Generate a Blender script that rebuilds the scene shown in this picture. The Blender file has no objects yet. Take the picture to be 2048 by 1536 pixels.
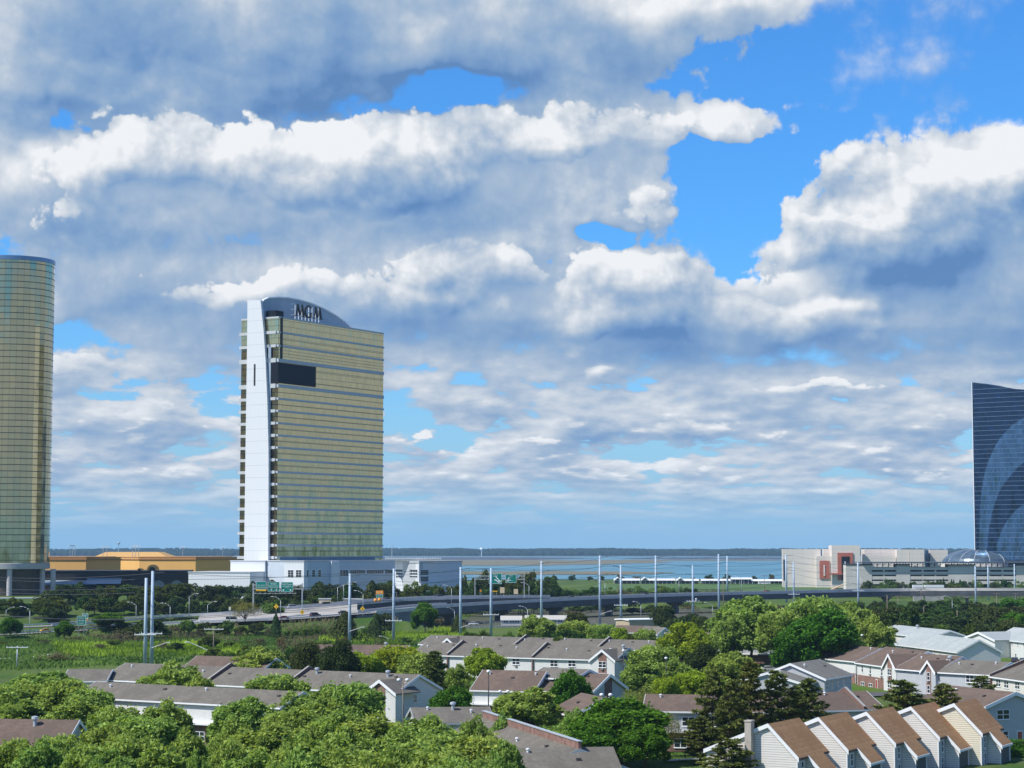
import bpy, bmesh, math, random
from mathutils import Vector, Matrix, noise as mnoise
R = math.radians
PI = math.pi
scene = bpy.context.scene
COL = scene.collection
# ---------------------------------------------------------------- camera
CAMZ, F, CX, CY, HY = 35.0, 4100.0, 1024.0, 768.0, 1099.0
PITCH = math.atan((HY - CY) / F)
cd = bpy.data.cameras.new("camera"); cam = bpy.data.objects.new("camera", cd); COL.objects.link(cam)
cd.sensor_width = 36.0; cd.lens = 36.0 * F / 2048.0
cd.clip_start = 1.0; cd.clip_end = 60000.0
cam.location = (0, 0, CAMZ); cam.rotation_euler = (PI / 2 + PITCH, 0, 0)
scene.camera = cam
scene.view_settings.view_transform = 'Standard'; scene.view_settings.look = 'None'
scene.view_settings.gamma = 1.0; scene.view_settings.exposure = 0.75
# ---------------------------------------------------------------- sun
SUN_EL, SUN_TH = 50.0, 24.0      # elevation; azimuth measured from -X (left) towards the viewer
sdir = Vector((-math.cos(R(SUN_TH)) * math.cos(R(SUN_EL)), -math.sin(R(SUN_TH)) * math.cos(R(SUN_EL)), math.sin(R(SUN_EL))))
sl = bpy.data.lights.new("sun", 'SUN'); sl.energy = 3.3; sl.angle = R(0.5); sl.color = (1.0, 0.955, 0.88)
so = bpy.data.objects.new("sun", sl); COL.objects.link(so)
so.rotation_euler = sdir.to_track_quat('Z', 'Y').to_euler(); so.location = (0, 0, 400)
# ---------------------------------------------------------------- world: sky texture with a procedural cloud layer
world = bpy.data.worlds.new("World"); scene.world = world; world.use_nodes = True
wt = world.node_tree
for n in list(wt.nodes): wt.nodes.remove(n)

class NT:
    """tiny helper to write node graphs"""
    def __init__(s, tree): s.t = tree
    def n(s, typ, **kw):
        nd = s.t.nodes.new(typ)
        for k, v in kw.items(): setattr(nd, k, v)
        return nd
    def put(s, sock, v):
        if isinstance(v, bpy.types.NodeSocket): s.t.links.new(v, sock)
        elif v is not None: sock.default_value = v
    def m(s, op, a, b=None, c=None, clamp=False):
        nd = s.n('ShaderNodeMath', operation=op, use_clamp=clamp)
        s.put(nd.inputs[0], a)
        if b is not None: s.put(nd.inputs[1], b)
        if c is not None: s.put(nd.inputs[2], c)
        return nd.outputs[0]
    def vm(s, op, a, b=None, scale=None):
        nd = s.n('ShaderNodeVectorMath', operation=op)
        s.put(nd.inputs[0], a)
        if b is not None: s.put(nd.inputs[1], b)
        if scale is not None: s.put(nd.inputs['Scale'], scale)
        return nd.outputs['Value'] if op in ('DOT_PRODUCT', 'LENGTH', 'DISTANCE') else nd.outputs[0]
    def xyz(s, x, y, z=0.0):
        nd = s.n('ShaderNodeCombineXYZ'); s.put(nd.inputs[0], x); s.put(nd.inputs[1], y); s.put(nd.inputs[2], z)
        return nd.outputs[0]
    def sep(s, v):
        nd = s.n('ShaderNodeSeparateXYZ'); s.put(nd.inputs[0], v); return nd.outputs
    def ramp(s, v, a, b, lo=0.0, hi=1.0, smooth=True):
        nd = s.n('ShaderNodeMapRange', interpolation_type='SMOOTHSTEP' if smooth else 'LINEAR')
        s.put(nd.inputs[0], v); s.put(nd.inputs[1], a); s.put(nd.inputs[2], b); s.put(nd.inputs[3], lo); s.put(nd.inputs[4], hi)
        return nd.outputs[0]
    def mix(s, f, a, b, blend='MIX'):
        nd = s.n('ShaderNodeMix', data_type='RGBA', blend_type=blend)
        s.put(nd.inputs[0], f); s.put(nd.inputs[6], a); s.put(nd.inputs[7], b)
        return nd.outputs[2]
    def noise(s, v, scale=1.0, detail=2.0, rough=0.5, lac=2.0, dist=0.0, dims='3D', out=0):
        nd = s.n('ShaderNodeTexNoise', noise_dimensions=dims)
        s.put(nd.inputs['Vector'], v); nd.inputs['Scale'].default_value = scale
        nd.inputs['Detail'].default_value = detail; nd.inputs['Roughness'].default_value = rough
        nd.inputs['Lacunarity'].default_value = lac; nd.inputs['Distortion'].default_value = dist
        return nd.outputs[out]

def c4(r, g, b): return (r, g, b, 1.0)
def srgb(r, g, b):
    f = lambda c: (c / 255 / 12.92) if c / 255 <= 0.04045 else ((c / 255 + 0.055) / 1.055) ** 2.4
    return (f(r), f(g), f(b), 1.0)

W = NT(wt)
# (azimuth, elevation) position of cloud masses, in units of 1/41 rad; given from the direction in which each stands
BLOBS = [
 (450,30,650,150,1.5),(50,120,220,150,1.2),(700,110,300,105,1.4),(1150,45,380,80,1.3),(1500,0,380,46,1.1),(1120,135,190,45,1.0),
 (560,165,150,60,1.0),(60,205,160,50,.8),(370,190,90,50,.8),(220,190,80,60,.6),
 (285,158,26,24,-1.1),(375,138,20,11,-.8),(125,268,60,18,-1.2),(905,190,110,30,-2.2),(745,248,40,20,-1.2),(590,246,70,9,-.9),
 (200,380,220,110,1.35),(480,350,260,110,1.3),(800,345,240,115,1.4),(1080,310,200,115,1.4),(1250,240,170,55,1.0),(1450,250,120,38,1.3),
 (1300,380,110,65,1.0),(1120,440,120,70,.9),(40,360,130,100,1.1),(300,560,420,90,1.2),(900,560,220,110,1.3),(1280,570,165,95,1.6),(1250,650,260,50,1.0),
 (620,570,220,85,1.0),(1890,440,220,150,1.7),(1700,470,120,90,1.3),(2030,330,150,70,1.5),(1960,610,240,95,1.4),(1600,615,170,75,1.4),
 (1470,400,80,90,-1.0),(1200,470,45,18,-1.6),(1500,500,60,60,-1.2),(1700,150,150,34,.50),(1850,120,90,40,.40),(1650,220,40,14,.4),(1560,330,120,60,-.5),
 (130,690,60,20,-.6),(250,640,220,44,.8),(60,640,120,40,.6),(1480,262,110,30,.4),(935,748,50,30,-.8),(810,850,50,44,-.7),(700,690,320,50,.4),(1500,740,500,60,.5),(280,760,250,50,.35),(1300,830,500,40,.3),(400,880,300,30,.25)]
FRONT = [(130,440,80,70,1.1),(250,335,160,75,1.3),(480,320,240,80,1.35),(760,325,200,85,1.4),(970,320,130,85,1.2),(1120,270,120,70,1.1),(1290,255,130,45,.9),(1440,258,110,30,.8),(1290,395,110,50,.8),(620,400,260,46,.7),(560,470,500,26,-.8),
 (950,530,120,80,1.4),(860,600,120,45,1.1),(640,570,130,36,.9),(430,590,150,36,.9),(740,520,60,24,.7),(1110,430,70,40,-.6),
 (1290,565,160,90,1.7),(1220,630,200,55,1.1),(1850,470,220,130,1.7),(1690,490,130,90,1.4),(2040,360,150,80,1.6),(1590,650,150,55,1.3),(1720,640,110,50,1.0),
 (900,880,90,30,.9),(1300,890,170,22,.9),(1180,745,90,24,.9),(420,880,80,22,.8),(1500,880,120,14,.7),(400,800,90,22,.7),(200,740,90,30,.9),(1420,950,100,16,.6),(1240,965,90,16,.7),(280,935,70,14,.7),(1640,940,80,14,.6),(1830,960,90,20,.7),(1700,780,140,22,.6),(1000,690,120,20,.6)]
SHADE = [(600,130,470,105,1.0),(1020,10,380,55,1.0),(720,205,180,55,.7),(350,40,300,60,.5),(400,495,340,40,.9),(1000,425,250,36,.5),(60,600,150,55,1.0),(330,620,180,36,.8),
 (1180,682,260,26,1.0),(880,655,240,26,.8),(1980,560,210,80,.75),(1500,730,400,24,.8),(1400,855,360,14,1.0),(250,130,160,80,.5),(1850,695,240,32,.9),(330,870,200,16,.8),
 (500,715,220,26,.7),(1330,600,60,60,.5),(1620,680,160,26,.6),(1000,800,260,16,.7),(700,930,300,10,.6),(1700,910,300,10,.6)]
import numpy as np
XS = np.linspace(-12.0, 12.0, 72); YS = np.linspace(0.0, 12.4, 44)
def mask_of(lst, k=1.0):
    gx, gy = np.meshgrid(XS, YS); m = np.zeros_like(gx)
    for (bx, by, rx, ry, am) in lst:
        m += am * k * np.exp(-((gx - (bx - 1024) / 100.0) * 100.0 / rx) ** 2 - ((gy - (1099 - by) / 100.0) * 100.0 / ry) ** 2)
    return m
def separable(G, X, Y, mask, rank):
    """evaluate a smooth 2-D mask with curve nodes (sum of separable terms)"""
    U, S, V = np.linalg.svd(mask, full_matrices=False)
    xt = G.m('MULTIPLY_ADD', X, 1 / 24.0, 0.5, clamp=True); yt = G.m('MULTIPLY', Y, 1 / 12.4, clamp=True)
    acc = None
    def curves(t, vecs, grid):
        nd = G.n('ShaderNodeRGBCurve'); mp = nd.mapping; mp.use_clip = False
        for ci in range(3):
            v = vecs[ci]; cu = mp.curves[ci]; n = len(v)
            cu.points[0].location = (0.0, float(v[0])); cu.points[-1].location = (1.0, float(v[-1]))
            for i in range(1, n - 1): cu.points.new(i / (n - 1.0), float(v[i]))
        mp.update(); G.put(nd.inputs[1], G.xyz(t, t, t)); return nd.outputs[0]
    for k in range(0, rank, 3):
        uu, vv = [], []
        for j in range(k, k + 3):
            s = math.sqrt(S[j]); u = U[:, j] * s; v = V[j] * s
            uu.append(u); vv.append(v)
        lo_u = min(x.min() for x in uu); sp_u = max(x.max() for x in uu) - lo_u
        lo_v = min(x.min() for x in vv); sp_v = max(x.max() for x in vv) - lo_v
        cu = curves(yt, [(u - lo_u) / sp_u for u in uu], YS); cv = curves(xt, [(v - lo_v) / sp_v for v in vv], XS)
        cu = G.vm('ADD', G.vm('SCALE', cu, scale=float(sp_u)), (lo_u, lo_u, lo_u))
        cv = G.vm('ADD', G.vm('SCALE', cv, scale=float(sp_v)), (lo_v, lo_v, lo_v))
        d = G.vm('DOT_PRODUCT', cu, cv)
        acc = d if acc is None else G.m('ADD', acc, d)
    return acc

def field_group(name, full, med=False):
    g = bpy.data.node_groups.new(name, 'ShaderNodeTree')
    g.interface.new_socket("P", in_out='INPUT', socket_type='NodeSocketVector')
    g.interface.new_socket("F", in_out='OUTPUT', socket_type='NodeSocketFloat')
    g.interface.new_socket("F2", in_out='OUTPUT', socket_type='NodeSocketFloat')
    G = NT(g); gi = G.n('NodeGroupInput'); go = G.n('NodeGroupOutput')
    P = gi.outputs[0]
    c = G.sep(P); X0, Y0 = c[0], c[1]
    w1 = G.m('MULTIPLY_ADD', G.noise(P, 0.6, 3.0 if full else 0.0, 0.55, dims='2D'), 1.7, -0.85)
    X = G.m('ADD', X0, w1); Y = G.m('MULTIPLY_ADD', w1, -0.6, Y0)
    acc = separable(G, X, Y, mask_of(BLOBS, 0.72), 12 if full else 9)
    acc = G.m('ADD', acc, G.ramp(Y, 2.6, 5.0, BASE_LOW, BASE_HIGH))
    out = G.m('MAXIMUM', G.ramp(G.m('ABSOLUTE', X0), 11.0, 15.0), G.ramp(Y0, 12.0, 14.5))
    acc = G.m('ADD', acc, G.m('MULTIPLY', out, 0.28))
    det = 7.5 if full else (3.0 if med else 1.0)
    nA = G.m('MULTIPLY_ADD', G.noise(G.vm('ADD', P, (3.1, 7.7, 0.0)), 0.42, det, 0.56, 2.15, 0.0, dims='2D'), 2.2, -1.1)
    # banks and streaks that flatten with distance
    fl = G.ramp(Y0, 0.5, 4.5, 2.6, 1.0, smooth=False)
    nB = G.m('MULTIPLY_ADD', G.noise(G.xyz(G.m('MULTIPLY', X0, 0.60), G.m('MULTIPLY', G.m('LOGARITHM', G.m('ADD', Y0, 1.0), 2.718), 6.0)), 1.0, max(det - 1, 2.0), 0.55, 2.1, dims='2D'), 4.0, -2.0)
    if full or med:
        nd = G.n('ShaderNodeTexVoronoi', voronoi_dimensions='2D', feature='F1')
        G.put(nd.inputs['Vector'], G.xyz(G.m('MULTIPLY_ADD', w1, 0.3, X0), G.m('MULTIPLY_ADD', w1, 0.3, Y0))); nd.inputs['Scale'].default_value = 1.15
        nd.inputs['Detail'].default_value = 3.0 if full else 1.0; nd.inputs['Roughness'].default_value = 0.5; nd.inputs['Lacunarity'].default_value = 2.3
        nA = G.m('ADD', nA, G.m('MULTIPLY_ADD', nd.outputs['Distance'], -0.7, 0.38))
    tA = G.ramp(Y0, 2.6, 5.4)
    N = G.m('ADD', G.m('MULTIPLY', nA, tA), G.m('MULTIPLY', nB, G.m('SUBTRACT', 1.0, tA)))
    G.put(go.inputs['F'], G.m('MULTIPLY_ADD', N, NAMP, acc))
    acc2 = G.m('ADD', separable(G, X, Y, mask_of(FRONT, 0.85), 9), -0.42)
    G.put(go.inputs['F2'], G.m('MULTIPLY_ADD', N, 0.62, acc2))
    return g
BASE_LOW, BASE_HIGH, NAMP = 0.27, -0.34, 0.62
fg = field_group('cloud_field', True); fg_soft = field_group('cloud_field_soft', False); fg_med = field_group('cloud_field_medium', False, True)
tc = W.n('ShaderNodeTexCoord')
dx_, dy_, dz_ = W.sep(tc.outputs['Generated'])
az = W.m('ARCTAN2', dx_, dy_)
el = W.m('ARCSINE', dz_)
P0 = W.xyz(W.m('MULTIPLY', az, 41.0), W.m('MULTIPLY', W.m('MAXIMUM', el, -0.02), 41.0), 0.0)
Yc = W.m('MAXIMUM', W.m('MULTIPLY', el, 41.0), 0.0)
scl = W.ramp(Yc, 0.0, 8.0, 0.22, 1.0, smooth=False)      # light offsets shrink with the clouds
def fld(off, soft=True):
    g = W.n('ShaderNodeGroup'); g.node_tree = {True: fg_soft, False: fg, 'm': fg_med}[soft]
    W.t.links.new(P0 if off is None else W.vm('ADD', P0, W.vm('SCALE', off, scale=scl)), g.inputs[0]); return (g.outputs[0], g.outputs[1])
fd = fld(None, False); f0 = fld(None); f2 = fld((-0.55, 0.85, 0.0)); m0 = fld(None, 'm'); m1 = fld((-0.19, 0.27, 0.0), 'm')
c = W.sep(P0)
sh = separable(W, c[0], c[1], mask_of(SHADE), 6)
# > 0: the side turned to the light is thinner -> lit
def shade(k, base, thk, shk, fw, iw, rw):
    th = W.ramp(f0[k], 0.1, 1.3, smooth=False)
    rel2 = W.m('SUBTRACT', f0[k], f2[k]); fine = W.m('SUBTRACT', m0[k], m1[k]); iso = W.m('SUBTRACT', fd[k], m0[k])
    l = W.m('MULTIPLY_ADD', fine, fw, W.m('MULTIPLY_ADD', iso, iw, W.m('MULTIPLY', rel2, rw)))
    l = W.m('SUBTRACT', W.m('SUBTRACT', W.m('ADD', l, base), W.m('MULTIPLY', sh, shk)), W.m('MULTIPLY', th, thk))
    return W.ramp(l, -0.2, 1.12, smooth=False)
wisp = W.m('MULTIPLY', W.ramp(c[1], 8.0, 9.0), W.ramp(c[0], 5.0, 7.0, 0.0, 0.75))
dens = W.ramp(fd[0], W.m('MULTIPLY_ADD', wisp, -0.35, -0.06), W.m('ADD', W.ramp(sh, 0.1, 0.8, 0.14, 0.40), wisp))
dens2 = W.ramp(fd[1], -0.02, W.ramp(W.m('SUBTRACT', f0[1], f2[1]), -0.25, 0.25, 0.60, 0.12))
lit = W.mix(dens2, *[W.xyz(v, v, v) for v in (shade(0, 0.74, 0.24, 0.34, 0.42, 0.62, 0.34), shade(1, 0.71, 0.24, 0.26, 0.80, 0.95, 0.30))])
dens = W.m('MAXIMUM', dens, dens2)
cc = W.n('ShaderNodeValToRGB'); W.put(cc.inputs[0], lit)
er = cc.color_ramp.elements
er[0].position = 0.0; er[0].color = srgb(96, 136, 186)
er[1].position = 1.0; er[1].color = srgb(240, 242, 245)
for pos, col in ((0.15, srgb(114, 151, 197)), (0.364, srgb(138, 168, 203)), (0.576, srgb(168, 187, 210)), (0.788, srgb(206, 214, 224))):
    e = er.new(pos); e.color = col
cloud = cc.outputs[0]
# grey tint of the high deck
sky = W.n('ShaderNodeTexSky', sky_type='NISHITA'); sky.sun_disc = False
sky.sun_elevation = R(SUN_EL); sky.sun_rotation = R(270 - SUN_TH)
sky.altitude = 0.0; sky.air_density = 1.0; sky.dust_density = 0.3; sky.ozone_density = 1.0
SKY_STR = 0.075; CS = 0.61
skyc = W.mix(1.0, sky.outputs[0], W.mix(W.ramp(Yc, 0.0, 7.0), (0.50, 0.78, 1.14, 1), (0.30, 0.80, 1.38, 1)), 'MULTIPLY')
hor = srgb(146, 196, 232)
skyc = W.mix(W.ramp(Yc, -0.3, 3.2), tuple(v * CS / SKY_STR for v in hor[:3]) + (1.0,), skyc)
cl = W.vm('SCALE', cloud, scale=CS / SKY_STR)
# distant clouds fade into the air near the horizon
fade = W.ramp(Yc, 0.1, 1.7, 0.0, 1.0)
skym = W.mix(W.m('MULTIPLY', dens, fade), skyc, cl)
below = W.ramp(el, -0.06, -0.002)
skym = W.mix(below, (2.0, 2.6, 2.9, 1), skym)
bg = W.n('ShaderNodeBackground'); W.put(bg.inputs[0], skym); bg.inputs[1].default_value = SKY_STR
wo = W.n('ShaderNodeOutputWorld'); W.put(wo.inputs[0], bg.outputs[0])
# ================================================================ helpers: picking places from directions
Cp, Sp = math.cos(PITCH), math.sin(PITCH)
def ray(px, py):
    a, b = (px - CX) / F, (CY - py) / F
    return Vector((a, Cp - b * Sp, Sp + b * Cp))
def at_z(px, py, z=0.0):
    d = ray(px, py); t = (z - CAMZ) / d.z
    return Vector((0, 0, CAMZ)) + d * t
def at_d(px, py, D):
    d = ray(px, py); return Vector((0, 0, CAMZ)) + d * (D / d.y)
def on_wall(px, py, o, u):
    """ray against the vertical plane through o along unit u -> (s, z)"""
    d = ray(px, py); n = Vector((-u.y, u.x, 0))
    t = (o - Vector((0, 0, CAMZ))).dot(n) / d.dot(n)
    p = Vector((0, 0, CAMZ)) + d * t
    return (p - o).dot(u), p.z
def gx(px, D, z=12.0): return (px - CX) / F * (D * Cp + (z - CAMZ) * Sp)
def zrow(py, D): return at_d(CX, py, D).z

# ================================================================ materials
MATS = {}
def mat(name, col=(.5, .5, .5), rough=.8, metal=0.0, var=0.0, vscale=1.0, spec=0.3, col2=None, bump=0.0, bscale=20.0, emit=None, objvar=0.0):
    if name in MATS: return MATS[name]
    m = bpy.data.materials.new(name); m.use_nodes = True; G = NT(m.node_tree)
    b = m.node_tree.nodes['Principled BSDF']
    b.inputs['Roughness'].default_value = rough; b.inputs['Metallic'].default_value = metal
    b.inputs['Specular IOR Level'].default_value = spec
    c = tuple(col[:3]) + (1.0,)
    b.inputs['Base Color'].default_value = c
    if var or col2 or objvar:
        tcn = G.n('ShaderNodeTexCoord')
        v = G.noise(tcn.outputs['Object'], vscale, 4.0, 0.6)
        v = G.ramp(v, 0.3, 0.7, smooth=False)
        if col2: out = G.mix(v, c, tuple(col2[:3]) + (1.0,))
        else: out = G.mix(1.0, c, G.mix(v, (1 - var, 1 - var, 1 - var, 1), (1 + var, 1 + var, 1 + var, 1)), 'MULTIPLY')
        if objvar:
            oi = G.n('ShaderNodeObjectInfo')
            k = G.m('MULTIPLY_ADD', oi.outputs['Random'], 2 * objvar, 1 - objvar)
            out = G.mix(1.0, out, G.xyz(k, k, k), 'MULTIPLY')
        G.put(b.inputs['Base Color'], out)
    if bump:
        tcn = G.n('ShaderNodeTexCoord'); bn = G.n('ShaderNodeBump'); bn.inputs['Strength'].default_value = bump
        G.put(bn.inputs['Height'], G.noise(tcn.outputs['Object'], bscale, 3.0, 0.6)); G.put(b.inputs['Normal'], bn.outputs[0])
    if emit: b.inputs['Emission Color'].default_value = tuple(emit[:3]) + (1,); b.inputs['Emission Strength'].default_value = emit[3]
    MATS[name] = m; return m
def stripes(G, coord, period, width):
    """1 inside a line of the given width, every period"""
    f = G.m('FRACT', G.m('DIVIDE', coord, period)); return G.m('LESS_THAN', f, width / period)
def shingle(name, col, col2):
    if name in MATS: return MATS[name]
    m = mat(name, col, .95, spec=.15); G = NT(m.node_tree); b = m.node_tree.nodes['Principled BSDF']
    tcn = G.n('ShaderNodeTexCoord'); o = tcn.outputs['Object']
    big = G.ramp(G.noise(G.vm('MULTIPLY', o, (1, .5, .5)), .30, 5, .7), .38, .62); mid = G.noise(o, 1.6, 3, .7)
    br = G.n('ShaderNodeTexBrick'); br.offset = .5
    c = G.sep(o)
    G.put(br.inputs['Vector'], G.xyz(G.m('ADD', c[0], 0.0), G.m('MULTIPLY', c[2], 1.6)))
    br.inputs['Scale'].default_value = 1.0; br.inputs['Brick Width'].default_value = .55; br.inputs['Row Height'].default_value = .32
    br.inputs['Mortar Size'].default_value = .02; br.inputs['Bias'].default_value = 0.0
    br.inputs['Color1'].default_value = tuple(x * .78 for x in col[:3]) + (1,); br.inputs['Color2'].default_value = tuple(min(1, x * 1.25) for x in col[:3]) + (1,)
    br.inputs['Mortar'].default_value = tuple(x * .6 for x in col[:3]) + (1,)
    fine = G.mix(.55, br.outputs[0], G.mix(G.ramp(mid, .3, .7), tuple(x * .8 for x in col[:3]) + (1,), tuple(x * 1.2 for x in col[:3]) + (1,)))
    G.put(b.inputs['Base Color'], G.mix(G.m('MULTIPLY', big, .75), fine, tuple(col2[:3]) + (1,)))
    return m
def siding(name, col, board=.2):
    if name in MATS: return MATS[name]
    m = mat(name, col, .6, spec=.3); G = NT(m.node_tree); b = m.node_tree.nodes['Principled BSDF']
    tcn = G.n('ShaderNodeTexCoord'); o = tcn.outputs['Object']; c = G.sep(o)
    ln = stripes(G, c[2], board, board * .2)
    dirt = G.ramp(G.noise(G.vm('MULTIPLY', o, (1, 1, .35)), .8, 4, .65), .4, .8, 0.0, .22)
    cc = G.mix(ln, tuple(col[:3]) + (1,), tuple(x * .45 for x in col[:3]) + (1,))
    G.put(b.inputs['Base Color'], G.mix(dirt, cc, tuple(x * .62 for x in (col[0], col[1] * .97, col[2] * .9)) + (1,)))
    f = G.m('FRACT', G.m('DIVIDE', c[2], board)); bn = G.n('ShaderNodeBump'); bn.inputs['Strength'].default_value = .5; bn.inputs['Distance'].default_value = .03
    G.put(bn.inputs['Height'], f); G.put(b.inputs['Normal'], bn.outputs[0])
    return m
def brickmat(name, col):
    if name in MATS: return MATS[name]
    m = mat(name, col, .9, spec=.2); G = NT(m.node_tree); b = m.node_tree.nodes['Principled BSDF']
    tcn = G.n('ShaderNodeTexCoord'); c = G.sep(tcn.outputs['Object'])
    br = G.n('ShaderNodeTexBrick'); G.put(br.inputs['Vector'], G.xyz(G.m('ADD', c[0], c[1]), c[2]))
    br.inputs['Scale'].default_value = 1; br.inputs['Brick Width'].default_value = .3; br.inputs['Row Height'].default_value = .1
    br.inputs['Mortar Size'].default_value = .012
    br.inputs['Color1'].default_value = tuple(x * .8 for x in col) + (1,); br.inputs['Color2'].default_value = tuple(x * 1.2 for x in col) + (1,)
    br.inputs['Mortar'].default_value = (.3, .27, .24, 1)
    n = G.ramp(G.noise(tcn.outputs['Object'], 1.0, 3, .6), .3, .7, .75, 1.2)
    G.put(b.inputs['Base Color'], G.mix(1.0, br.outputs[0], G.xyz(n, n, n), 'MULTIPLY'))
    return m
def leafmat(name, col, tip, trans=.35, hue=.12):
    if name in MATS: return MATS[name]
    m = bpy.data.materials.new(name); m.use_nodes = True; t = m.node_tree; G = NT(t)
    for n in list(t.nodes): t.nodes.remove(n)
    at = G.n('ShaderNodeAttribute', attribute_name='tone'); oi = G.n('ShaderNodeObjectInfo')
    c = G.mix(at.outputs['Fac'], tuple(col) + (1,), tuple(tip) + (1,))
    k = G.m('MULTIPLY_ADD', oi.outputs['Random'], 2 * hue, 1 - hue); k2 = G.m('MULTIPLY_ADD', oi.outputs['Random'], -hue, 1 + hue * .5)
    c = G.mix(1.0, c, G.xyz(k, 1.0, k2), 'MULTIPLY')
    d = G.n('ShaderNodeBsdfDiffuse'); G.put(d.inputs[0], c)
    tr = G.n('ShaderNodeBsdfTranslucent'); G.put(tr.inputs[0], G.mix(1.0, c, (1.3, 1.25, .55, 1), 'MULTIPLY'))
    ms = G.n('ShaderNodeMixShader'); ms.inputs[0].default_value = trans
    G.put(ms.inputs[1], d.outputs[0]); G.put(ms.inputs[2], tr.outputs[0])
    o = G.n('ShaderNodeOutputMaterial'); G.put(o.inputs[0], ms.outputs[0])
    MATS[name] = m; return m

M_white = mat('white_trim', (.78, .79, .80), .5, var=.06, vscale=2)
M_glass = mat('window_glass', (.025, .032, .04), .08, spec=.8)
M_concrete = mat('concrete', (.36, .35, .33), .9, var=.22, vscale=.15)
M_steel = mat('pole_steel', (.36, .46, .56), .55, metal=.0, var=.1, vscale=.4, spec=.5)
M_galv = mat('galvanised_steel', (.48, .51, .53), .45, metal=.3, var=.1, vscale=2, spec=.5)
M_wood = mat('weathered_wood', (.22, .18, .14), .95, var=.2, vscale=1)
M_dark = mat('dark_metal', (.03, .032, .036), .5)
M_wire = mat('wire_black', (.05, .05, .055), .6)
M_rgrey = shingle('shingle_grey', (.165, .150, .125), (.125, .112, .095))
M_rbrown = shingle('shingle_brown', (.148, .108, .085), (.112, .085, .070))
M_rgreen = shingle('shingle_greygreen', (.185, .178, .158), (.15, .145, .128))
M_rtan = shingle('shingle_tan', (.42, .235, .115), (.34, .18, .085))
M_rpale = shingle('shingle_pale', (.36, .39, .38), (.30, .33, .33))
M_swhite = siding('siding_white', (.74, .74, .72))
M_scream = siding('siding_cream', (.72, .69, .62))
M_sgrey_shade = siding('siding_grey_and_shade', (.50, .52, .54))  # grey boards; on some walls the colour carries their shade
M_stan = siding('siding_offwhite', (.74, .71, .67), .34)
M_brick = brickmat('brick_red', (.21, .088, .062))
M_brown = mat('brown_brick', (.17, .10, .085), .9, var=.2, vscale=3)
M_bark = mat('bark', (.11, .085, .065), .95, var=.25, vscale=4)

# ================================================================ mesh builder
class MB:
    def __init__(s): s.v = []; s.f = []
    def quad(s, *p):
        i = len(s.v); s.v += [tuple(q) for q in p]; s.f.append(tuple(range(i, i + len(p)))); return s
    def box(s, x0, y0, z0, x1, y1, z1, M=None):
        if x0 > x1: x0, x1 = x1, x0
        if y0 > y1: y0, y1 = y1, y0
        i = len(s.v)
        pts = [(x0, y0, z0), (x1, y0, z0), (x1, y1, z0), (x0, y1, z0), (x0, y0, z1), (x1, y0, z1), (x1, y1, z1), (x0, y1, z1)]
        if M: pts = [tuple(M @ Vector(p)) for p in pts]
        s.v += pts
        s.f += [tuple(i + k for k in q) for q in ((0, 3, 2, 1), (4, 5, 6, 7), (0, 1, 5, 4), (1, 2, 6, 5), (2, 3, 7, 6), (3, 0, 4, 7))]
        return s
    def prism(s, poly, ax, a, b):
        """extrude a 2-D polygon; ax 'y': poly is (x,z) from y=a to b; 'x': (y,z); 'z': (x,y)"""
        n = len(poly); i = len(s.v)
        def P(p, t): return (p[0], t, p[1]) if ax == 'y' else ((t, p[0], p[1]) if ax == 'x' else (p[0], p[1], t))
        s.v += [P(p, a) for p in poly] + [P(p, b) for p in poly]
        s.f.append(tuple(i + k for k in range(n))); s.f.append(tuple(i + n + k for k in reversed(range(n))))
        for k in range(n):
            l = (k + 1) % n; s.f.append((i + k, i + n + k, i + n + l, i + l))
        return s
    def tube(s, p, q, r0, r1=None, n=6, cap=True):
        p, q = Vector(p), Vector(q); r1 = r0 if r1 is None else r1
        d = (q - p)
        if d.length < 1e-6: return s
        d.normalize(); a = d.orthogonal().normalized(); b = d.cross(a); i = len(s.v)
        for c, r in ((p, r0), (q, r1)):
            for k in range(n):
                t = 2 * PI * k / n; s.v.append(tuple(c + (a * math.cos(t) + b * math.sin(t)) * r))
        for k in range(n): l = (k + 1) % n; s.f.append((i + k, i + l, i + n + l, i + n + k))
        if cap: s.f.append(tuple(i + k for k in reversed(range(n)))); s.f.append(tuple(i + n + k for k in range(n)))
        return s
    def path(s, pts, r0, r1=None, n=6):
        r1 = r0 if r1 is None else r1; m = len(pts) - 1
        for k in range(m): s.tube(pts[k], pts[k + 1], r0 + (r1 - r0) * k / m, r0 + (r1 - r0) * (k + 1) / m, n)
        return s
    def lathe(s, prof, n=16, c=(0, 0, 0)):
        i = len(s.v); m = len(prof)
        for r, z in prof:
            for k in range(n): t = 2 * PI * k / n; s.v.append((c[0] + r * math.cos(t), c[1] + r * math.sin(t), c[2] + z))
        for j in range(m - 1):
            for k in range(n): l = (k + 1) % n; s.f.append((i + j * n + k, i + j * n + l, i + (j + 1) * n + l, i + (j + 1) * n + k))
        s.f.append(tuple(i + k for k in reversed(range(n)))); s.f.append(tuple(i + (m - 1) * n + k for k in range(n)))
        return s
    def mesh(s, name, m, smooth=False):
        me = bpy.data.meshes.new(name); me.from_pydata(s.v, [], s.f)
        if m: me.materials.append(m)
        if smooth: me.polygons.foreach_set('use_smooth', [True] * len(me.polygons))
        me.update(); return me
    def build(s, name, m, parent=None, smooth=False, label=None):
        o = bpy.data.objects.new(name, s.mesh(name, m, smooth)); COL.objects.link(o)
        if parent: o.parent = parent
        if label: o['label'] = label
        return o
def tag(o, label, cat, group=None, kind=None):
    if label: o['label'] = label
    if cat: o['category'] = cat
    if group: o['group'] = group
    if kind: o['kind'] = kind
    return o
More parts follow.
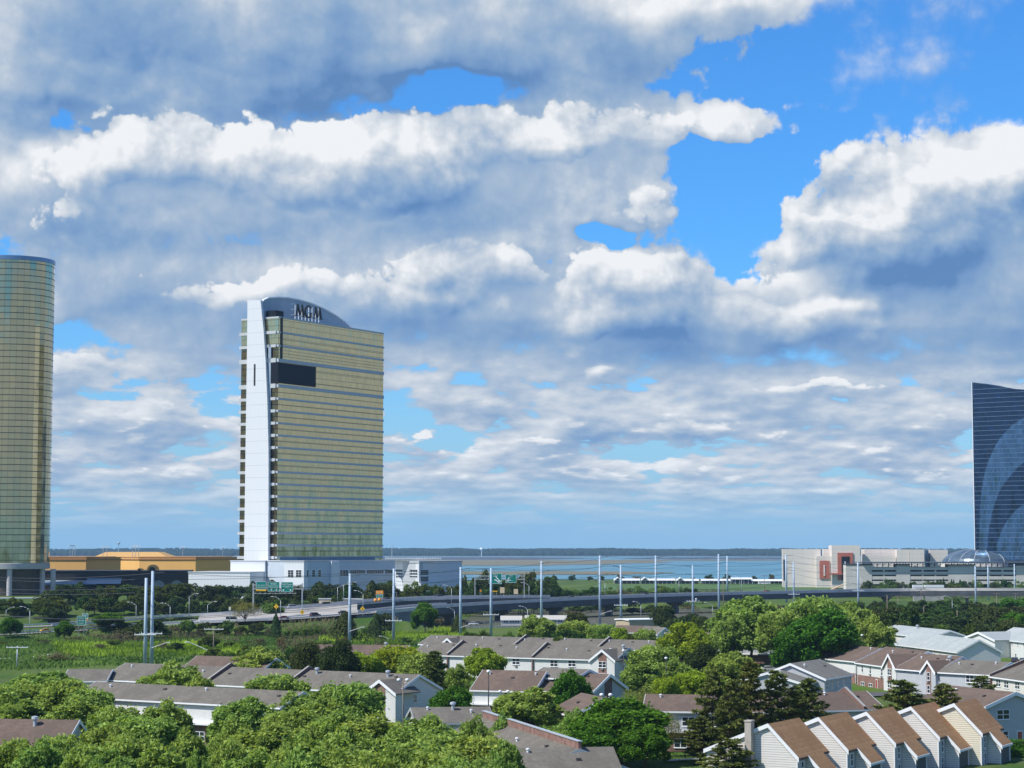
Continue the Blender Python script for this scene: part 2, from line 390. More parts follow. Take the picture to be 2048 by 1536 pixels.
def thing(name, label, cat, loc=(0, 0, 0), rotz=0.0, group=None):
    o = bpy.data.objects.new(name, None); COL.objects.link(o); o.location = loc; o.rotation_euler = (0, 0, rotz)
    return tag(o, label, cat, group)
def structure(o): o['kind'] = 'structure'; return o
def copy_tree(o, parent=None):
    c = o.copy(); COL.objects.link(c)
    if parent: c.parent = parent
    for ch in list(o.children): copy_tree(ch, c)
    return c
def dup(src, loc, rotz=0.0, sc=None, label=None, group=None):
    c = copy_tree(src); c.location = loc; c.rotation_euler = (0, 0, rotz)
    if sc: c.scale = sc if hasattr(sc, '__len__') else (sc, sc, sc)
    if label: c['label'] = label
    if group: c['group'] = group
    return c
class First:
    """hands out the prototype first, then copies of it"""
    def __init__(s, make): s.make = make; s.o = None
    def put(s, loc, rotz=0.0, sc=None, label=None, group=None):
        if s.o is None:
            s.o = s.make(); o = s.o; o.location = loc; o.rotation_euler = (0, 0, rotz)
            if sc: o.scale = sc if hasattr(sc, '__len__') else (sc, sc, sc)
            if label: o['label'] = label
            if group: o['group'] = group
            return o
        return dup(s.o, loc, rotz, sc, label, group)
# ================================================================ roads (world-space centre lines)
def spline(pts, n=8):
    P = [Vector(p) for p in pts]; P = [P[0] * 2 - P[1]] + P + [P[-1] * 2 - P[-2]]; out = []
    for i in range(1, len(P) - 2):
        for k in range(n):
            t = k / n; a, b, c, d = P[i - 1], P[i], P[i + 1], P[i + 2]
            out.append(.5 * ((2 * b) + (-a + c) * t + (2 * a - 5 * b + 4 * c - d) * t * t + (-a + 3 * b - 3 * c + d) * t ** 3))
    out.append(P[-2]); return out
near_px = [(-240, 1276, 1.0), (-40, 1272, 1.5), (150, 1262, 2.5), (330, 1250, 4), (560, 1240, 6), (700, 1230, 7.5), (800, 1222, 8.5), (900, 1212, 9),
           (1100, 1201, 9.5), (1330, 1191.5, 10), (1640, 1184, 10.2), (1800, 1181, 10.5), (1990, 1180, 11), (2300, 1180, 11)]
rear_px = [(-240, 1262, 1.8), (-40, 1258, 2.5), (150, 1250, 3.5), (330, 1236, 5), (460, 1228, 6.5), (560, 1220, 8), (700, 1209, 10), (800, 1201, 11.3),
           (900, 1196.5, 12), (1020, 1195, 11.5), (1100, 1194, 10.8)]
NEAR = spline([at_z(*p) for p in near_px]); REAR = spline([at_z(*p) for p in rear_px])
def offset(line, w):
    out = []
    for i, p in enumerate(line):
        a = line[max(0, i - 1)]; b = line[min(len(line) - 1, i + 1)]; t = (b - a); t.z = 0; t.normalize()
        out.append(p + Vector((-t.y, t.x, 0)) * w)
    return out
ABUT = 44       # index on NEAR where the embankment ends and the viaduct starts (px 800)
def seg_h(x, y, line, i0, i1, wid):
    best = 0.0
    for i in range(i0, i1, 2):
        a, b = line[i], line[min(i + 2, len(line) - 1)]
        dx, dy = b.x - a.x, b.y - a.y; L2 = dx * dx + dy * dy
        t_ = ((x - a.x) * dx + (y - a.y) * dy) / L2; t = max(0, min(1, t_)); over = max(0.0, -t_, t_ - 1) * math.sqrt(L2)
        qx, qy = a.x + dx * t, a.y + dy * t
        side = (dx * (y - qy) - dy * (x - qx)) / math.sqrt(L2)      # > 0 beyond the near edge
        d = math.hypot(x - qx, y - qy)
        e = 0.0 if -2.0 <= side <= wid + 1.5 else (side - wid - 1.5 if side > 0 else -side - 2.0)
        e = math.hypot(e, over)
        h = a.z + (b.z - a.z) * t - .25 - e / 3.6
        if h > best: best = h
    return best
def ground_h(x, y):
    h = 0.0
    if -560 < x < 0 and 740 < y < 1100:
        h = max(seg_h(x, y, NEAR, 0, ABUT, 12.0), seg_h(x, y, REAR, 0, 44, 12.0))
    if y < 780 or h <= 0: h = max(h, 0)
    # banked planting behind the roads, in front of the hotels
    if 930 < y < 1500 and -700 < x < -30:
        h = max(h, 9.0 * min(1, max(0, (y - 960) / 60)) * min(1, max(0, (-30 - x) / 50)))
    if -190 < x < -45 and 840 < y < 935 and h > 3.0: h -= 1.2
    h += .25 * mnoise.noise(Vector((x * .04, y * .04, 0))) if 340 < y < 2000 else 0
    return max(h, 0.0)
def axis(stops):
    out = []
    for (a, b, st) in stops:
        n = max(1, int(round((b - a) / st))); out += [a + (b - a) * i / n for i in range(n)]
    return out + [stops[-1][1]]
gxs = axis([(-40000, -3000, 5000), (-3000, -600, 300), (-600, 60, 5), (60, 700, 20), (700, 3000, 300), (3000, 40000, 5000)])
gys = axis([(-4000, 200, 600), (200, 700, 20), (700, 1120, 5), (1120, 2500, 40), (2500, 45000, 5000)])
mb = MB(); nx = len(gxs)
mb.v = [(x, y, ground_h(x, y)) for y in gys for x in gxs]
mb.f = [(j * nx + i, j * nx + i + 1, (j + 1) * nx + i + 1, (j + 1) * nx + i) for j in range(len(gys) - 1) for i in range(nx - 1)]
gm = mat('ground_cover', (.06, .1, .03), 1.0, spec=.05); G = NT(gm.node_tree); b = gm.node_tree.nodes['Principled BSDF']
tcn = G.n('ShaderNodeTexCoord'); o = tcn.outputs['Object']; c = G.sep(o)
n1 = G.ramp(G.noise(G.vm('MULTIPLY', o, (1, .35, 1)), .012, 5, .6), .38, .62)
n2 = G.ramp(G.noise(G.vm('MULTIPLY', o, (1, .4, 1)), .09, 5, .65), .35, .65)
n3 = G.ramp(G.noise(o, 1.2, 3, .7), .3, .7)
gcol = G.mix(n1, (.040, .095, .016, 1), (.085, .145, .022, 1))
gcol = G.mix(G.m('MULTIPLY', n2, .45), gcol, (.13, .125, .065, 1))
gcol = G.mix(1.0, gcol, G.mix(n3, (.75, .75, .75, 1), (1.2, 1.2, 1.2, 1)), 'MULTIPLY')
G.put(b.inputs['Base Color'], gcol)
structure(mb.build('ground', gm, smooth=True))

# ---- the bay: water sheet with marsh islands
wm = mat('bay_water', (.05, .12, .15), .35, spec=.12); G = NT(wm.node_tree); b = wm.node_tree.nodes['Principled BSDF']
tcn = G.n('ShaderNodeTexCoord'); o = tcn.outputs['Object']
bn = G.n('ShaderNodeBump'); bn.inputs['Strength'].default_value = .6; bn.inputs['Distance'].default_value = .5
G.put(bn.inputs['Height'], G.noise(o, .25, 4, .6)); G.put(b.inputs['Normal'], bn.outputs[0])
G.put(b.inputs['Base Color'], G.mix(G.ramp(G.noise(G.vm('MULTIPLY', o, (.0006, .004, 1)), 1.0, 4, .6), .35, .65), (.055, .17, .22, 1), (.09, .235, .29, 1)))
sh = [(-9000, 2330), (-60, 2330), (-20, 2380), (300, 2430), (450, 2440), (9000, 2440), (20000, 2600), (20000, 11200), (-20000, 11200), (-20000, 2500)]
mb = MB(); mb.quad(*[(x, y, .35) for x, y in sh]); structure(mb.build('bay_water', wm))
def marsh(name, px0, px1, y_far, y_near, m, seed, z=.75, taper=(0, 0)):
    """low island between two picture rows, ragged outline"""
    rnd = random.Random(seed); top, bot = [], []; n = 60
    Df, Dn = at_z(CX, y_far, 0).y, at_z(CX, y_near, 0).y
    for i in range(n + 1):
        t = i / n; px = px0 + (px1 - px0) * t
        e = 1.0
        if taper[0]: e = min(e, (t / taper[0]) ** .6 if t < taper[0] else 1)
        if taper[1]: e = min(e, ((1 - t) / taper[1]) ** .6 if 1 - t < taper[1] else 1)
        mid = (Df + Dn) / 2; h = (Df - Dn) / 2 * e
        w = 1 + .35 * mnoise.noise(Vector((t * 9, seed, 0))) + .2 * mnoise.noise(Vector((t * 30, seed, 3)))
        w2 = 1 + .35 * mnoise.noise(Vector((t * 9, seed + 7, 0))) + .2 * mnoise.noise(Vector((t * 30, seed, 9)))
        for lst, D in ((top, mid + h * w), (bot, mid - h * w2)): lst.append(((px - CX) / F * D, D, z))
    mb = MB()
    for i in range(n): mb.quad(bot[i], bot[i + 1], top[i + 1], top[i])
    return structure(mb.build(name, m))
Mm_tan = mat('marsh_reed', (.20, .155, .105), 1, col2=(.12, .13, .06), vscale=.01)
Mm_mud = mat('tidal_mud', (.05, .045, .06), .9, col2=(.08, .07, .075), vscale=.01)
marsh('mud_flat', -400, 1195, 1114.6, 1119.8, Mm_mud, 1, .8, (0, .12))
marsh('mud_flat', 1240, 1620, 1115.2, 1119.2, Mm_mud, 2, .8, (.3, .1))
marsh('marsh', -400, 1345, 1120.2, 1131.5, Mm_tan, 3, .8, (0, .16))
marsh('marsh', 1150, 1570, 1120.0, 1122.2, Mm_tan, 4, .8, (.3, .1))
marsh('marsh', 860, 1350, 1143.5, 1150, Mm_tan, 5, .8, (.1, .25))
marsh('marsh', -600, 470, 1110.5, 1116, Mm_tan, 6, .9)

# ---- far shore: rising ground with a wood on it, seen as one mass
rnd = random.Random(5)
mb = MB(); D0 = 10600
wood = leafmat('far_foliage', (.012, .022, .012), (.024, .040, .016), .1, 0)
for row in range(6):
    D = D0 + row * 260; x = -4600.0
    while x < 4600:
        zt = (22 + row * 4.0) + 7 * mnoise.noise(Vector((x * .0016, row * .7, 0))) + 5 * mnoise.noise(Vector((x * .008, row, 2)))
        w = rnd.uniform(14, 34); h = rnd.uniform(9, 16); z0 = zt - h
        n = 7; i = len(mb.v); yy = D + rnd.uniform(-90, 90)
        prof = [(w * .5, 0), (w * .62, h * .45), (w * .42, h * .8), (.5, h * 1.0)]
        mb.lathe([(r * rnd.uniform(.85, 1.15), max(0, z0) * 0 + (0 if k == 0 else z0 + z)) for k, (r, z) in enumerate(prof)], 6, (x, yy, 0))
        x += w * rnd.uniform(.55, .95)
fw = mb.build('far_woods', wood, smooth=True); tag(fw, 'dark blue green wood along the far shore of the bay', None, None, 'stuff')
at_ = fw.data.attributes.new('tone', 'FLOAT', 'POINT'); at_.data.foreach_set('value', [rnd.random() for _ in range(len(fw.data.vertices))])
hl = MB(); hl.box(-30000, 10450, -1, 30000, 14000, 3); structure(hl.build('far_shore', Mm_tan))
hl = MB()
for i in range(60):
    x0, x1 = -30000 + i * 1000, -29000 + i * 1000
    za = 30 + 4 * mnoise.noise(Vector((i * .7, 0, 0))); zb = 30 + 4 * mnoise.noise(Vector(((i + 1) * .7, 0, 0)))
    hl.quad((x0, 12300, 0), (x1, 12300, 0), (x1, 14500, zb), (x0, 14500, za)); hl.quad((x0, 14500, za), (x1, 14500, zb), (x1, 16000, zb), (x0, 16000, za))
structure(hl.build('hills', mat('hill_wood', (.03, .05, .022), 1, var=.3, vscale=.01)))

# ---- roads
M_asph = mat('asphalt', (.20, .195, .19), .9, var=.15, vscale=.2)
M_asphd = mat('asphalt_dark', (.09, .09, .09), .9, var=.15, vscale=.2)
M_barr = mat('barrier_concrete', (.55, .53, .50), .85, var=.12, vscale=.3)
M_girder = mat('girder_steel', (.075, .08, .09), .7, var=.25, vscale=.12)
M_retain = mat('retaining_concrete', (.17, .175, .18), .9, var=.25, vscale=.12)
M_line = mat('road_paint', (.75, .74, .70), .7)
def strip(line, w0, w1, dz, z2=None, i0=0, i1=None):
    A, B = offset(line, w0)[i0:i1], offset(line, w1)[i0:i1]; mb = MB()
    for i in range(len(A) - 1): mb.quad(A[i] + Vector((0, 0, dz)), A[i + 1] + Vector((0, 0, dz)), B[i + 1] + Vector((0, 0, dz)), B[i] + Vector((0, 0, dz)))
    return mb
def solid(line, w0, w1, zb, zt, i0=0, i1=None, mb=None):
    A, B = offset(line, w0)[i0:i1], offset(line, w1)[i0:i1]; mb = mb or MB(); n = len(A); i = len(mb.v)
    for k in range(n):
        for p, z in ((A[k], zb), (B[k], zb), (B[k], zt), (A[k], zt)): mb.v.append((p.x, p.y, p.z + z))
    for k in range(n - 1):
        for j in range(4): l = (j + 1) % 4; mb.f.append((i + k * 4 + j, i + (k + 1) * 4 + j, i + (k + 1) * 4 + l, i + k * 4 + l))
    mb.f.append((i, i + 1, i + 2, i + 3)); e = i + (n - 1) * 4; mb.f.append((e + 3, e + 2, e + 1, e)); return mb
structure(strip(NEAR, 0, 12, .03, i1=ABUT + 1).build('road', M_asph))
structure(strip(REAR, 0, 11, .03, i1=37).build('road', M_asph))
for ln, e in ((NEAR, 12), (REAR, 11)):
    m_ = MB()
    for w in (.6, e - .7):
        s_ = strip(ln, w, w + .18, .045, i1=36); k = len(m_.v); m_.v += s_.v; m_.f += [tuple(a + k for a in f) for f in s_.f]
    L = offset(ln, e / 2); 
    for i in range(0, 36, 1):
        a, b_ = L[i], L[i + 1]; d = (b_ - a); nseg = max(1, int(d.length / 9)); dd = d / nseg; nn = Vector((-d.y, d.x, 0)).normalized() * .08; up = Vector((0, 0, .05))
        for j in range(nseg): p = a + dd * j; q = p + dd * .35; m_.quad(p - nn + up, q - nn + up, q + nn + up, p + nn + up)
    structure(m_.build('road_marking', M_line))
# paved wedge between the two carriageways where they run side by side
g_ = MB(); NA, RB = offset(NEAR, 12.3), REAR
def wedge(i): a = NA[i]; k = min(range(len(RB)), key=lambda j: abs(RB[j].x / RB[j].y - a.x / a.y)); return a, RB[k]
for i in range(26, ABUT):
    (a, b_), (c_, d_) = wedge(i), wedge(i + 1); up = Vector((0, 0, .02)); g_.quad(a + up, c_ + up, d_ + up, b_ + up)
structure(g_.build('road_gore', mat('worn_concrete', (.33, .31, .28), .9, var=.3, vscale=.08)))
# steel guard rails, one per side (rail > posts)
def guardrail(line, w, i0, i1, label, concrete=False):
    t = thing('guard_rail', label, 'guard rail', tuple(line[i0]), 0); o3 = line[i0].copy()
    if concrete:
        mb = solid(line, w, w + .35, 0, .9, i0, i1)
    else:
        mb = solid(line, w, w + .12, .48, .82, i0, i1)
    mb.v = [(a - o3.x, b - o3.y, c - o3.z) for a, b, c in mb.v]; mb.build('rail', M_barr if concrete else M_galv, t)
    posts = []; L = offset(line, w + .3)[i0:i1]
    for k in range(len(L) - 1):
        n = max(1, int((L[k + 1] - L[k]).length / 6.0))
        for j in range(n): p = L[k].lerp(L[k + 1], j / n) - o3; posts.append(p)
    if not concrete:
        pm = MB(); pm.box(-.12, -.12, -.2, .12, .12, .7); me = pm.mesh('rail_post', M_galv)
        for p in posts[:100]: ob = bpy.data.objects.new('rail_post', me); COL.objects.link(ob); ob.parent = t; ob.location = p
guardrail(NEAR, -.6, 4, ABUT, 'long galvanised guard rail on the near edge of the highway')
guardrail(NEAR, 12.4, 10, ABUT - 6, 'galvanised guard rail between the two carriageways')
guardrail(REAR, -.6, 14, ABUT - 2, 'white concrete barrier in front of the rear carriageway', True)
guardrail(REAR, 11.4, 4, 60, 'guard rail on the far edge of the rear carriageway')
# viaduct: deck > parapets, girders; piers
vt = thing('viaduct', 'long dark steel girder highway viaduct curving away to the right', 'bridge', tuple(NEAR[ABUT].xy) + (0,), 0)
vo = Vector((NEAR[ABUT].x, NEAR[ABUT].y, 0))
def loc(mb, o3): mb.v = [(a - o3.x, b - o3.y, c - o3.z) for a, b, c in mb.v]; return mb
loc(solid(NEAR, .3, 12, -.45, .02, ABUT), vo).build('deck', M_asph, vt)
loc(solid(NEAR, -.1, .3, -.5, 1.0, ABUT), vo).build('parapet', M_barr, vt)
loc(solid(NEAR, 12.0, 12.4, -.5, 1.0, ABUT), vo).build('parapet', M_barr, vt)
GI = ABUT + 9
loc(solid(NEAR, .05, .5, -3.6, -.5, GI), vo).build('girder', M_girder, vt)
loc(solid(NEAR, 11.2, 11.7, -3.6, -.5, GI), vo).build('girder', M_girder, vt)
loc(solid(NEAR, 4.0, 8.0, -3.3, -.46, GI), vo).build('girder', M_girder, vt)
loc(solid(NEAR, 0.1, 11.9, -13, -.5, ABUT - 3, GI + 1), vo).build('retaining_wall', M_retain, vt)
L = offset(NEAR, 6.0); acc = 0
for k in range(GI, len(L) - 1):
    d = (L[k + 1] - L[k]).length; acc += d
    if acc > 46:
        acc = 0; p = L[k] - vo; a = math.atan2(L[k + 1].y - L[k].y, L[k + 1].x - L[k].x); Mx = Matrix.Translation(p) @ Matrix.Rotation(a, 4, 'Z')
        pb = MB(); pb.prism([(-5.8, -3.6), (5.8, -3.6), (5.8, -4.6), (1.9, -6.0), (1.9, -p.z - .5), (-1.9, -p.z - .5), (-1.9, -6.0), (-5.8, -4.6)], 'x', -1.0, 1.0)
        pb.v = [tuple(Mx @ Vector(v)) for v in pb.v]; pb.build('pier', M_retain, vt)
# rear ramp as solid wall-sided structure
rt = thing('ramp_bridge', 'dark walled highway ramp merging behind the viaduct', 'bridge', (REAR[36].x, REAR[36].y, 0), 0)
ro = Vector((REAR[36].x, REAR[36].y, 0))
loc(solid(REAR, .3, 11, -.45, .02, 36), ro).build('deck', M_asph, rt)
loc(solid(REAR, -.1, .3, -.5, 1.0, 36), ro).build('parapet', M_barr, rt)
loc(solid(REAR, 11.0, 11.4, -.5, 1.0, 36), ro).build('parapet', M_barr, rt)
loc(solid(REAR, .05, .5, -4.5, -.5, 36), ro).build('side_wall', M_girder, rt)
# lower street under the viaduct and the neighbourhood streets
def road_px(pts, w, z=.05, name='street', m=None):
    L = spline([at_z(a, b_, 0) for a, b_ in pts], 6); mb = MB()
    A, B = offset(L, -w / 2), offset(L, w / 2)
    for i in range(len(A) - 1): mb.quad((A[i].x, A[i].y, z), (A[i + 1].x, A[i + 1].y, z), (B[i + 1].x, B[i + 1].y, z), (B[i].x, B[i].y, z))
    return structure(mb.build(name, m or M_asphd))
road_px([(880, 1256), (1000, 1254), (1200, 1250), (1500, 1246), (2200, 1240)], 12, .30)
road_px([(940, 1432), (1020, 1424), (1090, 1412)], 9, .32, m=M_asph)
road_px([(380, 1526), (440, 1512), (520, 1500)], 12, .30, m=M_asph)
road_px([(1330, 1525), (1395, 1521), (1460, 1516)], 1.6, .34, 'pavement', M_barr)
road_px([(-60, 1322), (60, 1316), (110, 1309), (160, 1307)], 1.5, .34, 'path', M_barr)
road_px([(1560, 1408), (1650, 1398), (1730, 1392), (1800, 1390), (1960, 1400)], 10, .33)
road_px([(1240, 1378), (1340, 1376), (1480, 1362), (1620, 1345)], 9, .34)
road_px([(1640, 1290), (1760, 1284), (2100, 1270)], 7, .32)
mb = MB(); mb.quad(*[at_z(x, y, .2) for x, y in ((890, 1252), (1560, 1246), (1960, 1240), (1960, 1212), (1560, 1216), (1100, 1219), (960, 1226))]); structure(mb.build('gravel_yard', mat('yard_gravel', (.10, .085, .07), .95, col2=(.055, .075, .03), vscale=.03)))
lg = mat('mown_lawn', (.065, .125, .028), 1, var=.3, vscale=.4)
mb = MB(); mb.quad(*[at_z(x, y, .38) for x, y in ((1180, 1186), (1790, 1186), (1660, 1169.5), (1190, 1169.5))]); structure(mb.build('lawn', lg))
# ================================================================ large buildings
def glassmat(name, col, rough=.1, panel=(1.6, 3.4), line=.09, linecol=(.05, .05, .05), metal=1.0, warp=.02, var=.25, lz=.10):
    """reflective curtain wall: panels with joints; local x/y run along the wall, z up"""
    if name in MATS: return MATS[name]
    m = mat(name, col, rough, metal, spec=.6); G = NT(m.node_tree); b = m.node_tree.nodes['Principled BSDF']
    tcn = G.n('ShaderNodeTexCoord'); o = tcn.outputs['UV']; c = G.sep(o)
    v = G.m('MAXIMUM', stripes(G, c[0], panel[0], line), stripes(G, c[1], panel[1], lz * panel[1] if lz < 1 else lz))
    cell = G.xyz(G.m('FLOOR', G.m('DIVIDE', c[0], panel[0])), G.m('FLOOR', G.m('DIVIDE', c[1], panel[1])))
    wn = G.n('ShaderNodeTexWhiteNoise', noise_dimensions='2D'); G.put(wn.inputs[0], cell)
    k = G.ramp(wn.outputs[0], 0, 1, 1 - var, 1 + var * .4, smooth=False)
    cc = G.mix(1.0, tuple(col[:3]) + (1,), G.xyz(k, k, k), 'MULTIPLY')
    G.put(b.inputs['Base Color'], G.mix(v, cc, tuple(linecol) + (1,)))
    nd = G.n('ShaderNodeNormalMap') if False else None
    geo = G.n('ShaderNodeNewGeometry')
    jit = G.vm('SCALE', G.vm('SUBTRACT', wn.outputs[1], (.5, .5, .5)), scale=warp)
    soft = G.vm('SCALE', G.vm('SUBTRACT', G.noise(G.vm('MULTIPLY', o, (1, .3, 1)), .16, 4, .65, out=1), (.5, .5, .5)), scale=warp * 5.0)
    G.put(b.inputs['Normal'], G.vm('NORMALIZE', G.vm('ADD', geo.outputs['Normal'], G.vm('ADD', jit, soft))))
    return m
def uvwall(name, P, Q, z0, z1, m, parent, o3, n=1):
    """a glass wall sheet from P to Q with metric UVs"""
    mb = MB(); mb.quad((P.x - o3.x, P.y - o3.y, z0), (Q.x - o3.x, Q.y - o3.y, z0), (Q.x - o3.x, Q.y - o3.y, z1), (P.x - o3.x, P.y - o3.y, z1))
    ob = mb.build(name, m, parent); uv = ob.data.uv_layers.new(name='UVMap'); L = (Q - P).length
    for i, c in enumerate(((0, z0), (L, z0), (L, z1), (0, z1))): uv.data[i].uv = c
    return ob
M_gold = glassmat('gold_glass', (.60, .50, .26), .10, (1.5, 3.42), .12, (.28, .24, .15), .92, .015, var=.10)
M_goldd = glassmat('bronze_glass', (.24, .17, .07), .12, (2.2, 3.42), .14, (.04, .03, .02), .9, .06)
M_golda = glassmat('gold_green_glass', (.44, .39, .23), .07, (2.9, 3.6), .12, (.08, .08, .055), .95, .006, var=.05, lz=.08)
M_blueg = glassmat('blue_glass', (.020, .050, .115), .10, (1.6, 3.7), .10, (.05, .08, .13), .8, .03, .35)
M_blueg2 = glassmat('light_blue_glass', (.085, .18, .32), .12, (1.6, 3.7), .12, (.06, .11, .19), .8, .03, .3)
M_panel = mat('white_panel', (.70, .72, .74), .45, var=.05, vscale=.2)
G = NT(M_panel.node_tree); b = M_panel.node_tree.nodes['Principled BSDF']
tcn = G.n('ShaderNodeTexCoord'); c = G.sep(tcn.outputs['Object'])
ln = G.m('MAXIMUM', stripes(G, c[2], 6.84, .22), stripes(G, G.m('ADD', c[0], c[1]), 1.9, .07))
G.put(b.inputs['Base Color'], G.mix(ln, (.70, .72, .74, 1), (.50, .53, .56, 1)))
M_span = mat('spandrel_panel', (.50, .52, .54), .5, var=.05, vscale=.3)
M_screen = mat('screen_black', (.010, .012, .020), .6, spec=.12); M_ltr = mat('letter_black', (.012, .01, .012), .5)
M_crown = mat('crown_panel', (.30, .38, .47), .5, var=.1, vscale=.1)
UP = Vector((0, 0, 1))
# ---- the gold slab tower
C0 = at_d(553, 1130, 1150); C0.z = 0
Rr = at_z(767, 667, at_d(558, 634, 1150).z); u = (Vector((Rr.x, Rr.y, 0)) - C0); LT = u.length; u.normalize(); nR = Vector((u.y, -u.x, 0)); e = Vector((-u.y, u.x, 0))   # e: along the narrow end, to the left
ZT = at_d(558, 634, 1150).z
ang = math.atan2(u.y, u.x)
tw = thing('hotel_tower', 'tall gold glass slab hotel tower with white fin and arched crown', 'hotel tower', tuple(C0), ang)
# local frame: x along the long face (away), y to the left end (e), z up
WT = 26.5
def wl(px, py): return on_wall(px, py, C0, u)          # long face -> (x, z)
def el_(px, py): return on_wall(px, py, C0, e)         # end face -> (y, z)
Z0 = 18.0
body = MB(); body.box(.4, .4, 0, LT - .4, WT - .4, ZT - .6); body.build('core', M_dark, tw)
def localglass(name, pts, m):
    mb = MB(); mb.quad(*pts); ob = mb.build(name, m, tw); uv = ob.data.uv_layers.new(name='UVMap')
    for i, p in enumerate(pts): uv.data[i].uv = (p[0] + p[1], p[2])
    return ob
localglass('curtain_wall', [(0, 0, Z0), (LT, 0, Z0), (LT, 0, ZT), (0, 0, ZT)], M_gold)
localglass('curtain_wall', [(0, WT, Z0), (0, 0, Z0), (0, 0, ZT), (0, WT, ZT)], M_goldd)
localglass('curtain_wall', [(LT, WT, Z0), (0, WT, Z0), (0, WT, ZT), (LT, WT, ZT)], M_gold)
localglass('curtain_wall', [(LT, 0, Z0), (LT, WT, Z0), (LT, WT, ZT), (LT, 0, ZT)], M_gold)
rm = MB(); rm.box(-.2, -.2, ZT - .5, LT + .2, WT + .2, ZT + .4); rm.build('roof', M_span, tw)
# spandrel bands (rows read from the photograph on the corner)
rows = [664.5, 691.5, 720.5, 771.5] + [797.3 + 24.45 * k for k in range(14)]
for i, r in enumerate(rows):
    z = el_(553, r)[1]; h = 1.9 if r in (720.5, 771.5) else 1.15
    bm_ = MB(); bm_.box(-.35, -.35, z - h / 2, LT + .35, WT + .35, z + h / 2); bm_.box(-1.0, 1.2, z - h / 2 - .25, -.3, WT + .8, z + h / 2 + .25)
    bm_.build('spandrel_band', M_span if True else None, tw)
# thin mid-floor joints
jm = MB()
for a_, b_ in zip(rows[:-1], rows[1:]):
    for k in ((.5,) if b_ - a_ < 40 else (.25, .75)):
        z = el_(553, a_ + (b_ - a_) * k)[1]; jm.box(-.12, -.12, z - .09, LT + .12, WT + .12, z + .09)
jm.build('floor_joints', M_dark, tw)
# black screen wrapped on the corner
x1, zt = wl(630, 727); zs = (el_(553, 725)[1], el_(553, 766)[1])
s_ = MB(); s_.box(-.8, -.7, zs[1], wl(630, 750)[0], .1, zs[0]); s_.box(-.9, -.5, zs[1], .1, 4.2, zs[0]); s_.build('screen', M_screen, tw)
localglass('upper_glass', [(-.14, WT + .01, el_(553, 690)[1]), (-.14, -.01, el_(553, 690)[1]), (-.14, -.01, ZT), (-.14, WT + .01, ZT)], M_gold)
s_ = MB(); s_.box(2.0, -.5, el_(553, 717)[1], 3.3, .05, ZT); s_.build('dark_slot', M_dark, tw)
# white fin in front of the end face, wider at its foot, taller than the roof
yb = [el_(496, 1150)[0], el_(538, 1130)[0]]; 
zf = el_(510, 600)[1]
prof = [(4.6, 0), (4.6 + 0, 60), (5.0, 100), (6.2, 130), (8.0, 155), (9.9, zf), (19.2, zf), (20.0, 110), (20.9, 60), (21.2, 0)]
# fit fin edges to the picture
pr = []
for (px, py) in ((536, 1130), (537, 1000), (537, 900), (534.5, 800), (531, 720), (527, 660), (521, 600), (495, 600), (494, 700), (491, 900), (488, 1125)):
    y_, z_ = on_wall(px, py, C0 - u * 2.6, e); pr.append((y_, z_))
pr = [(pr[0][0], 0)] + pr + [(pr[-1][0], 0)]
fin = MB(); fin.prism([(y, z) for y, z in pr], 'x', -2.6, -.9); fo = fin.build('fin', M_panel, tw)
sl_ = MB(); ya, za = el_(513.5, 729); yb_, zb_ = el_(516.5, 772); sl_.box(-2.66, yb_, zb_, -2.55, ya, za); sl_.build('slot_window', M_dark, tw)
gp = MB(); gp.box(-1.0, el_(541, 1000)[0], 20, -.3, el_(536, 1000)[0], el_(530, 690)[1]); gp.build('shadow_strip', M_crown, tw)  # strip beside the fin; its shadow is put into the colour
# arched crown panel standing along the roof behind the parapet
yc = WT * .42; oc = C0 + e * yc
arc = [(521, 601), (535, 597.5), (555, 596), (575, 597), (595, 600.5), (620, 607.5), (645, 618), (670, 632), (690, 646), (702, 658)]
pts = [on_wall(px, py, oc, u) for px, py in arc]
pts = [(max(-.5, x), z) for x, z in pts]
xe = pts[-1][0]
cr = MB(); cr.prism([(x, z) for x, z in pts] + [(xe, ZT + .4), (-.5, ZT + .4)][0:2], 'y', yc - .5, yc + .6); cr.build('crown', M_crown, tw)
cp = MB()
for a_, b_ in zip(pts[:-1], pts[1:]): cp.prism([(a_[0], a_[1]), (b_[0], b_[1]), (b_[0], b_[1] + .7), (a_[0], a_[1] + .7)], 'y', yc - .9, yc + 1.0)
cp.build('crown_coping', M_white, tw)
bx = MB(); bx.box(1.5, 3.2, ZT + .4, 8.5, yc - 1.0, ZT + 4.2); bx.build('plant_room', M_screen, tw)
an = MB(); p_ = on_wall(621, 606, oc, u); an.tube((p_[0], yc, p_[1] - 6), (p_[0], yc, p_[1] + 7.5), .12, .05, 4); an.build('antenna', M_galv, tw)
# the letters MGM on a light frame (drawn strokes with serifs)
def strokes(mb, segs, x, z, sx, sz, sh, y0, y1, th):
    for (ax, az_, bx_, bz, w0, w1) in segs:
        a_ = Vector((ax * sx, az_ * sz)); b_ = Vector((bx_ * sx, bz * sz)); d = (b_ - a_).normalized(); n = Vector((-d.y, d.x))
        q = [a_ + n * w0 * th, b_ + n * w1 * th, b_ - n * w1 * th, a_ - n * w0 * th]
        mb.prism([(x + p.x, z + p.y + (x + p.x) * sh) for p in q], 'y', y0, y1)
Mseg = [(.16, 0, .30, 1, .45, .55), (.30, 1, .52, .08, 1.25, 1.1), (.52, .08, .76, 1, .6, .45), (.74, 1, .90, 0, 1.3, 1.5), (.02, .02, .28, .02, .4, .4), (.76, .02, 1.06, .02, .4, .4), (.24, .985, .38, .985, .35, .35), (.68, .985, .82, .985, .35, .35)]
Gs = []
N_ = 16
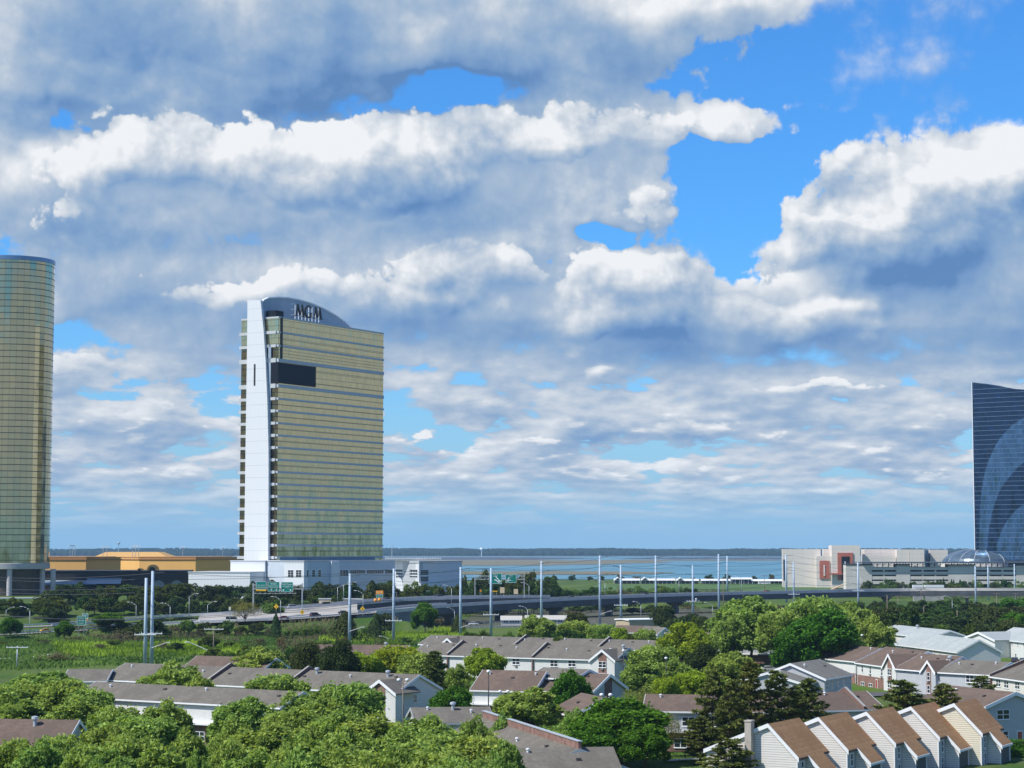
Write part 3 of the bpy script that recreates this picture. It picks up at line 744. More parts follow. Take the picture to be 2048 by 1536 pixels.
for k in range(N_):
    def gp_(t): a_ = R(48 + 284 * t); return (.5 + .44 * math.cos(a_), .5 + .50 * math.sin(a_))
    p_, q_ = gp_(k / N_), gp_((k + 1) / N_); wk = .55 + .9 * max(0, math.sin(PI * (k + .5) / N_)); Gs.append((p_[0], p_[1], q_[0], q_[1], wk, wk))
Gs += [(.86, .02, .86, .42, 1.1, 1.1), (.68, .42, 1.0, .42, .4, .4), (.84, .80, .84, .97, .5, .5)]
ol = C0 + nR * 0.2 + e * 1.2
lp = [on_wall(px, py, C0 + e * 1.0, u) for px, py in ((590, 633), (644, 641), (594, 608), (637, 617))]
xl, xr = lp[0][0], lp[1][0]; zl = lp[0][1]; shear = 0.0
zb = ZT + 2.6; HL = on_wall(594, 608, C0 + e, u)[1] - zb; HL = max(HL, 6.5)
wd = (xr - xl)
lt = MB(); lw = wd * .355
strokes(lt, Mseg, xl, zb, lw, HL, 0, .8, 1.5, .42); lt.build('letter', M_ltr, tw)
lt = MB(); strokes(lt, Gs, xl + wd * .36, zb, wd * .27, HL, 0, .8, 1.5, .42); lt.build('letter', M_ltr, tw)
lt = MB(); strokes(lt, Mseg, xl + wd * .655, zb, lw, HL, 0, .8, 1.5, .42); lt.build('letter', M_ltr, tw)
fr = MB()
for k in range(8): x = xl + wd * (k + .3) / 8; fr.box(x - .15, 1.5, ZT + .3, x + .15, 1.8, zb + HL * .95)
for zz in (.02, .45, .95): fr.box(xl - wd * .09, 1.55, zb + HL * zz, xr, 1.8, zb + HL * zz + .3)
fr.build('letter_frame', M_white, tw)
bs = MB(); bs.box(1, 1.0, 0, LT - 1, WT - 1, Z0 + 1.0); bs.build('base', M_brown, tw)
bs = MB(); bs.box(-1.5, 1.5, 0, 1.0, 2.7, el_(549, 1137)[1]); bs.box(-1.6, 4.6, 0, 1.0, 5.2, 24); bs.build('entrance_columns', mat('sandstone', (.52, .38, .2), .8, var=.1), tw)

# ---- white podium parts beside the tower
def slab(name, label, cat, px0, px1, ytop, D0, D1, depth, m, zb=0.0, group=None, edge=None):
    """box building whose front runs from (px0,D0) to (px1,D1)"""
    A, B = at_d(px0, ytop, D0), at_d(px1, ytop, D1); d = Vector((B.x - A.x, B.y - A.y, 0)); L = d.length
    t = thing(name, label, cat, (A.x, A.y, 0), math.atan2(d.y, d.x), group)
    mb = MB(); mb.box(0, 0, zb, L, depth, A.z); mb.build('wall', m, t)
    rf = MB(); rf.box(-.3, -.3, A.z, L + .3, depth + .3, A.z + .5); rf.build('roof_edge', edge or M_span, t)
    return t, L, A.z, Vector((A.x, A.y, 0)), d.normalized()
def winrow(t, o3, d, wins, m=M_glass, proud=.05, frame=M_white):
    """windows given as (px, ytop, ybottom, width px)"""
    for (px, yt, yb, w) in wins:
        x, zt = on_wall(px - w / 2, yt, o3, d); x2, zb = on_wall(px + w / 2, yb, o3, d); 
        if x2 < x: x, x2 = x2, x
        f = MB(); f.box(x - .25, -proud * 2, zb - .25, x2 + .25, .1, zt + .25); fo = f.build('window', frame, t)
        g = MB(); nx = max(1, int((x2 - x) / 1.6)); nz = 3
        for i in range(nx):
            for j in range(nz): g.box(x + (x2 - x) * (i + .06) / nx, -proud * 3, zb + (zt - zb) * (j + .06) / nz, x + (x2 - x) * (i + .94) / nx, .0, zb + (zt - zb) * (j + .94) / nz)
        g.build('pane', m, fo)
t, L, z, o3, d = slab('podium_block', 'low white panelled block at the foot of the white fin', 'building', 461, 530, 1122.5, 1128, 1118, 40, M_panel)
t, L, z, o3, d = slab('podium_wing', 'long low white wing left of the gold slab tower', 'building', 377, 500, 1145, 1110, 1100, 30, M_panel)
t, L, z, o3, d = slab('podium_hall', 'white podium with square windows right of the tower entrance', 'building', 568, 608, 1123, 1105, 1098, 30, M_panel)
winrow(t, o3, d, [(581.5, 1140, 1154, 11), (597.5, 1140, 1154, 11)])
t, L, z, o3, d = slab('podium_hall', 'shaded podium hall with narrow windows below the gold facade', 'building', 608.5, 792, 1123, 1099, 1150, 30, mat('podium_shaded', (.50, .56, .62), .6, var=.06, vscale=.1))  # white podium's turned front; shade put into the blue-grey colour
winrow(t, o3, d, [(614, 1140, 1154, 6), (627, 1140, 1154, 6), (639, 1140, 1154, 6), (688, 1140, 1152, 16), (715, 1140, 1147, 30), (750, 1140, 1147, 34), (780, 1140, 1147, 20)])
x, zz = on_wall(660.5, 1123, o3, d); x2, _ = on_wall(676, 1123, o3, d); q = MB(); q.box(x, -1.2, 0, x2, .4, zz + .2); q.build('bay', M_panel, t)
q = MB(); x, _ = on_wall(610, 1119, o3, d); x2, _ = on_wall(765, 1119, o3, d); q.box(x, 6, zz, x2, 20, zz + 2.4); q.build('clerestory', M_blueg2, t)
t, L, z, o3, d = slab('glass_hall', 'white hall with ribbon windows at the right end of the podium', 'building', 790, 838, 1123.5, 1120, 1108, 34, M_panel)
winrow(t, o3, d, [(803, 1139, 1143.5, 22), (826, 1139, 1143.5, 18), (803, 1145.5, 1149.5, 22), (826, 1145.5, 1149.5, 18), (803, 1151.5, 1155, 22), (826, 1151.5, 1155, 18)])
t, L, z, o3, d = slab('glass_pavilion', 'shaded glass fronted pavilion beside the pergola roof', 'building', 838.5, 908, 1126, 1108, 1130, 12, M_span)  # spandrel grey carries the shade of this right-turned front
winrow(t, o3, d, [(850, 1140, 1150, 18), (872, 1140, 1150, 18), (893, 1140, 1150, 18), (850, 1153, 1163, 18), (872, 1153, 1163, 18), (893, 1153, 1163, 18)])
w_ = MB(); w_.box(-.5, -1.5, 0, L * .45, -.3, zrow(1166, 1110)); w_.build('porch', M_panel, t)
pg = thing('rooftop_pergola', 'sloping rooftop pergola of white slats above the podium', 'pergola', tuple(at_d(770, 1121.5, 1112)), 0)
W_ = gx(882, 1130) - gx(770, 1130)
q = MB()
for k in range(22): x = W_ * k / 22; q.box(x, 0, 1.1, x + .7, 10, 1.6)
q.build('slats', M_white, pg); q = MB(); q.box(0, 0, .6, W_, .4, 1.1); q.box(0, 9.6, .6, W_, 10, 1.1)
for k in range(6): q.box(W_ * k / 5.2, 0, 0, W_ * k / 5.2 + .4, .4, .6)
q.build('frame', M_galv, pg)
t, L, z, o3, d = slab('entrance_wall', 'tan garden wall in front of the pavilion', 'wall', 834, 893, 1184, 1015, 1030, 2, mat('tan_stucco', (.55, .42, .30), .9, var=.1), )

# ---- left cylinder tower
Dc = 1180.0; c0 = at_d(18, 1130, Dc); c0.z = 0; rad = (gx(97.5, Dc) - gx(18, Dc)) * .995
ct = thing('round_tower', 'tall round gold green glass tower on grey columns', 'hotel tower', tuple(c0), 0)
zT = at_d(60, 523, Dc - rad * .6).z; zB = at_d(20, 1126, Dc - rad).z
N_ = 40; mb = MB()
for k in range(N_):
    a0, a1 = 2 * PI * k / N_, 2 * PI * (k + 1) / N_
    mb.quad((rad * math.cos(a0), rad * math.sin(a0), zB), (rad * math.cos(a1), rad * math.sin(a1), zB), (rad * math.cos(a1), rad * math.sin(a1), zT), (rad * math.cos(a0), rad * math.sin(a0), zT))
ob = mb.build('curtain_wall', M_golda, ct); uv = ob.data.uv_layers.new(name='UVMap'); seg = 2 * rad * math.sin(PI / N_)
for k in range(N_):
    for j, (uu, vv) in enumerate(((k, zB), (k + 1, zB), (k + 1, zT), (k, zT))): uv.data[k * 4 + j].uv = (uu * 2.9 + .01, vv)
mb = MB(); mb.lathe([(rad + .1, zT), (rad + .3, zT + .1), (rad + .3, zT + 2.4), (rad - 1.5, zT + 2.6), (rad - 1.5, zT - .2)], 64); mb.build('roof_rim', mat('rim_blue', (.16, .26, .42), .3, .5), ct)
for k in range(45):
    z = zT - 3.6 * (k + .5)
    if z < zB + 1: break
    if k % 1 == 0:
        mb = MB(); mb.lathe([(rad - .5, z), (rad + .14, z), (rad + .14, z + .3), (rad - .5, z + .3)], 40); mb.build('floor_ring', mat('ring_dark', (.05, .055, .05), .5), ct)
mb = MB(); mb.lathe([(rad - .5, zB - .2), (rad - .2, zB), (rad + .3, zB - .3), (rad + .3, zB - 3.4), (rad - 2, zB - 3.6)], 64); mb.build('base_ring', mat('ring_grey', (.42, .42, .42), .7, var=.1), ct)
for px in (20, 73, 93, -30):
    x = gx(px, Dc - rad * .8) - c0.x; y = -math.sqrt(max(4, (rad - 2) ** 2 - x * x))
    mb = MB(); mb.lathe([(1.5, 0), (1.5, zB - 3.5)], 20, (x, y, 0)); mb.build('column', mat('column_grey', (.46, .45, .47), .7, var=.1), ct)
mb = MB(); mb.lathe([(rad - 5, 0), (rad - 5, zB - 3.4)], 40); mb.build('drum', mat('dark_stone', (.085, .07, .055), .8, var=.3, vscale=.3), ct)
t, L, z, o3, d = slab('drive_deck', 'pale elevated driveway edge below the round tower', 'ramp', -120, 200, 1198, 1080, 1095, 8, M_barr, zb=zrow(1202, 1085))

# ---- ochre hall and dark casino building behind
M_ochre = mat('ochre_stucco', (.74, .43, .14), .9, var=.06, vscale=.05); M_ochre2 = mat('ochre_trim', (.42, .22, .09), .9)
def ochre(label, px0, px1, yt, D0, D1, depth):
    t, L, z, o3, d = slab('ochre_hall', label, 'building', px0, px1, yt, D0, D1, depth, M_ochre, edge=M_ochre2)
    c_ = MB(); c_.box(-.6, -.6, z - 1.4, L + .6, depth + .6, z - .7); c_.build('cornice', M_ochre2, t); return t
ochre('ochre stucco hall block nearest the round tower', 20, 172, 1115, 1352, 1290, 26)
ochre('ochre hall block turned to the right with a shaded face', 172.3, 231, 1115, 1290, 1352, 30)
ochre('long ochre hall behind the dark casino roof', 231.5, 391, 1115, 1425, 1358, 40)
ochre('ochre hall end block beside the white tower podium', 391.5, 462, 1115, 1358, 1420, 40)
A = at_d(190, 1116, 1425); B_ = at_d(332, 1116, 1425); ht = thing('ochre_roof_hall', 'ochre hipped roof hall rising behind the long ochre block', 'building', (A.x, A.y, 0), 0)
w_ = B_.x - A.x; zt = zrow(1104, 1425); mb = MB(); mb.box(0, 0, 0, w_, 40, zrow(1114, 1425) - .2); mb.build('wall', M_ochre, ht)
mb = MB(); zb_ = zrow(1114, 1425); mb.v = [(-1, -1, zb_), (w_ + 1, -1, zb_), (w_ + 1, 41, zb_), (-1, 41, zb_), (w_ * .12, 8, zt), (w_ * .86, 8, zt), (w_ * .86, 32, zt), (w_ * .12, 32, zt)]
mb.f = [(0, 1, 5, 4), (1, 2, 6, 5), (2, 3, 7, 6), (3, 0, 4, 7), (4, 5, 6, 7), (3, 2, 1, 0)]; mb.build('roof', mat('ochre_roof', (.55, .33, .12), .9, var=.08), ht)
t, L, z, o3, d = slab('casino_hall', 'long dark low casino building with sloping glass canopy', 'building', 40, 376, 1143.5, 1215, 1225, 60, mat('dark_facade', (.03, .028, .028), .6, var=.3, vscale=.1), edge=M_dark)
q = MB(); x, _ = on_wall(175, 1160, o3, d); x2, zz = on_wall(244, 1156, o3, d)
q.quad((x, -9, zz - 3.2), (x2, -9, zz - 3.2), (x2, -.5, zz), (x, -.5, zz)); x, _ = on_wall(90, 1163, o3, d)
q.quad((x, -9.5, zz - 3.6), (x2 - 14, -9.5, zz - 3.6), (x2 - 14, -.5, zz - 1.2), (x, -.5, zz - 1.2)); q.build('canopy', mat('canopy_glass', (.32, .42, .52), .3, .2), t)
x, _ = on_wall(300, 1165, o3, d); x2, zz = on_wall(370, 1157, o3, d); q = MB()
for k in range(2):
    xa = x + (x2 - x) * .52 * k; xb = xa + (x2 - x) * .5; q.prism([(xa + (xb - xa) * i / 8, zz - 5 + 4 * math.sin(PI * i / 8)) for i in range(9)], 'y', -6, -.2)
q.build('arched_canopy', mat('canopy_green', (.22, .28, .26), .5), t)
for px, nm in ((281, 0), (306, 1)):
    p_ = at_d(px, 1143, 1235); rt_ = thing('roof_ventilator', ('small round' if nm == 0 else 'large arched') + ' ochre ventilator on the dark casino roof', 'ventilator', tuple(p_), 0)
    r_ = (1.6, 3.2)[nm]; mb = MB(); mb.prism([(r_ * math.cos(PI * i / 8), r_ * math.sin(PI * i / 8) + r_ * .3) for i in range(9)] + [(-r_, 0), (r_, 0)], 'y', -3, 3); mb.build('hood', M_ochre, rt_)
    mb = MB(); mb.prism([(r_ * .6 * math.cos(PI * i / 8), r_ * .6 * math.sin(PI * i / 8) + r_ * .3) for i in range(9)] + [(-r_ * .6, 0.1), (r_ * .6, .1)], 'y', -3.05, -3.0); mb.build('opening', M_dark, rt_)

# ---- right: beige hall, garage, dome, blue tower
M_beige = mat('beige_panel', (.66, .61, .56), .8, var=.05, vscale=.05); G = NT(M_beige.node_tree); b = M_beige.node_tree.nodes['Principled BSDF']
tcn = G.n('ShaderNodeTexCoord'); c = G.sep(tcn.outputs['Object']); lnn = G.m('MAXIMUM', stripes(G, c[2], 4.4, .3), stripes(G, c[0], 9.0, .25))
G.put(b.inputs['Base Color'], G.mix(lnn, (.66, .61, .56, 1), (.54, .49, .46, 1)))
M_red = mat('terracotta_panel', (.40, .125, .085), .8, var=.1, vscale=.2)
bh = thing('beige_hall', 'large windowless beige hall with terracotta entrance portal', 'building', (gx(1566, 1900), 1900, 0), R(-6.5))
def bx_(px0, px1, yt, D, dep, m=M_beige, name='wall', yb=None):
    mb = MB(); x0, x1 = gx(px0, D) - gx(1566, 1900), gx(px1, D) - gx(1566, 1900); mb.box(x0, D - 1900, 0 if yb is None else zrow(yb, D), x1, D - 1900 + dep, zrow(yt, D)); return mb.build(name, m, bh)
bx_(1566, 1641, 1098, 1900, 60); bx_(1641, 1666, 1098, 1930, 60); bx_(1636, 1668, 1112, 1885, 40)
bx_(1668, 1724, 1090.5, 1880, 70); bx_(1724, 1792, 1098.5, 1915, 60); bx_(1724, 1788, 1111.5, 1900, 10); bx_(1792.5, 1816, 1099, 1895, 50)
bx_(1817, 1846, 1099, 1894, 50); bx_(1852, 1887, 1099.5, 1915, 50); bx_(1846, 1852, 1100, 1905, 40, M_blueg2, 'glazed_strip')
bx_(1642.5, 1662, 1121.5, 1884, 1, M_red, 'portal', 1157); bx_(1650.5, 1653.5, 1130, 1883.4, .5, M_beige, 'portal_relief', 1152)
bx_(1679.5, 1710, 1105.5, 1879, 1, M_red, 'portal', 1160); bx_(1687.5, 1703, 1113, 1878.6, .6, M_screen, 'portal_glazing', 1160)
bx_(1567, 1570, 1119, 1899.4, .5, M_blueg, 'side_glazing', 1160); bx_(1655, 1690, 1146, 1876, 4, M_red, 'canopy', 1149)
M_gar = mat('garage_concrete', (.62, .59, .53), .9, var=.12, vscale=.1)
gD = 1560.0; go_ = Vector((gx(1692, gD), gD, 0)); gt = thing('parking_garage', 'long multi storey parking garage with dark flat canopy roof', 'parking garage', tuple(go_), 0)
X = lambda px: gx(px, gD) - go_.x
Zg = lambda py: zrow(py, gD)
mb = MB(); mb.box(X(1745), 3, 0, X(2250), 60, Zg(1137)); mb.build('deck_shade_block', M_dark, gt)  # solid dark block painted as the shade inside the open decks
for (a_, b_, yt) in ((1692, 1744, 1130.5), (1793, 1820.5, 1130.5), (1897, 1952, 1131), (2033, 2120, 1131)):
    mb = MB(); mb.box(X(a_), 0, 0, X(b_), 12, Zg(yt)); mb.build('stair_tower', M_gar, gt); mb = MB(); mb.box(X(a_), -.3, Zg(yt), X(b_), 12, Zg(yt - 2.5)); mb.build('tower_cap', mat('cap_dark', (.06, .065, .075), .6), gt)
for (a_, b_) in ((1744.3, 1792.7), (1820.8, 1896.7), (1952.3, 2032.7)):
    for k, (yt, yb) in enumerate(((1134.5, 1140), (1143.5, 1149.5), (1152.5, 1159), (1162, 1168))):
        mb = MB(); mb.box(X(a_), .2, Zg(yb), X(b_), 50, Zg(yt)); mb.build('parapet_band', M_gar, gt)
    n = max(2, int((b_ - a_) / 25))
    for k in range(1, n): mb = MB(); x = X(a_ + (b_ - a_) * k / n); mb.box(x - .6, .6, 0, x + .6, 2, Zg(1135)); mb.build('pier', M_gar, gt)
mb = MB(); mb.box(X(1722), -3, Zg(1126), X(2250), 40, Zg(1124)); mb.build('canopy_roof', mat('canopy_steel', (.12, .14, .17), .5, .3), gt)
mb = MB(); k = 1745
while k < 2100: mb.tube((X(k), 4, Zg(1134)), (X(k), 4, Zg(1126)), .35, .35, 6); mb.tube((X(k), 4, Zg(1130)), (X(k) + 3, 4, Zg(1126)), .2, .2, 4); k += 11.5
mb.build('canopy_posts', M_dark, gt)
dD = 1650.0; dc = at_d(1962, 1127, dD); dt_ = thing('glass_dome', 'large grey blue glass dome behind the parking garage', 'dome', (dc.x, dc.y, 0), 0)
rd = gx(2040, dD) - gx(1962, dD); zb_ = Zg(1128); hd = zrow(1097.5, dD) - zb_
md = glassmat('dome_glass', (.11, .16, .21), .30, (3.0, 4.0), .3, (.08, .11, .14), .4, .05, .4)
mb = MB(); NR, NS = 10, 48
for j in range(NR + 1):
    a_ = (PI / 2) * j / NR; r_ = rd * math.cos(a_); z = zb_ + hd * math.sin(a_)
    for k in range(NS): mb.v.append((max(r_, .1) * math.cos(2 * PI * k / NS), max(r_, .1) * math.sin(2 * PI * k / NS), z))
for j in range(NR):
    for k in range(NS): l = (k + 1) % NS; mb.f.append((j * NS + k, j * NS + l, (j + 1) * NS + l, (j + 1) * NS + k))
ob = mb.build('glazing', md, dt_); uv = ob.data.uv_layers.new(name='UVMap')
for j in range(NR):
    for k in range(NS):
        for q_, (uu, vv) in enumerate(((k, j), (k + 1, j), (k + 1, j + 1), (k, j + 1))): uv.data[(j * NS + k) * 4 + q_].uv = (uu * 3.0, vv * 4.0)
mb = MB()
for k in range(NS // 3):
    a0 = 2 * PI * k * 3 / NS; mb.path([(rd * 1.005 * math.cos(PI / 2 * j / 8) * math.cos(a0), rd * 1.005 * math.cos(PI / 2 * j / 8) * math.sin(a0), zb_ + hd * 1.005 * math.sin(PI / 2 * j / 8)) for j in range(9)], .3, .3, 4)
mb.build('ribs', M_galv, dt_); mb = MB(); mb.lathe([(rd + .5, 0), (rd + .5, zb_)], 48); mb.build('drum', M_gar, dt_)
# blue tower
bo = at_d(1951, 1120, 1640); bo.z = 0; ub = Vector((math.cos(R(-38)), math.sin(R(-38)), 0)); bt = thing('blue_tower', 'tall dark blue glass tower with pale sweeping arcs at the right edge', 'hotel tower', tuple(bo), R(-38))
bl = lambda px, py: on_wall(px, py, bo, ub)
top = [bl(1949, 765), bl(1972, 767.5), bl(1990, 771.5), bl(2020, 777), bl(2048, 779)]; LB = top[-1][0] + 18
zt0 = top[0][1]
poly = [(0, 0), (LB, 0), (LB, top[-1][1] - 2)] + [(x, z) for x, z in reversed(top)][0:4] + [(0, zt0)]
mb = MB(); mb.prism(poly, 'y', .3, 26); mb.build('core', M_dark, bt)
def wallpoly(name, poly, y, m):
    mb = MB(); mb.quad(*[(x, y, z) for x, z in poly]); ob = mb.build(name, m, bt); uv = ob.data.uv_layers.new(name='UVMap')
    for i, (x, z) in enumerate(poly): uv.data[i].uv = (x, z)
    return ob
wallpoly('curtain_wall', poly, 0, M_blueg)
def band(outer, inner, y, name='glass_swoosh'):
    n = 14
    def res(p, t):
        f_ = t * (len(p) - 1); i = min(int(f_), len(p) - 2); return Vector(p[i]).lerp(Vector(p[i + 1]), f_ - i)
    mb = MB(); us = []
    for k in range(n):
        a_, b_ = k / n, (k + 1) / n; q_ = [bl(*res(outer, a_)), bl(*res(outer, b_)), bl(*res(inner, b_)), bl(*res(inner, a_))]
        mb.quad(*[(x, y, z) for x, z in q_]); us += q_
    ob = mb.build(name, M_blueg2, bt); uv = ob.data.uv_layers.new(name='UVMap')
    for i, p_ in enumerate(us): uv.data[i].uv = p_
band([(1958, 1120), (1959, 1050), (1961.5, 1000), (1966, 958), (1976, 925), (1990, 892), (2005, 870), (2025, 849), (2052, 833)],
     [(1973, 1120), (1976, 1075), (1981, 1042), (1988, 1012), (1998, 985), (2010, 965), (2022, 950), (2036, 935), (2052, 921)], -.12)
band([(1990, 1120), (1994, 1090), (2000, 1068), (2009, 1050), (2020, 1034), (2032, 1020), (2052, 1005)],
     [(2052, 1120), (2052, 1100), (2052, 1080), (2052, 1060), (2052, 1045), (2052, 1030), (2052, 1015)], -.12)
mb = MB(); mb.box(-.5, -.4, 0, -.05, 26, zt0 + .4); mb.build('edge_fin', M_white, bt)
fb = MB()
k = 0
while k * 3.7 < zt0 - 3: fb.box(.05, -.22, k * 3.7, LB, -.05, k * 3.7 + .16); k += 1
fb.build('floor_lines', mat('floor_line', (.22, .32, .42), .5, .3), bt)
rp = MB(); rp.prism([(top[0][0] + 8, top[1][1] - .5), (top[2][0], top[2][1]), (top[3][0], top[3][1] - .3), (LB, top[4][1] - 2), (LB, top[4][1] - 6), (top[0][0] + 8, top[1][1] - 4)], 'y', 3, 24); rp.build('roof_screen', M_crown, bt)

# ---- marina canopies far behind
M_can = mat('canopy_white', (.78, .79, .80), .5)
mD = 2110.0
for i, (a_, b_, lab) in enumerate(((1228, 1280, 'first'), (1282, 1351, ''), (1353, 1398, ''), (1402, 1461, ''), (1462, 1505, ''), (1485, 1662, ''))):
    labs = ['white canopy shed at the left end of the marina', 'long white canopy shed right of the leftmost gabled one', 'short white canopy shed beyond the lawn with blue gable', 'short white canopy shed before the white pavilion', 'white pavilion roof among the marina sheds', 'longest white canopy shed running to the beige hall']
    o_ = at_d(a_, 1160, mD + (12 if i == 5 else 0)); o_.z = 0
    t = thing('marina_shed', labs[i], 'shed', tuple(o_), 0, 'white sheds along the marina'); L = gx(b_, mD) - gx(a_, mD)
    zt = zrow(1157.3, mD) - (0, 0, .3, .3, -1.2, .8)[i]; ze = zt - 1.7
    mb = MB(); mb.prism([(-1, ze), (5, zt), (11, ze), (11, ze - .25), (5, zt - .25), (-1, ze - .25)], 'x', 0, L); mb.build('roof', M_can, t)
    mb = MB(); n = int(L / 4)
    for k in range(n + 1): mb.box(L * k / n - .2, 0, 0, L * k / n + .2, .4, ze)
    mb.build('posts', M_can, t); mb = MB(); mb.box(.5, 5, 0, L - .5, 9.5, ze - .3); mb.build('rear_wall', mat('shed_shade', (.12, .13, .15), .8), t)  # dark block under the roof; its colour holds the shed's shade
    if i in (0, 1, 2):
        mb = MB(); mb.prism([(0, ze), (4, zt + 1.8), (8, ze), (7, ze), (4, zt + .8), (1, ze)], 'y', -2, 10); mb.build('gable', M_can, t)
# ================================================================ neighbourhood houses
def win_proto(kind):
    w, h = {'twin': (2.1, 1.45), 'single': (1.0, 1.45), 'big': (2.6, 1.6), 'small': (.8, 1.1), 'slit': (.9, 1.7)}[kind]
    f = MB(); f.box(-w / 2 - .1, -.09, -h / 2 - .1, w / 2 + .1, .04, -h / 2); f.box(-w / 2 - .1, -.09, h / 2, w / 2 + .1, .04, h / 2 + .1)
    f.box(-w / 2 - .1, -.085, -h / 2, -w / 2, .04, h / 2); f.box(w / 2, -.085, -h / 2, w / 2 + .1, .04, h / 2)
    if kind in ('twin', 'big'): f.box(-.07, -.085, -h / 2, .07, .04, h / 2)
    f.box(-w / 2, -.075, -.05, w / 2, .04, .05); f.box(-w / 2 - .16, -.16, -h / 2 - .17, w / 2 + .16, .04, -h / 2 - .1)
    g = MB(); g.box(-w / 2, -.04, -h / 2, w / 2, .03, h / 2)
    return f.mesh('window', M_white), g.mesh('pane', M_glass)
WP = {}
M_cop = mat('coping_grey', (.30, .29, .27), .8)
ac = MB(); ac.box(-.36, -.32, -.25, .36, .03, .2); ACM = ac.mesh('window_air_conditioner', mat('ac_grey', (.22, .21, .2), .7))
def window(kind, parent, x, z, y=0.0, rot=0.0, acu=False, name='window'):
    if kind not in WP: WP[kind] = win_proto(kind)
    o = bpy.data.objects.new(name, WP[kind][0]); COL.objects.link(o); o.parent = parent; o.location = (x, y, z); o.rotation_euler = (0, 0, rot)
    g = bpy.data.objects.new('pane', WP[kind][1]); COL.objects.link(g); g.parent = o
    if acu: a_ = bpy.data.objects.new('air_conditioner', ACM); COL.objects.link(a_); a_.parent = o; a_.location = (0, 0, -1.15)
    return o
vm_ = MB(); vm_.lathe([(.16, 0), (.16, .35), (.28, .38), (.26, .52), (.05, .58)], 8); VENT = vm_.mesh('roof_vent', M_white)
vb_ = MB(); vb_.box(-.3, -.25, -.1, .3, .25, .28); VENTD = vb_.mesh('roof_vent_box', mat('vent_dark', (.07, .06, .055), .8))
st_ = MB(); st_.lathe([(.3, -.4), (.3, 1.1), (.55, 1.15), (.5, 1.5), (.1, 1.6)], 10); STACK = st_.mesh('vent_stack', M_galv)
def roofslab(mb, x0, x1, ya, za, yb, zb, th=.22):
    mb.prism([(ya, za), (yb, zb), (yb, zb + th), (ya, za + th)], 'x', x0, x1)
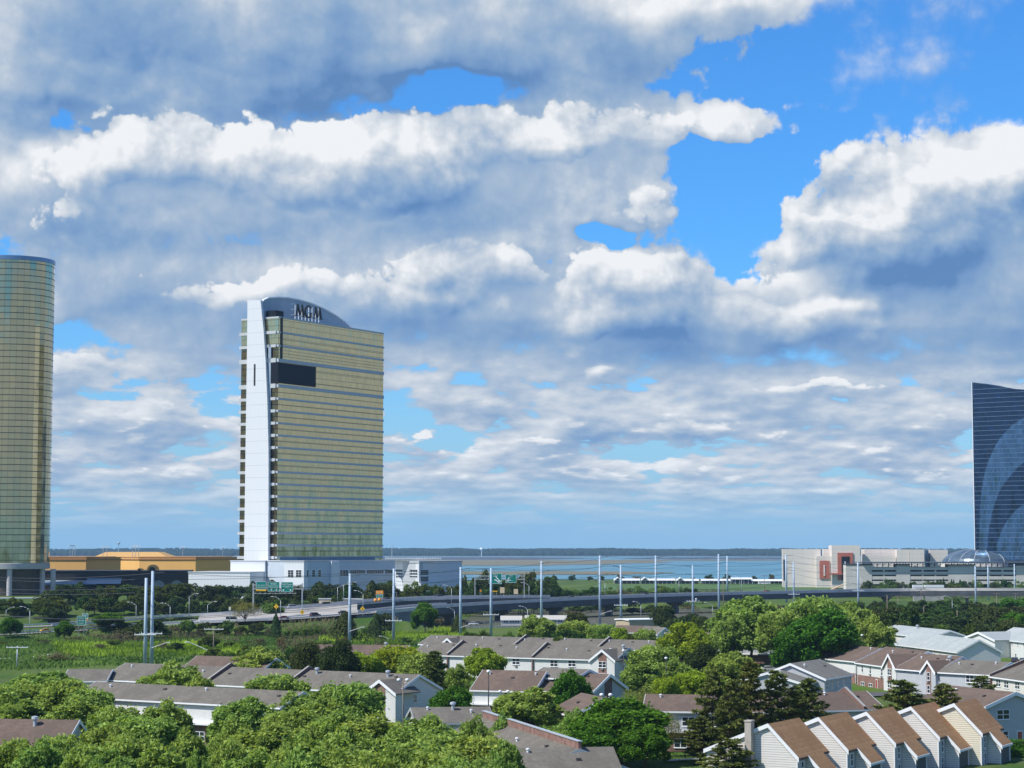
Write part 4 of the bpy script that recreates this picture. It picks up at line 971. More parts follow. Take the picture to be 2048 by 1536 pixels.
def house(label, pl, pr, ridge, depth, roofm, wallm, ze=5.8, brick=0.0, wins=(), gables=(), party=(), vents=0, ov=.45, stacks=(), ends=True, cat='house', group=None, name='row_house', world=None, trim=None, swin=(), doors=(), rise=None, ledge=False):
    trim = trim or M_white
    if world: A, B = [Vector((p[0], p[1], 0)) for p in world]
    else: A, B = at_z(pl[0], pl[1], ze), at_z(pr[0], pr[1], ze); A.z = B.z = 0
    d = B - A; L = d.length; d.normalize(); nb = Vector((-d.y, d.x, 0))
    yr = depth / 2
    if rise is None: zr = on_wall(ridge[0], ridge[1], A + nb * yr, d)[1]; rise = max(1.4, min(4.6, zr - ze))
    zr = ze + rise
    t = thing(name, label, cat, (A.x, A.y, 0), math.atan2(d.y, d.x), group)
    w = MB(); w.prism([(0, 0), (depth, 0), (depth, ze), (yr, zr - .05), (0, ze)], 'x', 0, L); w.build('wall', wallm, t)
    if brick:
        b = MB(); b.box(-.04, -.04, 0, L + .04, depth + .04, brick); b.build('brick_base', M_brick, t)
        if ledge: b = MB(); b.box(-.1, -1.0, brick, L + .1, 0, brick + .35); b.build('ledge', trim, t)
    k = rise / yr
    r = MB(); roofslab(r, -ov, L + ov, -ov, ze - k * ov, yr, zr); roofslab(r, -ov, L + ov, depth + ov, ze - k * ov, yr, zr); r.build('roof', roofm, t)
    g = MB(); g.box(-ov, -ov - .14, ze - k * ov - .12, L + ov, -ov - .003, ze - k * ov + .16); g.build('gutter', trim, t)
    for x in (.25, L - .25):
        b = MB(); b.tube((x, -.08, .1), (x, -.08, ze - .1), .07, .07, 6); b.tube((x, -.08, ze - .1), (x, -ov - .05, ze - k * ov), .07, .07, 6); b.build('downpipe', trim, t)
    if ends:
        for x in (-ov - .06, L + ov + .003):
            b = MB(); b.prism([(-ov, ze - k * ov - .3), (yr, zr - .3), (depth + ov, ze - k * ov - .3), (depth + ov, ze - k * ov + .24), (yr, zr + .24), (-ov, ze - k * ov + .24)], 'x', x, x + .057); b.build('bargeboard', trim, t)
    for px in party:
        x = on_wall(px[0], px[1], A, d)[0]
        b = MB(); b.prism([(-.5, 0), (depth + .5, 0), (depth + .5, ze + .55), (yr, zr + 1.0), (-.5, ze + .55)], 'x', x - .18, x + .18); b.build('party_wall', M_brown, t)
        c_ = MB(); c_.prism([(-.6, ze + .55), (yr, zr + 1.0), (depth + .6, ze + .55), (depth + .6, ze + .65), (yr, zr + 1.1), (-.6, ze + .65)], 'x', x - .24, x + .24); c_.build('coping', M_cop, t)
    for gi in gables:
        (gl, gr, apx) = gi[:3]; pj = gi[3] if len(gi) > 3 else 1.6; 
        o2 = A - nb * pj; xa = on_wall(gl[0], gl[1], o2, d)[0]; xb = on_wall(gr[0], gr[1], o2, d)[0]; xm = (xa + xb) / 2
        gz = on_wall(apx[0], apx[1], o2, d)[1]; gr_ = max(1.2, min(4.5, gz - ze)); hw = (xb - xa) / 2; kk = gr_ / hw
        wm_ = MB(); wm_.prism([(xa, 0), (xb, 0), (xb, ze), (xm, ze + gr_), (xa, ze)], 'y', -pj, 1.0); wm_.build('gable_wall', wallm, t)
        yb_ = min(yr, gr_ / k + .5) if k else yr
        rr = MB()
        rr.prism([(xa - .35, ze - kk * .35), (xm, ze + gr_), (xm, ze + gr_ + .22), (xa - .35, ze - kk * .35 + .22)], 'y', -pj - .4, yb_)
        rr.prism([(xb + .35, ze - kk * .35), (xb + .35, ze - kk * .35 + .22), (xm, ze + gr_ + .22), (xm, ze + gr_)], 'y', -pj - .4, yb_); rr.build('gable_roof', roofm, t)
        bb = MB(); bb.prism([(xa - .4, ze - kk * .4 - .4), (xm, ze + gr_ - .35), (xb + .4, ze - kk * .4 - .4), (xb + .4, ze - kk * .4 + .3), (xm, ze + gr_ + .32), (xa - .4, ze - kk * .4 + .3)], 'y', -pj - .5, -pj - .402); bb.build('bargeboard', trim, t)
        sw = hw * .34; sp = MB(); sp.prism([(xm - sw, 0), (xm + sw, 0), (xm + sw, ze + gr_ - kk * sw - .2), (xm, ze + gr_ - .2), (xm - sw, ze + gr_ - kk * sw - .2)], 'y', -pj - .06, -pj + .02); sp.build('brick_strip', M_brick, t)
        window('twin' if hw > 2.6 else 'slit', t, xm, ze - 1.1, -pj - .07, acu=True)
        if ze > 5: window('twin' if hw > 2.6 else 'slit', t, xm, 1.6, -pj - .07)
    for wi in wins:
        px, py, kind = wi[:3]; x, z = on_wall(px, py, A, d)
        if -.5 < x < L + .5: window(kind, t, x, z, -.045 if brick and z < brick else 0.0, acu=(len(wi) > 3))
    for (px, py) in doors:
        x, z = on_wall(px, py, A, d); b = MB(); b.box(x - .62, -.12, 0, x + .62, .05, 2.25); do = b.build('door_frame', M_white, t); b = MB(); b.box(x - .48, -.15, .05, x + .48, .0, 2.1); b.build('door', mat('door_red', (.32, .07, .05), .5), do)
    for (px, py, kind) in swin:         # windows on the right end wall
        o2 = A + d * L; y, z = on_wall(px, py, o2, nb)
        if .4 < y < depth - .4: window(kind, t, L, z, y, rot=PI / 2)
    rv = random.Random(int(A.x * 7 + A.y))
    for i in range(vents):
        x = L * (i + .5 + rv.uniform(-.25, .25)) / vents; y = yr * rv.uniform(.55, .85); o = bpy.data.objects.new('roof_vent', VENT if i % 2 == 0 else VENTD); COL.objects.link(o); o.parent = t
        o.location = (x, y, ze + k * y + .2)
    for (px, py) in stacks:
        x, z = on_wall(px, py, A + nb * yr * .8, d); o = bpy.data.objects.new('vent_stack', STACK); COL.objects.link(o); o.parent = t; o.location = (x, yr * .8, ze + k * yr * .8)
    t['_frame'] = [A.x, A.y, d.x, d.y, L, ze, rise, depth]
    return t
def gable_house(label, pl, pr, apex, length, roofm, wallm, ze=5.8, wins=(), doors=(), strip=False, ov=.5, brick=0, vents=0, group=None):
    """a house seen on its gable end: front wall carries the gable, ridge runs away from it"""
    A, B = at_z(pl[0], pl[1], ze), at_z(pr[0], pr[1], ze); A.z = B.z = 0; d = B - A; L = d.length; d.normalize()
    t = thing('gabled_house', label, 'house', (A.x, A.y, 0), math.atan2(d.y, d.x), group); xm = L / 2
    za = on_wall(apex[0], apex[1], A, d)[1]; rise = max(1.5, min(4.8, za - ze)); k = rise / xm
    w = MB(); w.prism([(0, 0), (L, 0), (L, ze), (xm, ze + rise - .05), (0, ze)], 'y', 0, length); w.build('wall', wallm, t)
    r = MB()
    r.prism([(-ov, ze - k * ov), (xm, ze + rise), (xm, ze + rise + .22), (-ov, ze - k * ov + .22)], 'y', -ov, length + ov)
    r.prism([(L + ov, ze - k * ov), (L + ov, ze - k * ov + .22), (xm, ze + rise + .22), (xm, ze + rise)], 'y', -ov, length + ov); r.build('roof', roofm, t)
    b = MB(); b.prism([(-ov - .1, ze - k * ov - .35), (xm, ze + rise - .35), (L + ov + .1, ze - k * ov - .35), (L + ov + .1, ze - k * ov + .25), (xm, ze + rise + .3), (-ov - .1, ze - k * ov + .25)], 'y', -ov - .12, -ov - .003); b.build('bargeboard', M_white, t)
    g = MB(); g.box(-ov - .14, -ov, ze - k * ov - .12, -ov - .003, length + ov, ze - k * ov + .15); g.build('gutter', M_white, t)
    if brick: b = MB(); b.box(-.04, -.04, 0, L + .04, length + .04, brick); b.build('brick_base', M_brick, t)
    if strip: b = MB(); sw = L * .11; b.prism([(xm - sw, 0), (xm + sw, 0), (xm + sw, ze + rise - k * sw - .3), (xm, ze + rise - .3), (xm - sw, ze + rise - k * sw - .3)], 'y', -.06, .02); b.build('brick_strip', M_brown, t)
    for (px, py, kind) in wins: x, z = on_wall(px, py, A, d); window(kind, t, x, z, -.0)
    for (px, py) in doors:
        x, z = on_wall(px, py, A, d); b = MB(); b.box(x - .62, -.12, 0, x + .62, .05, 2.25); do = b.build('door_frame', M_white, t); b = MB(); b.box(x - .48, -.15, .05, x + .48, .0, 2.1); b.build('door', mat('door_red', (.32, .07, .05), .5), do)
    rv = random.Random(int(A.x * 3 + A.y))
    for i in range(vents):
        o = bpy.data.objects.new('roof_vent', VENT if i % 2 else VENTD); COL.objects.link(o); o.parent = t; y = length * (i + .5) / vents; x = xm * rv.uniform(.5, .85); o.location = (x, y, ze + k * x + .2)
    return t
# centre rows
house('long white row house with two stepped party walls and a brick striped gable', (826, 1309), (1229, 1320.5), (1100, 1292), 16, M_rgrey, M_swhite, wins=[(1032, 1323, 'twin', 1), (1108, 1327, 'twin', 1), (1144, 1327, 'twin', 1), (1070 + 20, 1352, 'twin'), (1150, 1352, 'twin')],
      gables=[((1181, 1319), (1229, 1321), (1204, 1301), 2.0)], party=[(896, 1311), (1066, 1316)], vents=9, stacks=[(1247, 1288)])
house('grey roofed row behind the long white row house', (840, 1288.5), (1310, 1301), (1060, 1276), 15, M_rgrey, M_swhite, gables=[((881, 1289), (910, 1290), (896, 1278), 1.5)], party=[(1028, 1294), (1196, 1298)], vents=11)
house('low white house with brick base and long brown grey roof in the middle', (945, 1379), (1066, 1382.5), (1000, 1342), 13, M_rbrown, M_swhite, brick=2.7, ledge=True, vents=3, wins=[(1010, 1392, 'single'), (1040, 1393, 'single')])
house('tall white box house with two upper windows right of the low brown roof', (1062, 1354), (1148, 1358), (1110, 1337.5), 10, M_rgrey, M_swhite, ze=8.2, wins=[(1088, 1365, 'single'), (1105, 1366, 'single')])
gable_house('house with shaded gable and dark brick stripe facing right', (1182, 1385), (1250, 1376), (1219, 1350), 16, M_rbrown, M_sgrey_shade, strip=True, vents=2)
gable_house('white house with shaded gable and brown roof beside the dark round tree', (1148, 1430), (1268, 1427), (1210, 1397), 12, M_rbrown, M_sgrey_shade, wins=[(1167, 1443, 'big'), (1215, 1443, 'big')], vents=1)  # gable shade carried by the grey siding colour
house('near grey shingled roof at the bottom centre edge', (1020, 1560), (1243, 1556), (1130, 1498), 15, M_rgrey, M_scream, trim=M_rgrey, vents=2)
house('grey roof with vent stack above the central treetops', (835, 1447), (985, 1445), (930, 1416), 14, M_rgrey, M_scream, stacks=[(906, 1412)], vents=3, trim=M_galv)
house('diagonal grey roof with a long brick parapet running toward the viewer', None, None, None, 15, M_rgrey, M_scream, world=[(-11.5, 320), (1.5, 270)], rise=3.0, vents=4, trim=M_galv)
t_ = COL.objects[-1]
# left rows
house('long grey roofed row house with white gable and floodlights in front', (205, 1359), (791, 1386), (595, 1341), 16, M_rgrey, M_swhite, wins=[(700, 1395, 'twin'), (650, 1393, 'twin'), (500, 1385, 'twin')], gables=[((730, 1384), (791, 1387.5), (761, 1362), 1.8)],
      party=[(570, 1373), (412, 1367)], vents=8, stacks=[(776, 1350), (634, 1366)], swin=[(830, 1397, 'single')])
house('front row house with grey roof, white siding and shaded brick ground floor', (150, 1393), (560, 1415), (400, 1375.5), 12, M_rgrey, M_swhite, ze=7.4, brick=3.6, ledge=True, wins=[(400, 1472, 'twin'), (468, 1470, 'twin'), (350, 1430, 'twin'), (480, 1432, 'twin'), (300, 1430, 'single')], vents=4)
house('brown roof with a small peak and round vent cap at the left bottom corner', (-80, 1502), (118, 1505), (40, 1441), 14, M_rbrown, M_scream, stacks=[(70, 1449)])
house('dark brown roofed row half hidden left of the pale green trees', (366, 1338), (520, 1343), (420, 1313.5), 13, M_rbrown, M_swhite)
house('brown roofed row showing as a strip beyond the yellow green trees', (590, 1311), (805, 1313), (720, 1291), 13, M_rbrown, M_swhite, stacks=[(772, 1293)])
house('grey roofed house among left treetops with white gable board', (128, 1362), (210, 1362), (165, 1340), 13, M_rgrey, M_swhite)
# right middle
house('two storey block with shaded siding, grey roof and brick ground floor', (1330, 1288), (1561, 1289.5), (1500, 1267), 12, M_rgrey, M_sgrey_shade, brick=2.7, ledge=True, wins=[(1480, 1298, 'twin'), (1524, 1299, 'single')], vents=4)  # grey siding puts the front's shade into its colour
gable_house('small house with white gable peeping out behind the willow', (1316, 1268), (1342, 1267.5), (1329, 1256), 14, M_rgrey, M_swhite)
house('low brown roof behind the bushes near the beige depot', (1222, 1264), (1302, 1266), (1260, 1252), 10, M_rbrown, M_scream, ze=5)
house('long brown roofed row with grey siding behind the pines', (1290, 1422), (1560, 1425), (1400, 1391.5), 15, M_rbrown, M_sgrey_shade, ze=7.0, brick=3.4, ledge=True, wins=[(1328, 1440, 'twin'), (1377, 1443, 'twin'), (1440, 1444, 'twin'), (1361, 1486, 'twin'), (1410, 1485, 'twin')], vents=3)
house('brown roofed row with a stepped party wall behind the tan townhouses', (1562, 1423.5), (1765, 1418), (1700, 1385), 14, M_rbrown, M_sgrey_shade, party=[(1727, 1420)], vents=4, wins=[(1580, 1435, 'twin')])
house('grey green roofed house with four narrow windows', (1649, 1358), (1702, 1349), (1625, 1322), 16, M_rgreen, M_sgrey_shade, wins=[(1653.5, 1371, 'slit'), (1664.5, 1368, 'slit'), (1676, 1365, 'slit'), (1687, 1362, 'slit')], vents=2)
house('grey green roof with red brick party wall behind the pines', (1606, 1368), (1646, 1359.5), (1580, 1338), 16, M_rgreen, M_sgrey_shade, ze=5.2, party=[(1646, 1359.5)], vents=2)
house('white row house with brown roof and leftmost striped gable', (1622, 1314), (1712, 1323), (1690, 1291), 15, M_rbrown, M_swhite, gables=[((1622, 1314), (1643, 1315.5), (1632, 1292), 1.2)], vents=3, brick=2.7)
house('white row house with brick ground floor and boarded door', (1714, 1325), (1792, 1335.5), (1781, 1295.5), 17, M_rbrown, M_swhite, brick=2.75, gables=[((1767, 1334), (1792, 1336), (1780, 1310), 1.2)], wins=[(1725, 1337, 'slit'), (1741, 1340, 'slit', 1), (1764, 1344, 'slit', 1), (1726, 1370, 'twin'), (1742, 1373, 'twin')], doors=[(1754, 1377)], vents=2)
house('shaded wall house with dark brown roof between two striped gables', (1793, 1337), (1871, 1343.5), (1850, 1309), 16, M_rbrown, M_sgrey_shade, gables=[((1844, 1341), (1871, 1344), (1856, 1323), 1.2)], vents=3)  # wall shade painted in as grey siding
house('shaded wall house with grey roof and round vent stack', (1872, 1344), (1982, 1350), (1935, 1321.5), 15, M_rgrey, M_sgrey_shade, stacks=[(1900, 1328)], wins=[(1940, 1358, 'twin'), (1960, 1359, 'twin')], vents=3)  # grey siding colour stands for this wall's shade
house('cream sided row house at the right edge with stepped parapet', (1983, 1353), (2130, 1373), (2046, 1328), 16, M_rgrey, M_scream, party=[(1984, 1354)], wins=[(1997, 1366, 'twin'), (2013, 1369, 'twin'), (2035, 1371, 'twin'), (2060, 1374, 'twin')], vents=2)
gable_house('large grey sided gable house with red door at the right edge', (1972, 1413), (2085, 1409), (2022, 1386.5), 20, M_rbrown, M_sgrey_shade, ze=6.8, wins=[(2006, 1429, 'big'), (2011, 1471, 'single')], doors=[(2039, 1475)], vents=2)
house('long white motel like row with pale roof and a line of small windows', (1790, 1288), (1915, 1304), (1958, 1280), 13, M_rpale, M_swhite, wins=[(1806 + 10.5 * k, 1294 + 1.35 * k, 'small') for k in range(10)], stacks=[])
house('pale roofed white row behind the front white row', (1755, 1264), (1860, 1276), (1893, 1261), 14, M_rpale, M_swhite, stacks=[(1835, 1262)])
house('white house with pale roof and two rows of small windows at the right', (1989, 1277), (2120, 1291), (2048, 1257.5), 14, M_rpale, M_swhite, wins=[(2000 + 12 * k, 1284 + 1.1 * k, 'small') for k in range(5)] + [(2015, 1311, 'single'), (2032, 1312, 'single')])
gable_house('pale blue shaded white gable in front of the right pale roof', (1928, 1277), (1990, 1281), (1954, 1265), 16, M_rpale, M_swhite)
bo_ = house('beige flat depot building with white roof edge below the viaduct', (1258, 1240), (1316, 1239), (1290, 1236), 12, M_white, mat('depot_beige', (.42, .34, .24), .9, var=.1), ze=4.2, rise=.3, cat='depot', name='depot')
house('small hip roofed booth building with long windows below the viaduct', (1003, 1239.5), (1042, 1239.5), (1022, 1235), 8, mat('booth_roof', (.45, .43, .38), .9), M_scream, ze=3.0, rise=1.5, cat='booth', name='booth', wins=[(1012, 1242, 'twin'), (1024, 1242, 'twin'), (1034, 1242, 'twin')])
house('long low shelter with pale roof below the viaduct', (1052, 1238.5), (1144, 1238.5), (1100, 1233), 8, mat('booth_roof'), M_scream, ze=3.0, rise=1.5, cat='shelter', name='shelter', wins=[(1060 + 12 * k, 1242, 'twin') for k in range(6)])
# diagonal brick parapet along its ridge
dg = None
for o_ in COL.objects:
    if o_.type == 'EMPTY' and o_.get('label', '').startswith('diagonal grey roof'): dg = o_
A_ = dg['_frame']; L_ = A_[4]; b = MB(); b.box(-.5, 7.3, 8.0, L_ + .5, 7.75, 9.9); b.build('party_wall', M_brick, dg); b = MB(); b.box(-.6, 7.2, 9.9, L_ + .6, 7.85, 10.02); b.build('coping', M_galv, dg)
for o_ in COL.objects:
    if '_frame' in o_: del o_['_frame']

# ---- five tan-roofed townhouses, each a saltbox: long front slope, short rear slope, entry bay with a dark shade panel
TZ = 9.6
def place_apex(px, py): return at_z(px, py, TZ)
def townhouse():
    t = thing('townhouse', 'x', 'townhouse', (0, 0, 0), 0, 'tan roofed townhouses in a staggered row')
    # local frame: x = down the front slope, y = along the ridge (away), origin under the near apex
    RL = 12.6            # ridge length
    fx, fz = 4.6, 4.9    # upper eave: x and z ; lower eave further down on the middle bay
    lx = 6.7; k = (TZ - fz) / fx; lz = TZ - k * lx; rx, rz = -9.8, 5.6
    bay0, bay1 = 4.2, 9.9
    siding_m = M_stan
    w = MB(); w.prism([(rx, 0), (fx - .35, 0), (fx - .35, fz + k * .35 - .12), (0, TZ - .12), (rx, rz - .12)], 'y', 0.25, RL - .2); w.build('wall', siding_m, t)
    w = MB(); w.prism([(fx - .34, 0), (lx - .35, 0), (lx - .35, lz + k * .35 - .14), (fx - .34, fz + k * .34 - .14)], 'y', bay0, bay1 - .2); w.build('entry_bay', siding_m, t)
    f = MB(); f.box(fx - .349, .3, 0, fx - .30, bay0, fz + .1); f.box(fx - .349, bay1 - .2, 0, fx - .30, RL - .25, fz + .1); f.build('front_wall', M_sgrey_shade, t)  # grey sheets over the front; its shade put into the colour
    r = MB(); th = .25
    r.prism([(0, TZ), (fx, fz), (fx, fz + th), (0, TZ + th)], 'y', 0, RL)
    r.prism([(fx, fz), (lx, lz), (lx, lz + th), (fx, fz + th)], 'y', bay0 - .25, bay1 + .25)
    r.prism([(0, TZ), (0, TZ + th), (rx - .3, rz - .12 + th), (rx - .3, rz - .12)], 'y', 0, RL); r.build('roof', M_rtan, t)
    for y0 in (-.06,):
        b = MB(); b.prism([(0, TZ - .3), (fx + .1, fz - .4), (fx + .1, fz + .3), (0, TZ + .3)], 'y', y0 - .06, y0 + .057); b.prism([(0, TZ - .3), (0, TZ + .3), (rx - .35, rz + .18), (rx - .35, rz - .42)], 'y', y0 - .06, y0 + .057); b.build('bargeboard', M_white, t)
    b = MB(); b.prism([(fx + .1, fz - .4), (lx + .1, lz - .4), (lx + .1, lz + .3), (fx + .1, fz + .3)], 'y', bay0 - .37, bay0 - .26); b.build('bargeboard', M_white, t)
    g = MB(); g.box(lx + .003, bay0 - .3, lz - .15, lx + .13, bay1 + .3, lz + .2); g.build('gutter', M_white, t)
    g = MB(); g.box(fx + .003, 0, fz - .1, fx + .13, bay0 - .4, fz + .2); g.build('gutter', M_rbrown, t); g = MB(); g.box(fx + .003, bay1 + .3, fz - .1, fx + .13, RL, fz + .2); g.build('gutter', M_rbrown, t)
    p = MB(); p.box(lx - .345, bay0 + .25, 0, lx - .30, bay1 - .5, lz + .1); p.build('porch_shade_panel', mat('porch_shade', (.10, .105, .10), .8), t)  # thin dark panel on the bay; porch shade painted in
    c_ = MB(); c_.box(fx - .36, .18, 0, fx - .2, .3, fz); c_.box(lx - .36, bay0 - .06, 0, lx - .22, bay0 + .06, lz); c_.box(lx - .36, bay1 - .2, 0, lx - .22, bay1 - .05, lz); c_.build('corner_trim', M_white, t)
    window('slit', t, fx - .30, fz - 1.35, 2.3, rot=PI / 2); window('slit', t, fx - .30, fz - 4.0, 2.3, rot=PI / 2); window('slit', t, fx - .30, fz - 1.35, RL - 1.5, rot=PI / 2)
    return t
TH = First(townhouse)
units = [((1536, 1451), (1609, 1435)), ((1637, 1438), (1705, 1424)), ((1733, 1427), (1793, 1414)), ((1822, 1416.5), (1877, 1404)), ((1908, 1410), (1943, 1403))]
tl = ['leftmost tan roofed townhouse with a tall square chimney', 'second tan roofed townhouse from the chimney', 'middle tan roofed townhouse of the five', 'fourth tan roofed townhouse, left of the yellowish end wall', 'rightmost tan roofed townhouse with pale yellow end wall']
# one common heading for the row
ang_t = 0
P0_, P1_ = place_apex(*units[1][0]), place_apex(*units[1][1]); v_ = (P1_ - P0_); ang_t = math.atan2(v_.y, v_.x) - PI / 2
for i, (a_, b_) in enumerate(units):
    P = place_apex(*a_); o = TH.put((P.x, P.y, 0), ang_t, None, tl[i], 'tan roofed townhouses in a staggered row')
    if i == 0:
        pass
first_t = TH.o
ch = MB(); ch.box(-3.2, -1.1, 0, -2.2, .18, 10.1); ch.box(-3.28, -1.18, 10.1, -2.12, .26, 10.3)
# (added after the copies so only the first has it)
co = ch.build('chimney', mat('chimney_block', (.42, .38, .33), .9, var=.12, vscale=1), first_t)
# the end wall of the last one is a yellower siding
last = [o for o in COL.objects if o.get('label') == tl[4]][0]
for c_ in last.children:
    if c_.name.startswith('wall'):
        c_.data = c_.data.copy(); c_.data.materials[0] = siding('siding_yellow', (.74, .69, .55), .34)
# ================================================================ vegetation
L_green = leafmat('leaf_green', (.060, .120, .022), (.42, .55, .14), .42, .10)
L_yell = leafmat('leaf_yellowgreen', (.10, .16, .012), (.40, .50, .05), .38, .12)
L_deep = leafmat('leaf_deep', (.020, .075, .008), (.12, .26, .03), .3, .12)
L_pine = leafmat('leaf_pine', (.032, .052, .014), (.27, .30, .08), .15, .12)
L_ever = leafmat('leaf_evergreen', (.018, .034, .010), (.085, .115, .035), .15, .2)
L_mix = leafmat('leaf_belt', (.028, .055, .012), (.10, .145, .03), .2, .3)
L_twig = leafmat('leaf_budding', (.12, .11, .035), (.30, .31, .08), .3, .1)
L_brush = leafmat('leaf_brush', (.085, .07, .04), (.19, .165, .085), .1, .2)
L_grass = leafmat('leaf_grass', (.05, .105, .02), (.17, .26, .055), .3, .1)
def leafmesh(name, items, m):
    """items: (centre, normal, long axis, length, width, tone)"""
    V = np.zeros((len(items) * 4, 3), dtype=np.float32); T = np.zeros(len(items) * 4, dtype=np.float32)
    for i, (c, n, a, l, w, t) in enumerate(items):
        b = n.cross(a); bl = b.length
        b = b / bl if bl > 1e-5 else a.orthogonal().normalized()
        V[i * 4] = c - a * l * .5; V[i * 4 + 1] = c + b * w * .5 - n * w * .12; V[i * 4 + 2] = c + a * l * .5 - n * l * .1; V[i * 4 + 3] = c - b * w * .5 - n * w * .12
        T[i * 4:i * 4 + 4] = t
    me = bpy.data.meshes.new(name); n = len(items)
    me.vertices.add(n * 4); me.vertices.foreach_set('co', V.ravel()); me.loops.add(n * 4); me.loops.foreach_set('vertex_index', np.arange(n * 4, dtype=np.int32))
    me.polygons.add(n); me.polygons.foreach_set('loop_start', np.arange(0, n * 4, 4, dtype=np.int32)); me.polygons.foreach_set('loop_total', np.full(n, 4, dtype=np.int32))
    me.materials.append(m); me.update(calc_edges=True)
    at = me.attributes.new('tone', 'FLOAT', 'POINT'); at.data.foreach_set('value', T); return me
def rvec(r):
    while True:
        v = Vector((r.uniform(-1, 1), r.uniform(-1, 1), r.uniform(-1, 1)))
        if .05 < v.length < 1: return v.normalized()
def broad_proto(seed, m, nclump=46, per=330, leaf=(.62, .34), W=11.0, H=12.0, low=.16, loose=1.0, tr=1.0):
    r = random.Random(seed); cl = []
    cz, rz, rx = H * (.5 + low / 2), H * (1 - low) / 2, W / 2
    lobes = [(rvec(r), r.uniform(-.28, .22)) for _ in range(7)]
    def rad(d): return 1 + sum(a * max(0, d.dot(l)) ** 3 for l, a in lobes)
    for i in range(nclump):
        d = rvec(r); 
        if d.z < -.45: d.z *= -.6; d.normalize()
        f = r.uniform(.62, .93) * rad(d) if i > 8 else r.uniform(.1, .45)
        c = Vector((d.x * rx * f * .86, d.y * rx * f * .86, cz + d.z * rz * f * .88)); cl.append((c, r.uniform(.95, 1.9) * loose, r.uniform(-.22, .22)))
    items = []
    for c, R_, tn in cl:
        out = (c - Vector((0, 0, cz * .9))).normalized()
        for _ in range(int(per * (R_ / 1.5) ** 1.6)):
            d = (rvec(r) + out * .45).normalized(); p = c + d * R_ * (r.uniform(.5, 1.0) ** .5) * Vector((1, 1, .8)).length / 1.62
            n = (d * .6 + rvec(r) * .95 + Vector((0, 0, .25))).normalized(); a = (n.cross(rvec(r))).normalized()
            t = .42 + tn + .28 * d.dot(Vector((0, 0, 1))) * .6 + r.uniform(-.42, .42)  # clump tops lighter: light from above put into the leaf tone
            items.append((p, n, a, leaf[0] * r.uniform(.6, 1.25), leaf[1] * r.uniform(.7, 1.2), min(1, max(0, t))))
    for _ in range(int(len(items) * .05)):
        c, R_, tn = r.choice(cl); d = (rvec(r) + (c - Vector((0, 0, cz * .8))).normalized() * 1.2).normalized(); p = c + d * R_ * r.uniform(1.0, 1.45); n = rvec(r)
        items.append((p, n, n.cross(rvec(r)).normalized(), leaf[0] * .9, leaf[1] * .8, r.uniform(.3, 1)))
    crown = leafmesh('crown', items, m)
    tk = MB(); top = cz * .9; b = .26 * tr; lean = Vector((r.uniform(-.4, .4), r.uniform(-.4, .4), 0))
    pts = [Vector((0, 0, -.3)), Vector((0, 0, H * .15)) + lean * .3, Vector((0, 0, H * .35)) + lean, Vector((0, 0, top)) + lean * 1.4]
    for k in range(3): tk.tube(pts[k], pts[k + 1], b * (1 - .25 * k), b * (.75 - .25 * k), 8)
    for c, R_, tn in cl[::2]:
        s_ = pts[1].lerp(pts[3], r.uniform(.15, .8)); mid = s_.lerp(c, .5) + Vector((0, 0, -.3)); tk.tube(s_, mid, b * .38, b * .22, 5, False); tk.tube(mid, c, b * .22, b * .07, 4, False)
    return crown, tk.mesh('trunk', M_bark, True)
def pine_proto(seed, m, H=14.0, W=9.0, nb=46, tuft=95, needle=(.55, .085), bare=.25, irregular=1.0):
    r = random.Random(seed); items = []; tk = MB()
    lean = Vector((r.uniform(-.5, .5), r.uniform(-.5, .5), 0))
    ax = lambda z: lean * (z / H) ** 2
    for k in range(6): z0, z1 = H * .95 * k / 6, H * .95 * (k + 1) / 6; tk.tube(ax(z0) + Vector((0, 0, z0 - .2)), ax(z1) + Vector((0, 0, z1)), .24 * (1 - k / 6.3), .24 * (1 - (k + 1) / 6.3), 7)
    for i in range(nb):
        f = bare + (1 - bare) * (i + r.random()) / nb; z = H * f; L = W / 2 * (1 - ((f - bare) / (1 - bare)) ** 1.5 * .82) * r.uniform(.55, 1.12) * (.75 if f < bare + .1 else 1)
        a = i * 2.399 + r.uniform(-.5, .5); d = Vector((math.cos(a), math.sin(a), 0)); s_ = ax(z) + Vector((0, 0, z)); rise = r.uniform(-.05, .28) * irregular
        e = s_ + d * L + Vector((0, 0, L * rise)); mid = s_.lerp(e, .55) + Vector((0, 0, -.12 * L)); tk.tube(s_, mid, .075, .05, 4, False); tk.tube(mid, e, .05, .02, 4, False)
        nt = max(2, int(L * 1.5))
        for k in range(nt):
            t = .3 + .7 * (k + r.random() * .6) / nt; c = (s_.lerp(mid, t / .55) if t < .55 else mid.lerp(e, (t - .55) / .45)); side = d.cross(Vector((0, 0, 1)))
            c = c + side * r.uniform(-.55, .55) * (1.15 - t * .3) * L * .28 + Vector((0, 0, .12)); tn = r.uniform(-.15, .15); R_ = r.uniform(.35, .7)
            for _ in range(tuft // 4):
                dd = (rvec(r) + Vector((0, 0, .55)) + d * .3).normalized(); p = c + Vector((dd.x, dd.y, dd.z * .6)) * R_ * r.uniform(.2, 1)
                n = dd.cross(rvec(r)).normalized(); items.append((p, n, dd, needle[0] * r.uniform(.7, 1.2), needle[1] * r.uniform(1.6, 3.2), min(1, max(0, .35 + tn + .45 * dd.z * r.random() + r.uniform(-.15, .25)))))  # upward needles lighter: lit tips put into the tone
    return leafmesh('crown', items, m), tk.mesh('trunk', M_bark, True)
